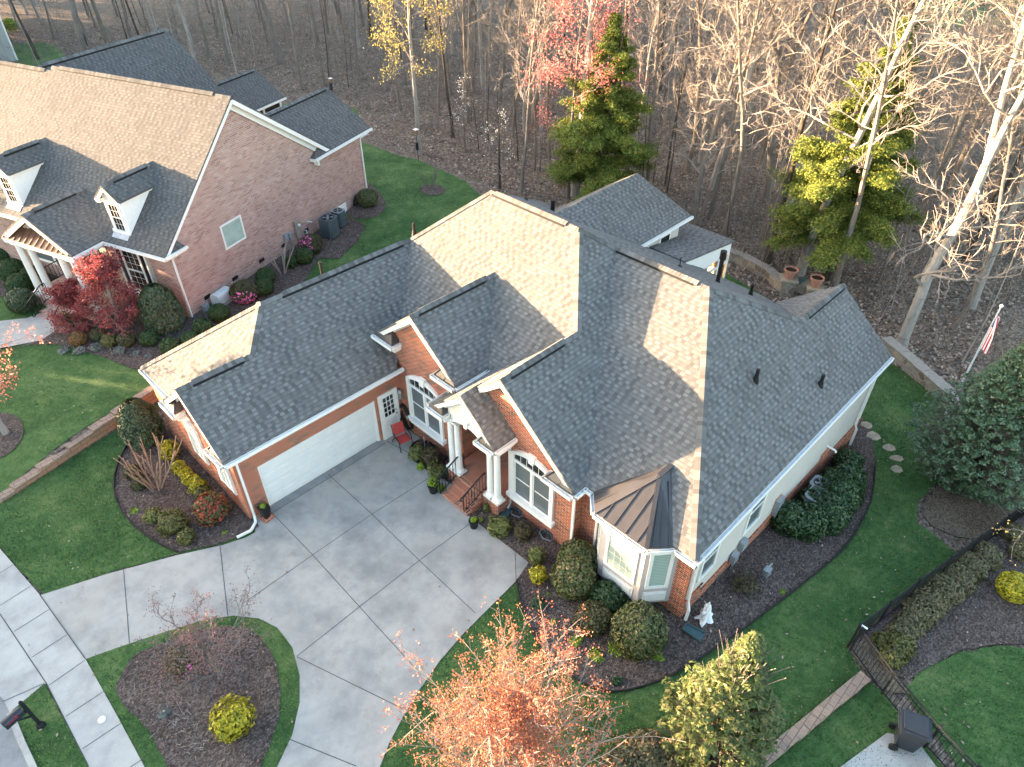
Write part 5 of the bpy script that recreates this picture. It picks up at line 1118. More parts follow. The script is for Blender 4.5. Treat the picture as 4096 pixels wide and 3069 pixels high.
# scattered trunks deeper in the wood
rw = random.Random(77); placed = []
def free(x, y):
    if (x - 3) ** 2 + (y - 0) ** 2 < 26 ** 2 and x < 25: return False
    c = Vector((x - NB[0], y - NB[1])); a = rad(20); u = c.x * math.cos(a) + c.y * math.sin(a); v = -c.x * math.sin(a) + c.y * math.cos(a)
    if -14 < u < 25.5 and -6 < v < 34: return False
    if u < 18 and v > 44: return False
    return all((x - p[0]) ** 2 + (y - p[1]) ** 2 > 4 for p in placed)
n = 0; tries = 0
edge = [(26, 24), (26.5, 10), (27.0, 0), (25.5, -8), (24, -16), (22, -40)]
while n < 120 and tries < 6000:
    tries += 1; az = rad(rw.uniform(6, 84)); R = 34 + 75 * rw.random() ** 1.15; x = CAM[0] + R * math.cos(az); y = CAM[1] + R * math.sin(az)
    if x < 27 + max(0, (y - 24)) * .0 and y < 60: continue
    if not free(x, y): continue
    placed.append((x, y)); n += 1; key = rw.choice(['A', 'A', 'B', 'B', 'Cc', 'Dd', 'Dd', 'K', 'E'])
    put_tree("bare_tree", key, (x, y, hz(x, y)), rw.uniform(0, 6.28), rw.uniform(.75, 1.15), "bare grey trunked tree among the leafless wood behind the houses", "tree", WOODG, rw.choice(['barkgrey', 'barkgrey', 'barkgrey', 'barkpale', 'barkdark']), 'twigpale' if rw.random() < .4 else 'twig', **KW[key])
n = 0; tries = 0
while n < 45 and tries < 6000:
    tries += 1; az = rad(rw.uniform(8, 50)); R = 44 + 50 * rw.random(); x = CAM[0] + R * math.cos(az); y = CAM[1] + R * math.sin(az)
    if x < 30 or not free(x, y): continue
    placed.append((x, y)); n += 1; key = rw.choice(['A', 'B', 'Dd', 'Dd', 'K', 'H'])
    put_tree("bare_tree", key, (x, y, hz(x, y)), rw.uniform(0, 6.28), rw.uniform(.7, 1.05), "bare grey trunked tree among the leafless wood behind the houses", "tree", WOODG, rw.choice(['barkgrey', 'barkpale', 'barkpale']), 'twigpale', **KW[key])
n = 0; tries = 0
while n < 75 and tries < 6000:
    tries += 1; az = rad(rw.uniform(50, 84)); R = 58 + 60 * rw.random(); x = CAM[0] + R * math.cos(az); y = CAM[1] + R * math.sin(az)
    if not free(x, y) or y < 45: continue
    placed.append((x, y)); n += 1; key = rw.choice(['A', 'B', 'B', 'Dd', 'E', 'E', 'F'])
    put_tree("bare_tree", key, (x, y, hz(x, y)), rw.uniform(0, 6.28), rw.uniform(.75, 1.15), "bare grey trunked tree among the leafless wood behind the houses", "tree", WOODG, rw.choice(['barkgrey', 'barkgrey', 'barkpale', 'barkpale', 'barkdark']), 'twigpale' if rw.random() < .6 else 'twig', **KW[key])
n = 0; tries = 0
while n < 110 and tries < 6000:
    tries += 1; az = rad(rw.uniform(6, 84)); R = 33 + 45 * rw.random(); x = CAM[0] + R * math.cos(az); y = CAM[1] + R * math.sin(az)
    if x < 26.5 and y < 60: continue
    if not free(x, y): continue
    n += 1; key = rw.choice(['E', 'F', 'F'])
    put_tree("sapling", key, (x, y, hz(x, y)), rw.uniform(0, 6.28), rw.uniform(.5, 1.0), "thin bare sapling among leaf litter of the wood", "sapling", "thin saplings of the wood", rw.choice(['barkgrey', 'barkpale', 'barkdark']), 'twig', **KW[key])
# undergrowth of fine grey stems
rng = np.random.default_rng(5); sg = []
for _ in range(9500):
    az = rad(rng.uniform(4, 86)); R = 33 + 75 * rng.random(); x = CAM[0] + R * math.cos(az); y = CAM[1] + R * math.sin(az)
    if x < 26 and y < 55: continue
    if not free(x, y): continue
    z = hz(x, y); 
    if rng.random() < .35:
        a = rng.uniform(0, 6.28); l = rng.uniform(.3, 1.6); sg.append(((x, y, z + .06), (x + math.cos(a) * l, y + math.sin(a) * l, z + rng.uniform(.05, .2)), .02, .012))
    else:
        for _ in range(3):
            d = rng.normal(size=3) * .45 + np.array([0, 0, 1]); l = rng.uniform(.5, 2.2); e = np.array((x, y, z)) + d * l; sg.append(((x, y, z), e, .012, .006))
            for _ in range(2): d2 = d + rng.normal(size=3) * .6; sg.append((e - d * l * .4, e - d * l * .4 + d2 * l * .4, .008, .004))
tag(link_mesh("undergrowth", quads_mesh("undergrowth", tube_arrays(sg, 3)), M['straw']), "grey brushy undergrowth and fallen sticks on the floor of the wood", "undergrowth", kind='stuff')
# fallen leaves that lie loose on litter

# ---------------------------------------------------------------- flowering and evergreen trees
def leafy(name, dx, dy, key, sc, label, cat, mat, per, size, spread, bk='barkgrey', tw='twig', rz=1.0, sel=None, group=None, kw=None, P=None, seed=3):
    k = kw or KW[key]; P = P or G(dx, dy); t = put_tree(name, key, P, rz, sc, label, cat, group, bk, tw, **k); crown(t, tree_mesh(key, **k)[2], mat, per, size, spread, seed, sel=sel); return t
KW['S'] = dict(seed=31, H=15, r=.17, first=.42, nb=24, reach=.26, twigs=6, sub=4, el=(10, 60))
leafy("sweetgum_tree", 906, 333, 'S', 1.05, "pale trunked tree with yellow catkins in its crown at the lawn edge", "tree", 'gum', 9, .06, .26, bk='barkpale', tw='twigpale', rz=2.0, sel=lambda t: (t[:, 2] > 4.2))
KW['R'] = dict(seed=32, H=13, r=.13, first=.40, nb=26, reach=.32, twigs=6, sub=4, el=(0, 45))
leafy("red_maple", 1226, 428, 'R', 1.0, "red flowering maple glowing coral in the wood behind the white trunk", "tree", 'redbud', 7, .06, .22, rz=.4, sel=lambda t: (t[:, 2] > 4.6))
KW['R2'] = dict(seed=33, H=6.5, r=.05, first=.3, nb=14, reach=.25, twigs=4, sub=3, tw=.008)
leafy("young_red_maple", 1166, 372, 'R2', 1.0, "slim sapling with sparse red blossom left of the cedar", "sapling", 'redbud', 1, .05, .1)
KW['W'] = dict(seed=34, H=5.2, r=.10, first=.35, nb=14, reach=.42, el=(-5, 30), twigs=5, sub=4, tw=.009, wob=.2)
leafy("dogwood", 1078, 408, 'W', 1.0, "dark twisted dogwood with scattered white blossom behind main roof", "tree", 'dogwood', 1, .05, .08, bk='barkdark', sel=lambda t: np.arange(len(t)) % 2 == 0)
leafy("dogwood", 1005, 330, 'W', 1.05, "pale dogwood with white blossom under the leaning dark trunk", "tree", 'dogwood', 1, .05, .08, sel=lambda t: np.arange(len(t)) % 2 == 0, rz=2.4)
def cedar(name, P, H, R, label, seed, base=.08, dens=1.0, lopsided=0.0, group=None, mat='cedar'):
    """evergreen of drooping sprays on ragged limbs"""
    rng = np.random.default_rng(seed); t = thing(name, label, "evergreen tree", P, 0, group)
    tp, tr = path(rng, (0, 0, -.3), (0, 0, 1), H, 8, .03, 0, R * .075, .02); link_mesh("trunk", quads_mesh("trunk", tube_arrays(segs_of(tp, tr), 8)), M['barkdark'], t)
    Ps = []; Ns = []; limb = []; nl = int(120 * dens)
    for i in range(nl):
        f = base + (1 - base) * ((i + rng.random()) / nl); z = H * f; az = i * 2.4 + rng.uniform(-.6, .6)
        prof = (1 - f ** 1.25) ** .95 * (1 if f > .25 else .72 + 1.1 * (f - base)); L_ = R * prof * rng.uniform(.62, 1.18) * (1 + lopsided * math.cos(az - 2.2)); L_ = max(L_, .25)
        e = rng.uniform(-.15, .5); d = np.array((math.cos(az) * math.cos(e), math.sin(az) * math.cos(e), math.sin(e)))
        q, qr = path(rng, (0, 0, z), d, L_, 5, .12, -.04, .035, .012); limb += segs_of(q, qr)
        m = int(70 * L_ * dens) + 20
        tt = rng.uniform(.25, 1.02, m); idx = np.minimum(4, (tt * 5).astype(int)); Q = np.array(q); B = Q[idx] + (Q[np.minimum(idx + 1, 5)] - Q[idx]) * ((tt * 5 - idx)[:, None])
        k = 5
        side = rvec(rng, m) * (.10 + .26 * L_ / R)[..., None] if False else rvec(rng, m) * (.14 + .16 * L_)
        side[:, 2] = side[:, 2] * .4 - .05
        for s in np.linspace(.2, 1, k):
            Ps.append(B + side * s + rng.normal(size=B.shape) * .05); nn = np.tile(np.array([[0, 0, 1.0]]), (m, 1)) + d * .5; Ns.append(nn)
    Pa = np.concatenate(Ps); Na = np.concatenate(Ns); Pa = np.concatenate([Pa, Pa + rng.normal(size=Pa.shape) * .06]); Na = np.concatenate([Na, Na]); V, U = leaf_quads(rng, Pa, .062, Na, .9, .42)
    link_mesh("foliage", quads_mesh("foliage", V, U), L[mat], t); link_mesh("branches", quads_mesh("branches", tube_arrays(limb, 4)), M['barkdark'], t); return t
cedar("cedar_tree", G(1297, 433), 11.0, 4.3, "broad dark cedar with gold tips behind the rear roof gable", 41, lopsided=.1, dens=1.2)
cedar("cedar_tree", G(1785, 603), 13.6, 4.5, "tall cedar with sunlit yellow green crown behind the terracotta pots", 42, base=.20, lopsided=.15, dens=1.5)
# ---- broadleaf evergreens
def magnolia(name, P, H, R, label, mat, seed, leafsize, nclump, trunk='barkgrey', low=.1, taper=1.0):
    rng = np.random.default_rng(seed); t = thing(name, label, "magnolia", P); tp, tr = path(rng, (0, 0, -.2), (0, 0, 1), H * .95, 8, .04, 0, R * .055, .02); limb = segs_of(tp, tr); Vs = []; Us = []
    for i in range(nclump):
        f = low + (1 - low) * rng.random() ** .85; prof = (math.sin(min(1, (f - low) / (1 - low) * 1.9 + .28) * math.pi / 2) if f < .5 else 1) * (1 - max(0, f - .25) / .78) ** (.55 * taper)
        az = rng.uniform(0, 6.28); rr = R * prof * (.35 + .65 * rng.random() ** .45) * (1 + .16 * math.sin(az * 3 + f * 9)); c = np.array((math.cos(az) * rr, math.sin(az) * rr, H * f))
        b = np.array(tp[min(7, int(f * .75 * 8))]); limb += segs_of(*path(rng, b, c - b, np.linalg.norm(c - b), 3, .08, 0, .025, .008))
        m = int(rng.uniform(16, 30)); d = rvec(rng, m); d[:, 2] = np.abs(d[:, 2]) * .8 - .15; out = np.array((math.cos(az), math.sin(az), .5)); d = d + out * .45; d /= np.linalg.norm(d, axis=1, keepdims=True)
        cr = leafsize * rng.uniform(.9, 1.9); Pp = c + d * cr; nn = d * .6 + np.array((0, 0, .8)); V, U = leaf_quads(rng, Pp, leafsize * .62, nn, .55, .42); Vs.append(V); Us.append(U)
    link_mesh("foliage", quads_mesh("foliage", np.concatenate(Vs), np.concatenate(Us)), L[mat], t); link_mesh("trunk", quads_mesh("trunk", tube_arrays(limb, 5)), M[trunk], t); return t
magnolia("magnolia_tree", (1.35, -16.05, hz(1.35, -16.05)), 5.9, 1.6, "glossy sunlit magnolia in the foreground lawn right of the bay window", 'magnolia', 51, .105, 900, low=.05, taper=2.0)
magnolia("magnolia_tree", (17.9, -17.3, hz(17.9, -17.3)), 6.9, 2.6, "large shaded dark green magnolia on right below the flagpole", 'magnolia2', 52, .10, 2300, low=.04, taper=1.5)
# ---- hollies and conical shrubs
def cone_shrub(name, apex, foot, halfw, mat, label, seed, leafsize=.05):
    P = G(*foot); k = dist(P) / (FPX / 1.8517); R = halfw * k
    # move the base to the middle of the plant, R behind the foot of its visible edge
    dv = np.array((P[0] - CAM[0], P[1] - CAM[1])); dv /= np.linalg.norm(dv); P = (P[0] + dv[0] * R * .75, P[1] + dv[1] * R * .75, 0); P = (P[0], P[1], hz(P[0], P[1]))
    d = ray(apex[0] * 1.8517, apex[1] * 1.8517); s = ((P[0] - CAM[0]) * d[0] + (P[1] - CAM[1]) * d[1]) / (d[0] ** 2 + d[1] ** 2); H = CAM[2] + d[2] * s - P[2]
    rng = np.random.default_rng(seed); n = int(min(16000, 2.6 * 2 * math.pi * R * H / (leafsize ** 2 * 1.4)))
    f = rng.random(n) ** 1.2; az = rng.uniform(0, 6.28, n); prof = np.sqrt(np.clip(1 - ((f - .22) / .80) ** 2, 0, 1)) * np.where(f < .22, .82 + .18 * f / .22, 1); prof = prof * (1 + .04 * np.sin(az * 5 + f * 11) + .03 * np.sin(az * 9 - f * 17))
    dep = 1 - .16 * rng.random(n) ** 1.7; r = R * prof * dep; Pp = np.stack([np.cos(az) * r, np.sin(az) * r, f * H], axis=1); nn = np.stack([np.cos(az), np.sin(az), .5 + 0 * az], axis=1)
    V, U = leaf_quads(rng, Pp, leafsize, nn, .6)
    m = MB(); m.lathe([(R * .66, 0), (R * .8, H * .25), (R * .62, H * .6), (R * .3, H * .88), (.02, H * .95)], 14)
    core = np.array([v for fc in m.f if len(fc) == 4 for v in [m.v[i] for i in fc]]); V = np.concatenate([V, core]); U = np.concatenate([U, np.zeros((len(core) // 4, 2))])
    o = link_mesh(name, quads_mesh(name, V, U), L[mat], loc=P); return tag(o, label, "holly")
cone_shrub("cone_holly", (346, 612), (367, 724), 43, 'holly', "tall clipped egg shaped holly at corner of the pink brick house", 61)
cone_shrub("cone_holly", (312, 856), (326, 968), 44, 'holly', "tall clipped egg shaped holly by the garage end of the low retaining wall", 62)
# ---- clipped balls along the neighbour's wall
BG = "clipped round shrubs of the neighbour's bed"
for i, (cx, cy, r, mt, lab) in enumerate((
    (305, 672, 19, 'box', "dark green ball shrub tucked behind the egg shaped holly"), (325, 692, 11, 'box', "smallest green ball touching the left foot of the egg shaped holly"),
    (473, 676, 22, 'box', "green clipped ball shrub below the pale standby generator"), (437, 706, 21, 'box', "green clipped ball shrub just above the garage roof hip, left of generator"),
    (322, 731, 20, 'box', "clipped ball with a yellowing flank right of the red maple trunk"), (366, 748, 21, 'box', "clipped ball in front of the egg shaped holly, yellowish lower left"), (409, 734, 20, 'box', "clipped ball half hidden by the garage roof edge"),
    (236, 736, 17, 'olive', "yellow green ball shrub left of the red maple trunk"), (273, 734, 19, 'azalea', "olive brown ball shrub under red maple trunk"), (212, 723, 17, 'azalea', "olive ball behind the yellow green one at the bed edge"),
    (168, 732, 18, 'orangebush', "orange tinted ball shrub at left end of the bed by the path"),
    (570, 621, 21, 'box', "green ball shrub right of the lower pink azalea"), (573, 597, 21, 'box', "green ball shrub under the crape myrtle stems by wall"), (657, 553, 20, 'box', "green ball shrub left of the upper pink azalea"), (627, 567, 15, 'box', "small green ball behind the pale crape myrtle stems"),
    (794, 428, 23, 'camellia', "lone round bush in its own mulch circle at neighbour's back corner"),
    (26, 585, 29, 'box', "large dark ball shrub left of porch columns, nearest photo edge"), (68, 596, 24, 'box', "dark ball shrub beside the left pair of porch columns"), (42, 614, 26, 'box', "dark ball shrub in front of the porch shrubs at left edge"), (8, 552, 20, 'box', "dark ball shrub farthest back along neighbour's left front wall"), (45, 650, 30, 'holly', "shaggy dark shrub beside the neighbour's brick steps"))):
    put_shrub("round_shrub", cx, cy, r, r, mt, lab, group=BG, seed=100 + i, leafsize=.045, amp=.035, depth=.10, tall=.88)
put_shrub("azalea_bush", 527, 631, 30, 26, 'azalea', "round azalea with pink blooms at its foot beside generator", seed=130, amp=.07, tall=.85, flowers=('pink', 90, (-.6, -.9, -.45)))
put_shrub("azalea_bush", 672, 527, 25, 23, 'azalea', "round azalea with pink blooms by the beige meter panel", seed=131, amp=.07, tall=.9, flowers=('pink', 90, (-1.1, -.1, .35)))
for i, (x, y, r) in enumerate(((137, 758, 12), (173, 758, 13), (208, 750, 16), (258, 757, 16), (294, 764, 10), (320, 770, 9))):
    put_shrub("low_juniper", x, y, r, r * .6, 'silver', "low silvery juniper at the front edge of neighbour's bed", group="silver junipers along the bed edge", seed=140 + i, amp=.3, depth=.5, tall=.45, dens=.6, leafsize=.05)
put_shrub("variegated_shrub", 142, 690, 14, 20, 'camellia', "pale edged shrub beside foot of the neighbour's brick steps", seed=150, amp=.15, tall=1.3)
# ---- main house beds
put_shrub("golden_shrub", 365, 972, 20, 24, 'yellow', "bright yellow shrub standing alone by the egg shaped holly near garage", seed=160, amp=.22, depth=.3, tall=1.25, leafsize=.055)
for i, (x, y, r) in enumerate(((389, 1012, 16), (402, 1024, 15), (412, 1036, 16), (426, 1050, 19), (440, 1066, 18))):
    put_shrub("golden_shrub", x, y, r, r, 'yellow' if i < 4 else 'olive', "golden yellow euonymus in the row along the garage gable wall", group="golden euonymus row along the garage gable", seed=161 + i, amp=.25, depth=.3, tall=1.15, leafsize=.055)
put_shrub("photinia", 458, 1098, 37, 37, 'photinia', "dark green shrub tipped with red leaves near the garage corner", seed=170, amp=.12, depth=.25, leafsize=.065, tall=1.0)
for i, (x, y, r, mt, lab) in enumerate(((287, 1020, 19, 'azalea', "low olive shrub behind the bare crape myrtle stems"), (301, 1046, 17, 'azalea', "low olive shrub left of the crape myrtle base"), (330, 1113, 19, 'spiky', "yellow green spiky shrub left in the garage bed"), (371, 1130, 31, 'olive', "broad olive mound in middle of the garage bed"), (402, 1160, 20, 'olive', "loose olive shrub at the driveway edge of the garage bed"))):
    put_shrub("low_shrub", x, y, r, r, mt, lab, seed=180 + i, amp=.18, depth=.3, tall=.8, leafsize=.05)
def tuft(x, y, r, mat, lab, seed, tall=.35, name="perennial_clump", n=1.0):
    put_shrub(name, x, y, r, r * .5, mat, lab, "plant", seed=seed, amp=.4, depth=.6, tall=tall, dens=.5 * n, core=False, leafsize=.045, sink=.3, group="small spring perennials in the mulch beds")
for i, (x, y, r, lab) in enumerate(((292, 1104, 11, "lime green seedling patch at far left of the garage bed"), (486, 1152, 8, "small lime clump near the white downspout elbow"), (1182, 1285, 7, "small lime clump beside the green grass tuft"), (1196, 1345, 9, "flat lime patch in the middle of the bay bed"), (1246, 1384, 15, "lime fern patch left of the big camellias"), (1287, 1416, 19, "largest lime patch near the bed edge below the camellias"),
                              (1338, 1398, 22, "lime groundcover at foot of the rightmost camellia, left side"), (1422, 1419, 14, "round lime clump at right foot of the camellias"), (1690, 1280, 9, "small lime sprout in the side bed near gas meter"), (292 + 41, 1472, 6, "tiny lime sprout in the island bed"), (371, 1512, 4, "tiny green sprout in island mulch"), (1670, 1262, 5, "tiny lime sprout beside the side bed edging"))):
    tuft(x, y, r, 'lime', lab, 200 + i)
tuft(1164, 1303, 17, 'aucuba', "green grassy tuft at left of the bay bed", 220, .7); tuft(1333, 1471, 11, 'aucuba', "green grassy tuft at lowest point of bay bed", 221, .7)
# porch beds
put_shrub("low_shrub", 899, 979, 18, 18, 'spiky', "light green shrub at left end of the porch bed", seed=230, amp=.2, depth=.3); put_shrub("low_shrub", 930, 986, 23, 22, 'brownbush', "dark brownish shrub under the arched window by the porch", seed=231, amp=.15, depth=.3)
put_shrub("low_shrub", 908, 1009, 8, 8, 'lime', "small bright lime plant left of the security sign", seed=232, amp=.2, depth=.3); put_shrub("spiky_shrub", 941, 1020, 19, 19, 'spiky', "spreading yellow green juniper beside the left stair railing", seed=233, amp=.35, depth=.5)
put_shrub("low_shrub", 967, 1018, 11, 16, 'aucuba', "deep green upright shrub behind the left stair railing", seed=234, amp=.2, tall=1.4); put_shrub("low_shrub", 953, 1054, 8, 8, 'lime', "lime plant between railing and black pot", seed=235, amp=.3, depth=.4)
put_shrub("low_shrub", 1051, 1096, 7, 13, 'spiky', "narrow upright boxwood right of the brick steps", seed=236, amp=.15, tall=1.7); put_shrub("low_shrub", 1080, 1138, 25, 22, 'spiky', "light green loose shrub under the right arched window", seed=237, amp=.28, depth=.45, tall=.85)
put_shrub("low_shrub", 1129, 1147, 22, 20, 'brownbush', "dark brown leaved shrub beneath the right arched window", seed=238, amp=.2, depth=.35, tall=.9); put_shrub("low_shrub", 1158, 1200, 20, 20, 'spiky', "light green spiky shrub at tip of driveway", seed=239, amp=.25, depth=.4)
put_shrub("golden_shrub", 1162, 1244, 20, 20, 'yellow', "golden yellow shrub just below the driveway tip", seed=240, amp=.22, depth=.3); put_shrub("low_shrub", 1037, 1124, 5, 5, 'lime', "tiny lime plant beside black pot right of steps", seed=241, amp=.3)
# camellias round the bay
put_shrub("camellia_bush", 1248, 1212, 46, 44, 'camellia', "rounded camellia rising behind the larger one near inner brick corner", seed=250, amp=.08, depth=.2, leafsize=.05, tall=1.0); put_shrub("camellia_bush", 1239, 1245, 49, 52, 'camellia', "big glossy sunlit camellia left of the bay window", seed=251, amp=.08, depth=.2, leafsize=.05, tall=1.05)
put_shrub("low_shrub", 1312, 1288, 42, 36, 'aucuba', "dark low evergreen hedge directly under the bay window", seed=252, amp=.12, depth=.25, tall=.75); put_shrub("camellia_bush", 1282, 1336, 41, 40, 'azalea', "olive brown rounded shrub between the two glossy camellias", seed=253, amp=.10, depth=.25, tall=.9)
put_shrub("camellia_bush", 1383, 1362, 61, 60, 'camellia', "largest glossy camellia nearest the lawn right of bay", seed=254, amp=.07, depth=.2, leafsize=.05, tall=.98)
# hedge round the air conditioners
def blob_hedge(name, balls, mat, label, seed, leafsize=.06, cat="hedge", dens=1.0, tall=.8):
    Vs = []; Us = []; o0 = None
    for i, (cx, cy, rx) in enumerate(balls):
        P = G(cx, cy)
        for _ in range(6):
            r = rx * dist(P) / (FPX / 1.8517); h = r * tall; P = GZ(cx, cy, hz(P[0], P[1]) + h * .7)
        P = np.array((P[0], P[1], hz(P[0], P[1]) + h * .7)); o0 = P.copy() if o0 is None else o0
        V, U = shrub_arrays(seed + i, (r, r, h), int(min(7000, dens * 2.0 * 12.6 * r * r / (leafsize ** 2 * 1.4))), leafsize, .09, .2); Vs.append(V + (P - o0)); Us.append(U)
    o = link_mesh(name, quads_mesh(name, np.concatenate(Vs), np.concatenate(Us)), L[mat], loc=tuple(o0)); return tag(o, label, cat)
blob_hedge("evergreen_hedge", [(1705, 1120, 40), (1745, 1128, 42), (1790, 1110, 44), (1815, 1070, 46), (1830, 1035, 38), (1832, 1000, 30), (1760, 1085, 36), (1800, 1045, 36)], 'aucuba', "big dark evergreen hedge hiding the air conditioners by the side wall", 260, tall=1.05)
blob_hedge("clipped_hedge", [(2130, 1200, 36), (2098, 1222, 38), (2068, 1248, 38), (2040, 1275, 38), (2010, 1300, 38), (1985, 1325, 36), (1965, 1350, 32), (1945, 1372, 30)], 'greyhedge', "long brown green clipped hedge running inside the black fence", 270, .05, tall=.62)
blob_hedge("spreading_shrub", [(1945, 1395, 32), (1925, 1420, 28), (1905, 1385, 20)], 'olive', "thin yellow green shrub behind the fence corner at hedge end", 280, .05, "shrub", .7)
put_shrub("golden_shrub", 2193, 1268, 36, 36, 'yellow', "bright yellow dome shrub beyond the fence at right edge", seed=285, amp=.06, depth=.15, tall=.9); put_shrub("round_shrub", 2208, 1190, 26, 24, 'greyhedge', "grey green clipped shrub above the yellow dome at right edge", seed=286, amp=.06, depth=.15, tall=.8)
put_shrub("round_shrub", 2190, 1150, 24, 20, 'greyhedge', "grey green shrub behind the fence near top of hedge", seed=287, amp=.08, depth=.15, tall=.8)
blob_hedge("brown_shrub", [(1400, 1640, 62), (1350, 1672, 60), (1450, 1668, 58)], 'greyhedge', "dull grey brown twiggy shrub at bottom edge left of the magnolia", 290, .05, "shrub", 1.0, 1.0)
put_shrub("golden_shrub", 501, 1556, 44, 44, 'yellow', "yellow green dome shrub alone in the island bed", seed=300, amp=.22, depth=.4, leafsize=.06, tall=.85)
put_shrub("azalea_bush", 388, 1424, 37, 32, 'azalea', "thin olive azalea with stray pink blooms under the plum tree", seed=301, amp=.2, depth=.5, tall=.7, dens=.5, core=False, flowers=('pink', 7, (-.4, -1.0, .0)))
put_shrub("low_shrub", 356, 1541, 11, 8, 'silver', "small grey green tuft between stick piles in the island", seed=302, amp=.3, depth=.5, tall=.5)
# sparse brown stems in the side bed, yard edges and left far garden
put_shrub("bare_shrub", 1810, 968, 30, 24, 'brownbush', "thin wiry shrub in mulch below the far downspout", seed=310, amp=.4, depth=.8, tall=.6, dens=.12, core=False)
put_shrub("bare_shrub", 1610, 1262, 34, 24, 'brownbush', "thin brown twiggy shrub by the gas meter", seed=311, amp=.4, depth=.8, tall=.5, dens=.10, core=False)
put_shrub("round_shrub", 22, 55, 14, 18, 'lime', "yellow green shrub by the grey sided house corner", seed=312, amp=.2, depth=.3, leafsize=.12)
# ---- stumpy crape myrtles and bare fans
def stems(name, P, label, n, H, spread, mat, seed, tw=.03, sub=2, cat="small tree", knob=True):
    rng = np.random.default_rng(seed); sg = []
    for i in range(n):
        a = i * 2.4 + rng.uniform(-.3, .3); d = (math.cos(a) * spread, math.sin(a) * spread, 1); q, r = path(rng, (math.cos(a) * .08, math.sin(a) * .08, -.1), d, H * rng.uniform(.75, 1.05), 5, .07, .03, tw * 1.5, tw); sg += segs_of(q, r)
        for _ in range(sub):
            j = rng.integers(2, 5); dd = q[j + 1] - q[j]; dd = dd / np.linalg.norm(dd) + rvec(rng, 1)[0] * .35; w, r2 = path(rng, q[j], dd, H * rng.uniform(.25, .45), 3, .06, .1, tw * .8, tw * .55); sg += segs_of(w, r2)
            if knob: sg.append((w[-1], w[-1] + np.array((0, 0, .03)), tw * 1.1, tw * .6))
    o = link_mesh(name, quads_mesh(name, tube_arrays(sg, 6), smooth=True), M[mat], loc=P); return tag(o, label, cat)
stems("crape_myrtle", G(340, 1060), "pollarded tan crape myrtle with many bare upright stems in the garage bed", 7, 2.3, .30, 'barktan', 320, .026, 5); stems("crape_myrtle", G(612, 594), "pale pollarded crape myrtle stems against the pink brick wall", 6, 1.9, .26, 'barkpale', 321, .022, 3)
stems("bare_sapling", G(931, 410), "vase shaped bare sapling in a mulch circle on the back lawn", 9, 1.7, .38, 'twig', 322, .012, 3, knob=False)
for i, (x, y, lb) in enumerate(((341, 1512, "pile of cut pale sticks behind the grey tuft in island"), (385, 1552, "pile of cut pale sticks in the middle of the island"), (420, 1600, "scatter of pale sticks near the lower island tip"))):
    rng = np.random.default_rng(330 + i); P = G(x, y); sg = []
    for _ in range(26):
        c = np.array((rng.normal() * .28, rng.normal() * .28, .06)); a = rng.uniform(0, 6.28); l = rng.uniform(.12, .4); d = np.array((math.cos(a), math.sin(a), rng.uniform(-.1, .5))) * l / 2; sg.append((c - d, c + d, .013, .008))
    tag(link_mesh("stick_pile", quads_mesh("stick_pile", tube_arrays(sg, 4)), M['twigpale'], loc=P), lb, "sticks", "piles of cut sticks in the island bed")
# ---- ornamental maples and plum
KW['P'] = dict(seed=71, H=2.9, r=.075, first=.12, nb=16, reach=.75, el=(15, 60), wob=.16, twigs=7, sub=5, subl=.5, tw=.007, trunkn=6)
pl = leafy("plum_tree", 479, 1466, 'P', 1.0, "leafless purple budded plum tree spreading over the island bed", "tree", 'plum', 5, .026, .09, tw='twig', rz=.7)
KW['J'] = dict(seed=72, H=3.6, r=.10, first=.18, nb=20, reach=.55, el=(5, 55), wob=.16, twigs=8, sub=6, subl=.5, tw=.009, trunkn=6)
leafy("japanese_maple", 259, 713, 'J', 1.08, "crimson leaved Japanese maple in front of neighbour's porch columns", "tree", 'jmaple', 7, .055, .12, bk='barkpale', tw='barktan', rz=2.0)
leafy("japanese_maple", 176, 700, 'J', .62, "smaller crimson maple crowding the neighbour's porch steps", "tree", 'jmaple', 7, .075, .14, bk='barktan', tw='barktan', rz=4.0)
KW['O'] = dict(seed=73, H=4.9, r=.12, first=.10, nb=60, reach=.80, el=(42, 76), wob=.06, twigs=9, sub=6, subl=.45, tw=.008, up=.06, trunkn=8)
leafy("orange_maple", 0, 0, 'O', 1.0, "orange leafed maple glowing at bottom centre beside the driveway curve", "tree", 'maple', 6, .027, .06, tw='twigpale', bk='barkpale', rz=1.0, P=(-3.0, -13.2, 0.0))
KW['Q'] = dict(seed=74, H=6.5, r=.12, first=.3, nb=22, reach=.42, el=(0, 45), wob=.12, twigs=7, sub=5, tw=.008, trunkn=8)
leafy("coral_maple", 0, 0, 'Q', 1.0, "coral budded maple reaching in from the left photo edge", "tree", 'pinkmaple', 4, .045, .08, tw='twigpale', bk='barkpale', rz=.3, P=G(14, 938))
leafy("budding_maple", 0, 0, 'Q', .95, "yellow budded branches reaching in at right edge over the magnolia", "tree", 'bud', 2, .04, .06, tw='twigpale', bk='barkpale', rz=2.5, P=(13.0, -20.9, .0))

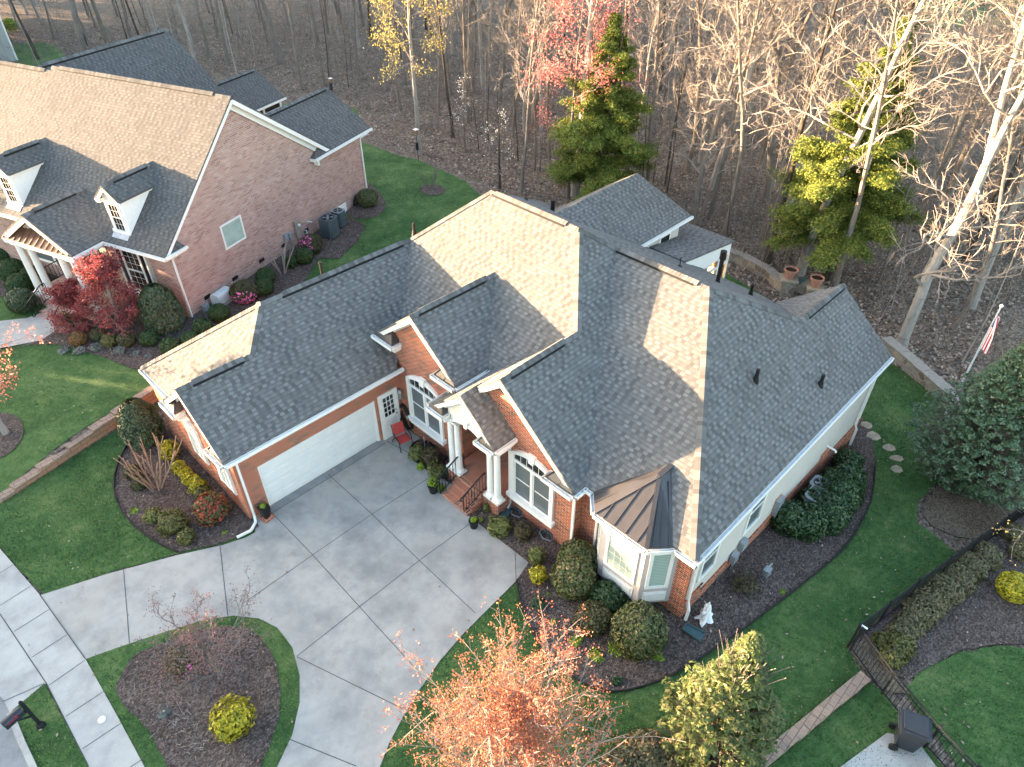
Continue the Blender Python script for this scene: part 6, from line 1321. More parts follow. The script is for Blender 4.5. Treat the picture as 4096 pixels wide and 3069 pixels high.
# ================================================================ walls, fence and garden things
# ---- low retaining wall between the front lawns, stepping down to the street
def wline(x): return 7.35 + 0.246 * (x + 8.9)
t = thing("retaining_wall", "tan split face block retaining wall stepping down between the two front lawns", "wall")
f = MB(); c = MB(); xs = [(-2.3, -4.3, .62), (-4.3, -5.3, .54), (-5.3, -6.35, .46), (-6.35, -7.5, .36), (-7.5, -8.5, .26), (-8.5, -9.3, .16)]
for xa, xb, h in xs:
    ya, yb = wline(xa), wline(xb); d = Vector((xb - xa, yb - ya, 0)).normalized(); nn = Vector((-d.y, d.x, 0)); nn = nn if nn.y > 0 else -nn
    a = Vector((xa, ya, 0)); b = Vector((xb, yb, 0)); f.prism([tuple(a - nn * .14 + Vector((0, 0, h - .1))), tuple(b - nn * .14 + Vector((0, 0, h - .1))), tuple(b + nn * .2 + Vector((0, 0, h - .1))), tuple(a + nn * .2 + Vector((0, 0, h - .1)))], (0, 0, -h - .1))
    n = max(1, int((b - a).length / .45))
    for k in range(n):
        p = a + (b - a) * (k / n) ; q = a + (b - a) * ((k + 1) / n) - d * .012; j = rngc.uniform(-.012, .012)
        c.prism([tuple(p - nn * (.17 + j) + Vector((0, 0, h))), tuple(q - nn * (.17 + j) + Vector((0, 0, h))), tuple(q + nn * .2 + Vector((0, 0, h))), tuple(p + nn * .2 + Vector((0, 0, h)))], (0, 0, -.098))
f.build("blocks", M['block'], t); c.build("cap_blocks", M['cap_block'], t)
t = thing("garden_wall", "low straight wall of pale cap blocks running to the fence corner at bottom right", "wall")
c = MB(); a = Vector(G(1866, 1466)); b = Vector(G(1560, 1722)); d = (b - a).normalized(); nn = Vector((-d.y, d.x, 0)).normalized(); n = int((b - a).length / .44)
for k in range(n):
    p = a + (b - a) * (k / n); q = a + (b - a) * ((k + 1) / n) - d * .012; h = .2 + (.06 if k > 6 else 0); p.z = hz(p.x, p.y) + h; q.z = p.z; j = rngc.uniform(-.012, .012)
    c.prism([tuple(p + nn * (.17 + j)), tuple(q + nn * (.17 + j)), tuple(q - nn * .17), tuple(p - nn * .17)], (0, 0, -.11))
c.build("cap_blocks", M['cap_block'], t); c = MB(); a2 = a + Vector((0, 0, .0)); b2 = b; c.beam(a2, b2, .27, .18); c.build("blocks", M['block'], t)
def stone_wall(pts, h, w, label, pier=None):
    t = thing("stone_wall", label, "wall"); f = MB(); c = MB()
    P = [Vector(G(*p)) for p in pts]
    for a, b in zip(P[:-1], P[1:]):
        d = (b - a).normalized(); nn = Vector((-d.y, d.x, 0)).normalized() * w / 2; f.prism([tuple(a + nn + Vector((0, 0, h))), tuple(b + nn + Vector((0, 0, h))), tuple(b - nn + Vector((0, 0, h))), tuple(a - nn + Vector((0, 0, h)))], (0, 0, -h - .4))
        n = max(1, int((b - a).length / .9)); nn = nn * 1.25
        for k in range(n):
            p = a + (b - a) * k / n; q = a + (b - a) * (k + 1) / n - d * .02; c.prism([tuple(p + nn + Vector((0, 0, h + .08))), tuple(q + nn + Vector((0, 0, h + .08))), tuple(q - nn + Vector((0, 0, h + .08))), tuple(p - nn + Vector((0, 0, h + .08)))], (0, 0, -.078))
    f.build("stones", M['fieldstone'], t); c.build("capstones", M['stonegrey'], t); return t
stone_wall([(1545, 552), (1600, 570), (1655, 600), (1690, 630)], .55, .42, "curved fieldstone wall ending in a pier below the trees")
stone_wall([(1905, 752), (1945, 785), (1990, 825), (2038, 868), (2075, 905)], .6, .45, "straight fieldstone garden wall right of the rear roof gable")
def pier(px, py, label):
    P = G(px, py); t = thing("stone_pier", label, "pier", P, rad(35)); f = MB(); f.box(-.38, .38, -.38, .38, -.3, .72); f.build("stones", M['fieldstone'], t); f = MB(); f.box(-.46, .46, -.46, .46, .72, .80); f.build("capstone", M['flagstone'], t); return P
P1 = pier(1697, 627, "stone pier at end of the curved wall carrying a terracotta pot"); P2 = pier(1752, 645, "stone pier half hidden by the rear gable roof, carrying a terracotta pot")
for P, lb in ((P1, "terracotta pot on the pier at end of the curved stone wall"), (P2, "terracotta pot with mossy rim nearest the rear gable roof")):
    t = thing("terracotta_pot", lb, "plant pot", (P[0], P[1], P[2] + .8)); f = MB(); f.lathe([(.22, 0), (.30, .42), (.36, .42), (.37, .55), (.32, .55), (.31, .46)], 18); f.build("pot", M['terracotta'], t); f = MB(); f.lathe([(.31, .455), (.31, .465)], 18); f.build("soil", M['soil'], t)
# ---- black metal fence
def fence(pts, label, h=1.15, gap=.115, post=1.9):
    t = thing("metal_fence", label, "fence"); P = [Vector(p) for p in pts]; pk = MB(); rl = MB()
    for a, b in zip(P[:-1], P[1:]):
        L = (b - a).length; n = int(L / gap)
        for k in range(n + 1): p = a + (b - a) * k / n; pk.box(p.x - .009, p.x + .009, p.y - .009, p.y + .009, p.z + .06, p.z + h - .03)
        for z in (.12, h - .18, h - .03): rl = MB(); rl.beam(a + Vector((0, 0, z)), b + Vector((0, 0, z)), .03, .035); rl.build("rail", M['black'], t)
        m = max(1, round(L / post))
        for k in range(m + 1):
            if k == 0 and a != P[0]: continue
            p = a + (b - a) * k / m; f = MB(); f.box(p.x - .03, p.x + .03, p.y - .03, p.y + .03, p.z - .05, p.z + h + .04); f.box(p.x - .038, p.x + .038, p.y - .038, p.y + .038, p.z + h + .04, p.z + h + .07); f.build("post", M['black'], t)
    pk.build("pickets", M['black'], t); return t
Fc = G(1832, 1397)
ft = fence([Fc, G(1960, 1298), G(2090, 1203), G(2205, 1118), G(2300, 1050)], "black metal picket fence receding along the long hedge at right"); 
fence([(Fc[0] - .07, Fc[1] - .1, Fc[2]), G(1904, 1499), G(1997, 1614), G(2075, 1700)], "black metal picket fence coming forward past the wheeled bin")
f = MB(); f.box(-.03, .03, -.09, .09, 0, .03); o = f.build("fence_plate", M['white'], None, loc=(Fc[0] + .03, Fc[1] - .12, Fc[2] + 1.15)); tag(o, "small white plate lying on top of the fence corner post", "plate")
# ---- wheeled bin
P = G(1948, 1606); t = thing("wheeled_bin", "black wheeled rubbish bin standing on concrete by the fence", "bin", (P[0], P[1], P[2] + .06), rad(22))
f = MB(); f.prism([(-.30, -.33, .98), (.30, -.33, .98), (.30, .33, .98), (-.30, .33, .98)], (0, 0, -.02)); 
lo = [(-.22, -.24, .04), (.22, -.24, .04), (.22, .22, .04), (-.22, .22, .04)]; hi = [(-.29, -.32, .96), (.29, -.32, .96), (.29, .32, .96), (-.29, .32, .96)]
for i in range(4): j = (i + 1) % 4; f.face([lo[i], lo[j], hi[j], hi[i]])
f.face(list(reversed(lo))); f.face(hi); f.box(-.31, .31, -.345, -.32, .9, .97); f.build("bin_body", M['binblack'], t)
f = MB(); f.prism([(-.33, -.38, .985), (.33, -.38, .985), (.33, .37, 1.0), (-.33, .37, 1.0)], (0, 0, .035)); f.prism([(-.27, -.3, 1.02), (.27, -.3, 1.02), (.24, .3, 1.05), (-.24, .3, 1.05)], (0, 0, .03)); f.beam((-.25, .4, .99), (.25, .4, .99), .035, .035); f.build("lid", M['binblack'], t)
for s in (-1, 1): f = MB(); f.tube([(s * .27, .27, .12), (s * .34, .27, .12)], .12, 14); f.tube([(s * .335, .27, .12), (s * .35, .27, .12)], .07, 10); f.build("wheel", M['vinyl'], t)
# ---- letter box
P = G(91, 1570); t = thing("mailbox", "black mailbox with red flag on a post in the kerb strip", "mailbox", (P[0], P[1], P[2] + .05), rad(15))
f = MB(); f.lathe([(.12, 0), (.10, .1), (.06, .16), (.055, .2)], 10); f.box(-.045, .045, -.045, .045, .1, 1.25); f.lathe([(.03, 1.25), (.055, 1.3), (.03, 1.36), (.0, 1.38)], 8); f.box(-.5, .0, -.04, .04, .88, .95); f.beam((-.35, 0, .9), (-.03, 0, .6), .04, .04); f.build("post", M['black'], t)
f = MB(); n = 8; pr = [(-.12, .96), (.12, .96)] + [(.12 * math.cos(math.pi * k / n), 1.09 + .11 * math.sin(math.pi * k / n)) for k in range(n + 1)]; f.prism([(-.56, y, z) for y, z in pr], (.48, 0, 0)); f.build("box", M['binblack'], t); f = MB(); f.prism([(-.575, y * .94, (z - 1.05) * .94 + 1.05) for y, z in pr], (.015, 0, 0)); f.build("door", M['black'], t)
f = MB(); f.box(-.5, -.24, -.135, -.122, 1.10, 1.13); f.box(-.3, -.24, -.136, -.123, 1.10, 1.2); f.build("flag", M['signred'], t)
# ---- red sling chair
P = (3.2, -.75, .05); t = thing("patio_chair", "red sling patio chair with black arms beside the white side door", "chair", P, rad(-100))
f = MB(); f.prism([(-.05, -.23, .42), (.42, -.23, .44), (.42, .23, .44), (-.05, .23, .42)], (0, 0, -.02)); f.build("seat", M['red'], t)
f = MB(); f.prism([(-.08, -.23, .50), (-.22, -.23, .96), (-.22, .23, .96), (-.08, .23, .50)], (.02, 0, .005)); f.build("backrest", M['red'], t)
for s in (-1, 1):
    f = MB(); f.tube([(.45, s * .27, 0), (.40, s * .27, .44), (.36, s * .28, .60), (.28, s * .28, .64), (-.12, s * .28, .63)], .016, 6); f.build("arm", M['black'], t)
    f = MB(); f.tube([(-.32, s * .26, 0), (-.05, s * .26, .42), (-.08, s * .25, .50), (-.23, s * .25, .97)], .016, 6); f.build("leg", M['black'], t)
    f = MB(); f.tube([(-.05, s * .25, .42), (.42, s * .25, .44)], .014, 6); f.build("seat_rail", M['black'], t)
# ---- hoses
def coil(c, R, n, axis, name, label, thick=.022, vert=True, tilt=1.0):
    pts = []
    for k in range(n * 18): a = 2 * math.pi * k / 18; r = R * (.78 + .22 * math.sin(k * .7)) ; q = (math.cos(a) * r * axis[0], math.cos(a) * r * axis[1], math.sin(a) * r * tilt) if vert else (math.cos(a) * r, math.sin(a) * r, .03 * (k // 18)); off = (k / (n * 18) - .5) * .16; pts.append((q[0] + off * -axis[1], q[1] + off * axis[0], q[2]))
    f = MB(); f.tube(pts, thick, 6); f.tube([(pts[-1]), (pts[-1][0] - .15, pts[-1][1] - .2, -R * 1.15)], thick, 6) if vert else None
    return tag(f.build(name, M['hose'], None, loc=c, smooth=False), label, "hose")
coil((3.83, -.33, .78), .42, 6, (0, 1), "garden_hose", "black garden hose hanging coiled under the arched window beside chair", tilt=1.5)
coil(tuple(N(13.9, -.12, .33)), .32, 5, (math.cos(rad(20)), math.sin(rad(20))), "garden_hose", "black hose coil hanging on the pink brick wall by the round bush", tilt=1.2)
# ---- pots
def pot(P, prof, n, label, sq=False, plant=None, seed=0, ps=.18, base=None, rz=.0, mat='vinyl'):
    t = thing("plant_pot", label, "plant pot", P, rz); f = MB(); f.lathe(prof, n); f.build("pot", M[mat], t); r, z = prof[-1]; f = MB(); f.lathe([(r * .94, z - .05), (r * .94, z - .045)], n); f.build("soil", M['soil'], t)
    if base: f = MB(); f.box(-base, base, -base, base, -.07, .0); f.build("base", M['brick'], t)
    if plant:
        V, U = shrub_arrays(seed, (ps, ps, ps * .9), 260, .04, .3, .5, False); V = V + np.array((0, 0, z + ps * .3)); link_mesh("foliage", quads_mesh("foliage", V, U), L[plant], t)
P = (-2.55, -.33, .12); pot(P, [(.14, 0), (.235, .46), (.24, .52), (.21, .52)], 4, "square black pot with a green sprig at garage door corner", plant='lime', seed=401, ps=.1, base=.2, rz=rad(8))
P = G(937, 1064); pot(P, [(.15, .05), (.2, .40), (.215, .40), (.215, .45), (.19, .45)], 18, "round black pot with lime foliage left of the stair railing", plant='lime', seed=402, ps=.24)
P = G(1024, 1140); pot(P, [(.13, .05), (.17, .36), (.185, .36), (.185, .4), (.16, .4)], 18, "round black pot at right foot of the brick steps", plant='lime', seed=403, ps=.12)
# neighbour's porch urn
P = N(-.6, 6.55, .5); t = thing("porch_urn", "grey cast urn on the neighbour's brick porch behind the columns", "urn", P); f = MB(); f.box(-.2, .2, -.2, .2, 0, .06); f.lathe([(.16, .06), (.08, .14), (.09, .2), (.24, .36), (.3, .55), (.33, .6), (.28, .6)], 18); f.build("urn", M['stonegrey'], t); f = MB(); f.lathe([(.27, .55), (.27, .56)], 18); f.build("soil", M['soil'], t)
# ---- splash blocks
def splash(P, rz, label):
    t = thing("splash_block", label, "splash block", P, rz); f = MB(); f.prism([(-.12, 0, .03), (.12, 0, .03), (.17, -.6, .03), (-.17, -.6, .03)], (0, 0, -.03)); f.build("tray", M['teal'], t); f = MB()
    f.beam((-.13, 0, .06), (-.18, -.6, .05), .03, .07); f.beam((.13, 0, .06), (.18, -.6, .05), .03, .07); f.beam((-.13, .0, .06), (.13, 0, .06), .03, .07); f.build("rim", M['teal'], t)
splash((3.72, -6.22, .09), rad(-75), "teal plastic splash block under the downspout right of the columns"); splash((4.25, -13.38, hz(4.3, -13.4) + .09), rad(8), "teal plastic splash block beside the white cloth at house corner")
# ---- white cloth over a plant
P = G(1521, 1338); rng = np.random.default_rng(8); f = MB(); nA, nR = 26, 7; prof = [(.04, 1.0), (.14, .93), (.2, .72), (.19, .5), (.27, .3), (.36, .12), (.46, .03)]
g = []
for i, (r, z) in enumerate(prof): g.append([(r * (1 + .32 * math.sin(a * 5 + i * .5) + .14 * math.sin(a * 9 + i)) * math.cos(a) * (1 + .25 * (z < .4)), r * (1 + .32 * math.sin(a * 5 + i * .5)) * math.sin(a), z + .04 * math.sin(a * 3 + i)) for a in [2 * math.pi * k / nA for k in range(nA)]])
for i in range(len(g) - 1):
    for k in range(nA): l = (k + 1) % nA; f.face([g[i][k], g[i][l], g[i + 1][l], g[i + 1][k]])
f.face(g[0])
o = f.build("draped_cloth", M['sheet'], None, smooth=True, loc=(P[0], P[1], P[2] + .06)); o.scale = (.5, .5, .8); tag(o, "white frost cloth draped over a plant at the house corner", "cloth")
f = MB(); pts = [(-.35, -.1, .05), (-.42, .0, .35), (-.36, .05, .55), (-.22, .03, .55), (-.14, 0, .35), (-.1, 0, .1)]; f.tube(pts, [.06, .08, .1, .09, .08, .06], 8); f.build("cloth_fold", M['sheet'], o, smooth=True)
# ---- security sign: octagon reading CPI
P = G(929, 1016); t = thing("yard_sign", "small octagonal maroon and white security sign on a stake in the porch bed", "sign", P, rad(215)); t.rotation_euler = (rad(-22), 0, rad(-28))
oc = lambda r, y: [(r * math.cos(math.pi / 8 + k * math.pi / 4), y, .48 + r * math.sin(math.pi / 8 + k * math.pi / 4)) for k in range(8)]
f = MB(); f.prism(oc(.155, 0), (0, .012, 0)); f.build("sign_plate", M['white'], t); f = MB(); f.prism(oc(.145, -.003), (0, .0025, 0)); f.build("sign_border", M['signred'], t)
f = MB(); f.prism([(-.135, -.006, .43), (.135, -.006, .43), (.135, -.006, .53), (-.135, -.006, .53)], (0, .0025, 0)); f.build("sign_band", M['white'], t)
def text_mesh(txt, size, mat, parent, loc, rot, name="lettering"):
    cu = bpy.data.curves.new(name, 'FONT'); cu.body = txt; cu.size = size; cu.align_x = 'CENTER'; cu.align_y = 'CENTER'; cu.extrude = .0008; cu.offset = .004
    ob = bpy.data.objects.new(name + "_curve", cu); COL.objects.link(ob); dg = bpy.context.evaluated_depsgraph_get(); me = bpy.data.meshes.new_from_object(ob.evaluated_get(dg)); bpy.data.objects.remove(ob, do_unlink=True)
    o = link_mesh(name, me, mat, parent, loc); o.rotation_euler = rot; return o
text_mesh("CPI", .115, M['vinyl'], t, (0, -.0095, .48), (rad(90), 0, 0))
f = MB(); f.beam((0, .01, -.1), (0, .01, .34), .02, .012); f.build("stake", M['steel'], t)
# ---- tap stake, meter, covers
f = MB(); f.tube([(0, 0, 0), (.02, .02, .45)], .012, 6); f.lathe([(.02, .45), (.03, .5), (.0, .52)], 8, (.02, .02, 0)); o = f.build("garden_light", M['galv'], None, loc=(3.72, -1.55, .06)); tag(o, "thin garden stake with pale tip below the arched window", "garden stake")
f = MB(); f.box(-.13, .13, -.1, .1, .12, .42); f.tube([(-.2, 0, 0), (-.2, 0, .5), (0, 0, .55), (.22, 0, .5), (.22, 0, 0)], .025, 6); P = G(1653, 1246); o = f.build("gas_meter", M['steel'], None, loc=P, rz=0); tag(o, "grey gas meter by the brick base of main side wall", "gas meter")
f = MB(); f.box(-.13, .13, -.1, .1, .12, .42); f.tube([(-.2, 0, 0), (-.2, 0, .5), (0, 0, .55), (.22, 0, .5), (.22, 0, 0)], .025, 6); o = f.build("gas_meter", M['aclight'], None, loc=N(.75, -.35, 0), rz=rad(20)); tag(o, "grey gas meter at the pink wall beside the egg shaped holly", "gas meter")
f = MB(); f.lathe([(.11, 0), (.11, .012), (.09, .016)], 18); P = G(222, 1557); o = f.build("utility_cover", M['galv'], None, loc=(P[0], P[1], P[2] + .06)); tag(o, "round white utility cover set in the sidewalk", "cover")
f = MB(); f.lathe([(.24, 0), (.24, .02), (.2, .03)], 18); P = G(141, 715); o = f.build("stepping_disc", M['stonegrey'], None, loc=(P[0], P[1], P[2] + .07)); tag(o, "pale round plaque in the bed by the neighbour's steps", "plaque")
# ---- stepping stones
for i, (x, y, a, b, lb) in enumerate(((1871, 921, .38, .3, "flagstone nearest the far downspout"), (1886, 945, .44, .36, "square flagstone second from the house"), (1920, 970, .42, .27, "pointed flagstone in middle of the stepping path"), (1936, 992, .46, .22, "long thin flagstone fourth along the path"), (1936, 1016, .38, .26, "reddish flagstone at lawn end of the path"))):
    rng2 = random.Random(500 + i); P = G(x, y); n = 7; pts = [(a * .68 * math.cos(2 * math.pi * k / n + .3) * rng2.uniform(.78, 1.1), b * .9 * math.sin(2 * math.pi * k / n + .3) * rng2.uniform(.78, 1.1), 0.075) for k in range(n)]
    f = MB(); f.prism(pts, (0, 0, -.06)); o = f.build("stepping_stone", M['flagstone'] if i < 4 else M['terracotta'] if False else M['flagstone'], None, loc=P, rz=rad(-40)); tag(o, lb, "stepping stone", "stepping stones on the side lawn")
P = G(1733, 622); f = MB(); f.prism([(-.9, -.35, .06), (.8, -.5, .06), (1.0, .3, .06), (-.5, .55, .06)], (0, 0, -.08)); o = f.build("flagstone_step", M['flagstone'], None, loc=P, rz=.5); tag(o, "broad flagstone step between the two stone piers", "step")
f = MB(); f.prism([(-.35, -.3, .12), (.3, -.35, .2), (.35, .25, .3), (-.3, .3, .22)], (0, 0, -.1)); P = G(1722, 607); o = f.build("folded_tarp", M['teal'], None, loc=P); tag(o, "teal folded tarp on the leaf litter between the pots", "tarp")
# ---- air conditioners
def ac(P, rz, w, h, label, mat='acgrey', top='acgrey', bevel=.0):
    t = thing("air_conditioner", label, "air conditioner", P, rz); f = MB(); s = w / 2; b = s * .28
    oct_ = [(-s, -s + b), (-s + b, -s), (s - b, -s), (s, -s + b), (s, s - b), (s - b, s), (-s + b, s), (-s, s - b)]
    f.prism([(x, y, h) for x, y in oct_], (0, 0, -h + .06))
    for k in range(14):
        z = .16 + k * (h - .28) / 14; 
        for i in range(8):
            j = (i + 1) % 8; p = Vector((*oct_[i], z)); q = Vector((*oct_[j], z)); f.beam(p * 1.0, q * 1.0, .012, .012)
    f.build("cabinet", M[mat], t); f = MB(); f.prism([(x * 1.02, y * 1.02, h + .02) for x, y in oct_], (0, 0, -.02)); f.build("top_cover", M[top], t)
    f = MB(); f.lathe([(s * .8, h + .024), (s * .8, h + .026)], 24); f.build("fan_opening", M['dark'], t); f = MB()
    for k in range(4): a = k * math.pi / 2 + .3; f.prism([(.04 * math.cos(a), .04 * math.sin(a), h + .034), (s * .72 * math.cos(a), s * .72 * math.sin(a), h + .034), (s * .72 * math.cos(a + .6), s * .72 * math.sin(a + .6), h + .030), (.05 * math.cos(a + 1), .05 * math.sin(a + 1), h + .03)], (0, 0, -.003))
    f.lathe([(s * .2, h + .03), (s * .16, h + .05)], 12); f.build("fan", M['steel'], t)
    f = MB()
    for r in (.3, .5, .68): f.tube([(s * r * math.cos(2 * math.pi * k / 20), s * r * math.sin(2 * math.pi * k / 20), h + .06) for k in range(21)], .005, 4, cap=False)
    f.build("grille", M[mat], t); f = MB(); f.box(-s * 1.15, s * 1.15, -s * 1.15, s * 1.15, 0, .06); f.build("pad", M['vinyl'], t)
ac((11.95, -13.9, hz(11.95, -13.9) + .05), .0, .82, .85, "grey air conditioner with round fan opening behind the evergreen hedge", 'steel', 'aclight'); ac((12.75, -13.62, hz(12.75, -13.6) + .05), .0, .66, .75, "pale topped smaller air conditioner beside main side wall", 'steel', 'aclight')
ac(N(9.87, -1.06, .02), rad(20), .88, 1.12, "big dark slate air conditioner against the pink brick wall"); ac(N(11.15, -.8, .02), rad(20), .66, .95, "smaller air conditioner with pale lid behind the big slate one", 'acgrey', 'aclight')
# ---- standby generator
t = thing("generator", "pale grey standby generator with rounded lid by the pink brick wall", "generator", N(1.7, -.55, .02), rad(20)); f = MB(); f.box(-.5, .5, -.3, .3, -.02, .06); f.build("pad", M['stonegrey'], t); f = MB(); pr = [(-.29, .06), (.29, .06), (.29, .56), (.22, .68), (.1, .72), (-.2, .72), (-.27, .68), (-.29, .6)]; f.prism([(-.47, y, z) for y, z in pr], (.94, 0, 0)); f.build("housing", M['genwhite'], t); f = MB(); f.box(-.4, .4, -.302, -.29, .14, .2); f.build("louvre", M['steel'], t)
# ---- bird boxes on poles
def birdhouse(px, py, H, label):
    P = G(px, py); t = thing("bird_box", label, "bird box", P); f = MB(); f.tube([(0, 0, -.2), (0, 0, H)], .025, 8); f.build("pole", M['black'], t); f = MB(); f.lathe([(.08, H * .42), (.1, H * .42 + .05), (.1, H * .42 + .5), (.02, H * .42 + .52)], 10); f.build("baffle", M['black'], t)
    f = MB(); f.box(-.11, .11, -.11, .11, H, H + .32); b = f.build("box", M['wood'], t); f = MB(); f.box(-.15, .15, -.17, .15, H + .32, H + .36); f.build("lid", M['white'], b)
birdhouse(904, 348, 1.9, "bird box on black pole with baffle at the lawn edge of the wood"); birdhouse(719, 206, 1.1, "white lidded bird box on a pole behind the neighbour's rear roof")
# ---- flagpole
P = (21.9, -15.3, hz(21.9, -15.3)); t = thing("flagpole", "white flagpole with limp striped flag rising behind the big magnolia", "flagpole", P)
f = MB(); f.tube([(0, 0, 0), (0, 0, 5.6)], [.045, .03], 10); f.build("pole", M['galv'], t); f = MB(); f.lathe([(.0, 5.6), (.07, 5.66), (.07, 5.72), (.0, 5.78)], 10); f.build("finial", M['white'], t)
f = MB(); nx, nz = 14, 26; top = 5.45; H_ = 1.75
def fp(i, j):
    u = i / nx; v = j / nz; w = .42 * (.35 + .65 * v ** .8) * u; return (math.cos(2.4) * w + .05 * math.sin(u * 11 + v * 3) * u, -w * .8 + .07 * math.sin(u * 14 - v * 2) * u, top - v * H_ * (1 - .12 * u) - .25 * u)
for i in range(nx):
    for j in range(nz): f.face([fp(i, j), fp(i + 1, j), fp(i + 1, j + 1), fp(i, j + 1)], 1 if (i < 6 and j < 10) else (0 if i % 2 == 0 else 2))
f.build("flag", [M['flagred'], M['flagblue'], M['sheet']], t)
# ---- round glass patio table on the back lawn
t = thing("patio_table", "round glass topped patio table on the back lawn beyond the roof", "table", (19.6, -7.0, hz(19.6, -7.0))); f = MB(); f.lathe([(.68, .72), (.68, .74)], 28); f.build("table_top", M['bglass'], t); f = MB(); f.tube([(.68 * math.cos(2 * math.pi * k / 24), .68 * math.sin(2 * math.pi * k / 24), .73) for k in range(25)], .018, 6); f.build("rim", M['steel'], t)
for k in range(4): a = k * math.pi / 2; f = MB(); f.tube([(.5 * math.cos(a), .5 * math.sin(a), 0), (.3 * math.cos(a), .3 * math.sin(a), .72)], .02, 6); f.build("leg", M['black'], t)
def screen(name, spots, label, seed):  # evergreen masses added out of view, heights shaped to cast shade and leave gaps
    rng = np.random.default_rng(seed); Vs = []; Us = []
    for s, t, h, r in spots:
        x = -.515 * s + .857 * t; y = .857 * s + .515 * t; V, U = shrub_arrays(int(rng.integers(1e6)), (r, r, h * .52), 420, .42, .16, .3); Vs.append(V + np.array((x, y, h * .48))); Us.append(U)
    tag(link_mesh(name, quads_mesh(name, np.concatenate(Vs), np.concatenate(Us)), L['pine']), label, "trees", kind='stuff')
rs = random.Random(9); sp = []
t_ = -60.0
while t_ < 24:
    H_ = (8.9 if t_ < -3.5 else 6.3 if t_ < .3 else 4.4 if t_ < 3.4 else 7.4); sp.append((46 + rs.uniform(-1.5, 1.5), t_, H_ * rs.uniform(.96, 1.06), 2.2)); t_ += rs.uniform(.8, 1.3)
while t_ < 95:
    sp.append((62 + (t_ - 22) + rs.uniform(-3, 3), t_, (13 + (t_ - 25) * .32) * rs.uniform(.85, 1.1), 3.8)); t_ += rs.uniform(1.8, 3.0)
while t_ < 155:
    sp.append((76 + rs.uniform(-3, 3), t_, 25 * rs.uniform(.9, 1.1), 3.8)); t_ += rs.uniform(2.0, 3.2)
screen("shade_screen_trees", sp, "unseen band of evergreens added up the street to screen the low sun", 3)

# ================================================================ loose cover: grass blades, bark chips, fallen leaves
def in_poly(p, X, Y):
    c = np.zeros(len(X), bool); n = len(p)
    for i in range(n):
        x1, y1 = p[i]; x2, y2 = p[(i + 1) % n]
        if y1 == y2: continue
        m = ((y1 > Y) != (y2 > Y)) & (X < (x2 - x1) * (Y - y1) / (y2 - y1) + x1); c ^= m
    return c
def scatter(poly, dens, rng, cap=60000):
    P = np.array(poly); lo = P.min(0); hi = P.max(0); n = int(min(cap, abs(area(poly)) * dens) * (hi - lo).prod() / max(1e-6, abs(area(poly)))); X = rng.uniform(lo[0], hi[0], n); Y = rng.uniform(lo[1], hi[1], n); k = in_poly(poly, X, Y); return X[k], Y[k]
L['blade'] = leaf('grass_blade', [(0.020, 0.050, 0.015), (0.042, 0.094, 0.028), (0.085, 0.145, 0.046), (0.16, 0.165, 0.075)], 0.7, 0.2, 0.2)
L['chip'] = leaf('bark_chip', [(0.03, 0.021, 0.018), (0.065, 0.048, 0.043), (0.11, 0.082, 0.07), (0.20, 0.155, 0.13)], 0.9, 0.1, 0)
L['deadleaf'] = leaf('dead_leaf', [(0.065, 0.042, 0.03), (0.135, 0.092, 0.068), (0.215, 0.158, 0.122), (0.31, 0.25, 0.20)], 0.85, 0.1, 0.1)
rng = np.random.default_rng(88); beds = [p for n, p, o in SHEETS if n == "mulch_bed"]; hard = [p for n, p, o in SHEETS if n in ("driveway", "sidewalk", "front_path")]
Vs = []; Us = []
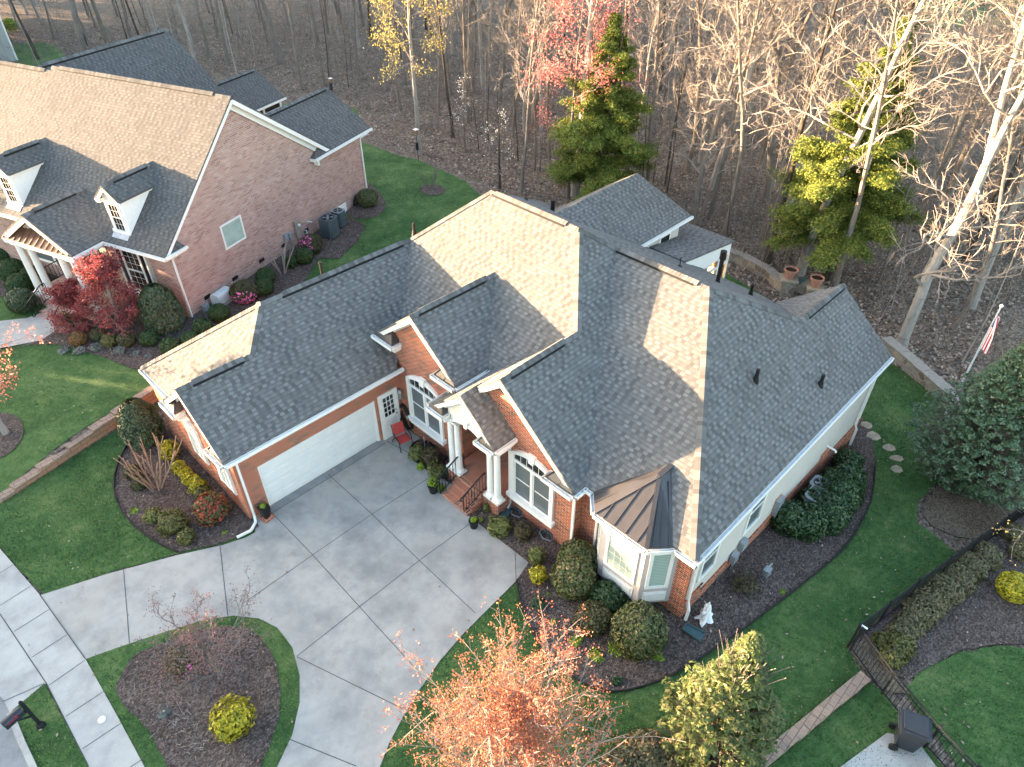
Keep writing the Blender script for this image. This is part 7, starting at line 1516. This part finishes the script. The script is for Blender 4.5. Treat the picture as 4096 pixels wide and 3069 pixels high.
for n_, p, off in SHEETS:
    if "lawn" not in n_ or n_ == "far_lawn": continue
    X, Y = scatter(p, 260 if n_ != "upper_lawn" else 130, rng)
    k = np.ones(len(X), bool)
    for b in beds: k &= ~in_poly(b, X, Y)
    if n_ != "island_lawn":
        for b in hard: k &= ~in_poly(b, X, Y)
    X = X[k]; Y = Y[k]; Z = np.array([hz(a, b) for a, b in zip(X, Y)]) + off; m = len(X); a = rng.uniform(0, 6.28, m); w = rng.uniform(.010, .020, m); h = rng.uniform(.03, .075, m)
    P = np.stack([X, Y, Z], 1); sdv = np.stack([np.cos(a) * w, np.sin(a) * w, 0 * a], 1); tip = P + np.stack([rng.normal(0, .025, m), rng.normal(0, .025, m), h], 1)
    Vs.append(np.stack([P - sdv, P + sdv, tip], 1).reshape(-1, 3)); pat = .46 + .2 * np.sin(X * 1.1 + 1.3 * np.sin(Y * .7)) * np.sin(Y * .9 + np.sin(X * .6)) + .16 * np.sin(X * 2.9 + 2 * np.sin(Y * 1.7)) * np.sin(Y * 3.3 + 1.5 * np.sin(X * 2.1)) + .12 * np.sin(X * .35 + Y * .5); Us.append(np.stack([np.clip(pat + rng.normal(0, .2, m), 0, 1), rng.random(m)], 1))
tag(link_mesh("grass", quads_mesh("grass", np.concatenate(Vs), np.concatenate(Us), n=3), L['blade']), "short green grass blades covering the lawns", "grass", kind='stuff')
Vs = []; Us = []
for p in beds:
    X, Y = scatter(p, 130, rng); P = np.stack([X, Y, np.array([hz(a, b) for a, b in zip(X, Y)]) + .078], 1); V, U = leaf_quads(rng, P, .034, np.tile([[0, 0, 1.0]], (len(P), 1)), .45, .3); Vs.append(V); Us.append(U)
tag(link_mesh("bark_chips", quads_mesh("bark_chips", np.concatenate(Vs), np.concatenate(Us)), L['chip']), "loose bark chips on the mulch beds", "bark chips", kind='stuff')
Ps = []
for n_, p, off in SHEETS:
    d = 1.5 if n_ in ("side_lawn", "neighbour_lawn") else .6 if "lawn" in n_ else .25 if n_ in ("driveway", "sidewalk") else 1.2 if n_ == "mulch_bed" else 0
    if d == 0 or n_ == "far_lawn": continue
    X, Y = scatter(p, d, rng); Ps.append(np.stack([X, Y, np.array([hz(a, b) for a, b in zip(X, Y)]) + .085], 1))
P = np.concatenate(Ps); V1, U1 = leaf_quads(rng, P, .045, np.tile([[0, 0, 1.0]], (len(P), 1)), .5, .6); U1[:, 0] = .35 + .65 * U1[:, 0]
az = rng.uniform(rad(4), rad(86), 90000); R = 31 + 70 * rng.random(90000) ** 1.2; X = CAM[0] + R * np.cos(az); Y = CAM[1] + R * np.sin(az); k = (X > 22.5) | (Y > 50)
for n_, p, off in SHEETS:
    if "lawn" in n_: k &= ~in_poly(p, X, Y)
X = X[k]; Y = Y[k]; P = np.stack([X, Y, np.array([hz(a, b) for a, b in zip(X, Y)]) + .04], 1); V2, U2 = leaf_quads(rng, P, .10, np.tile([[0, 0, 1.0]], (len(P), 1)), .6, .6)
tag(link_mesh("fallen_leaves", quads_mesh("fallen_leaves", np.concatenate([V1, V2]), np.concatenate([U1, U2])), L['deadleaf']), "dry fallen leaves on the wood floor with a few strewn over lawns", "fallen leaves", kind='stuff')
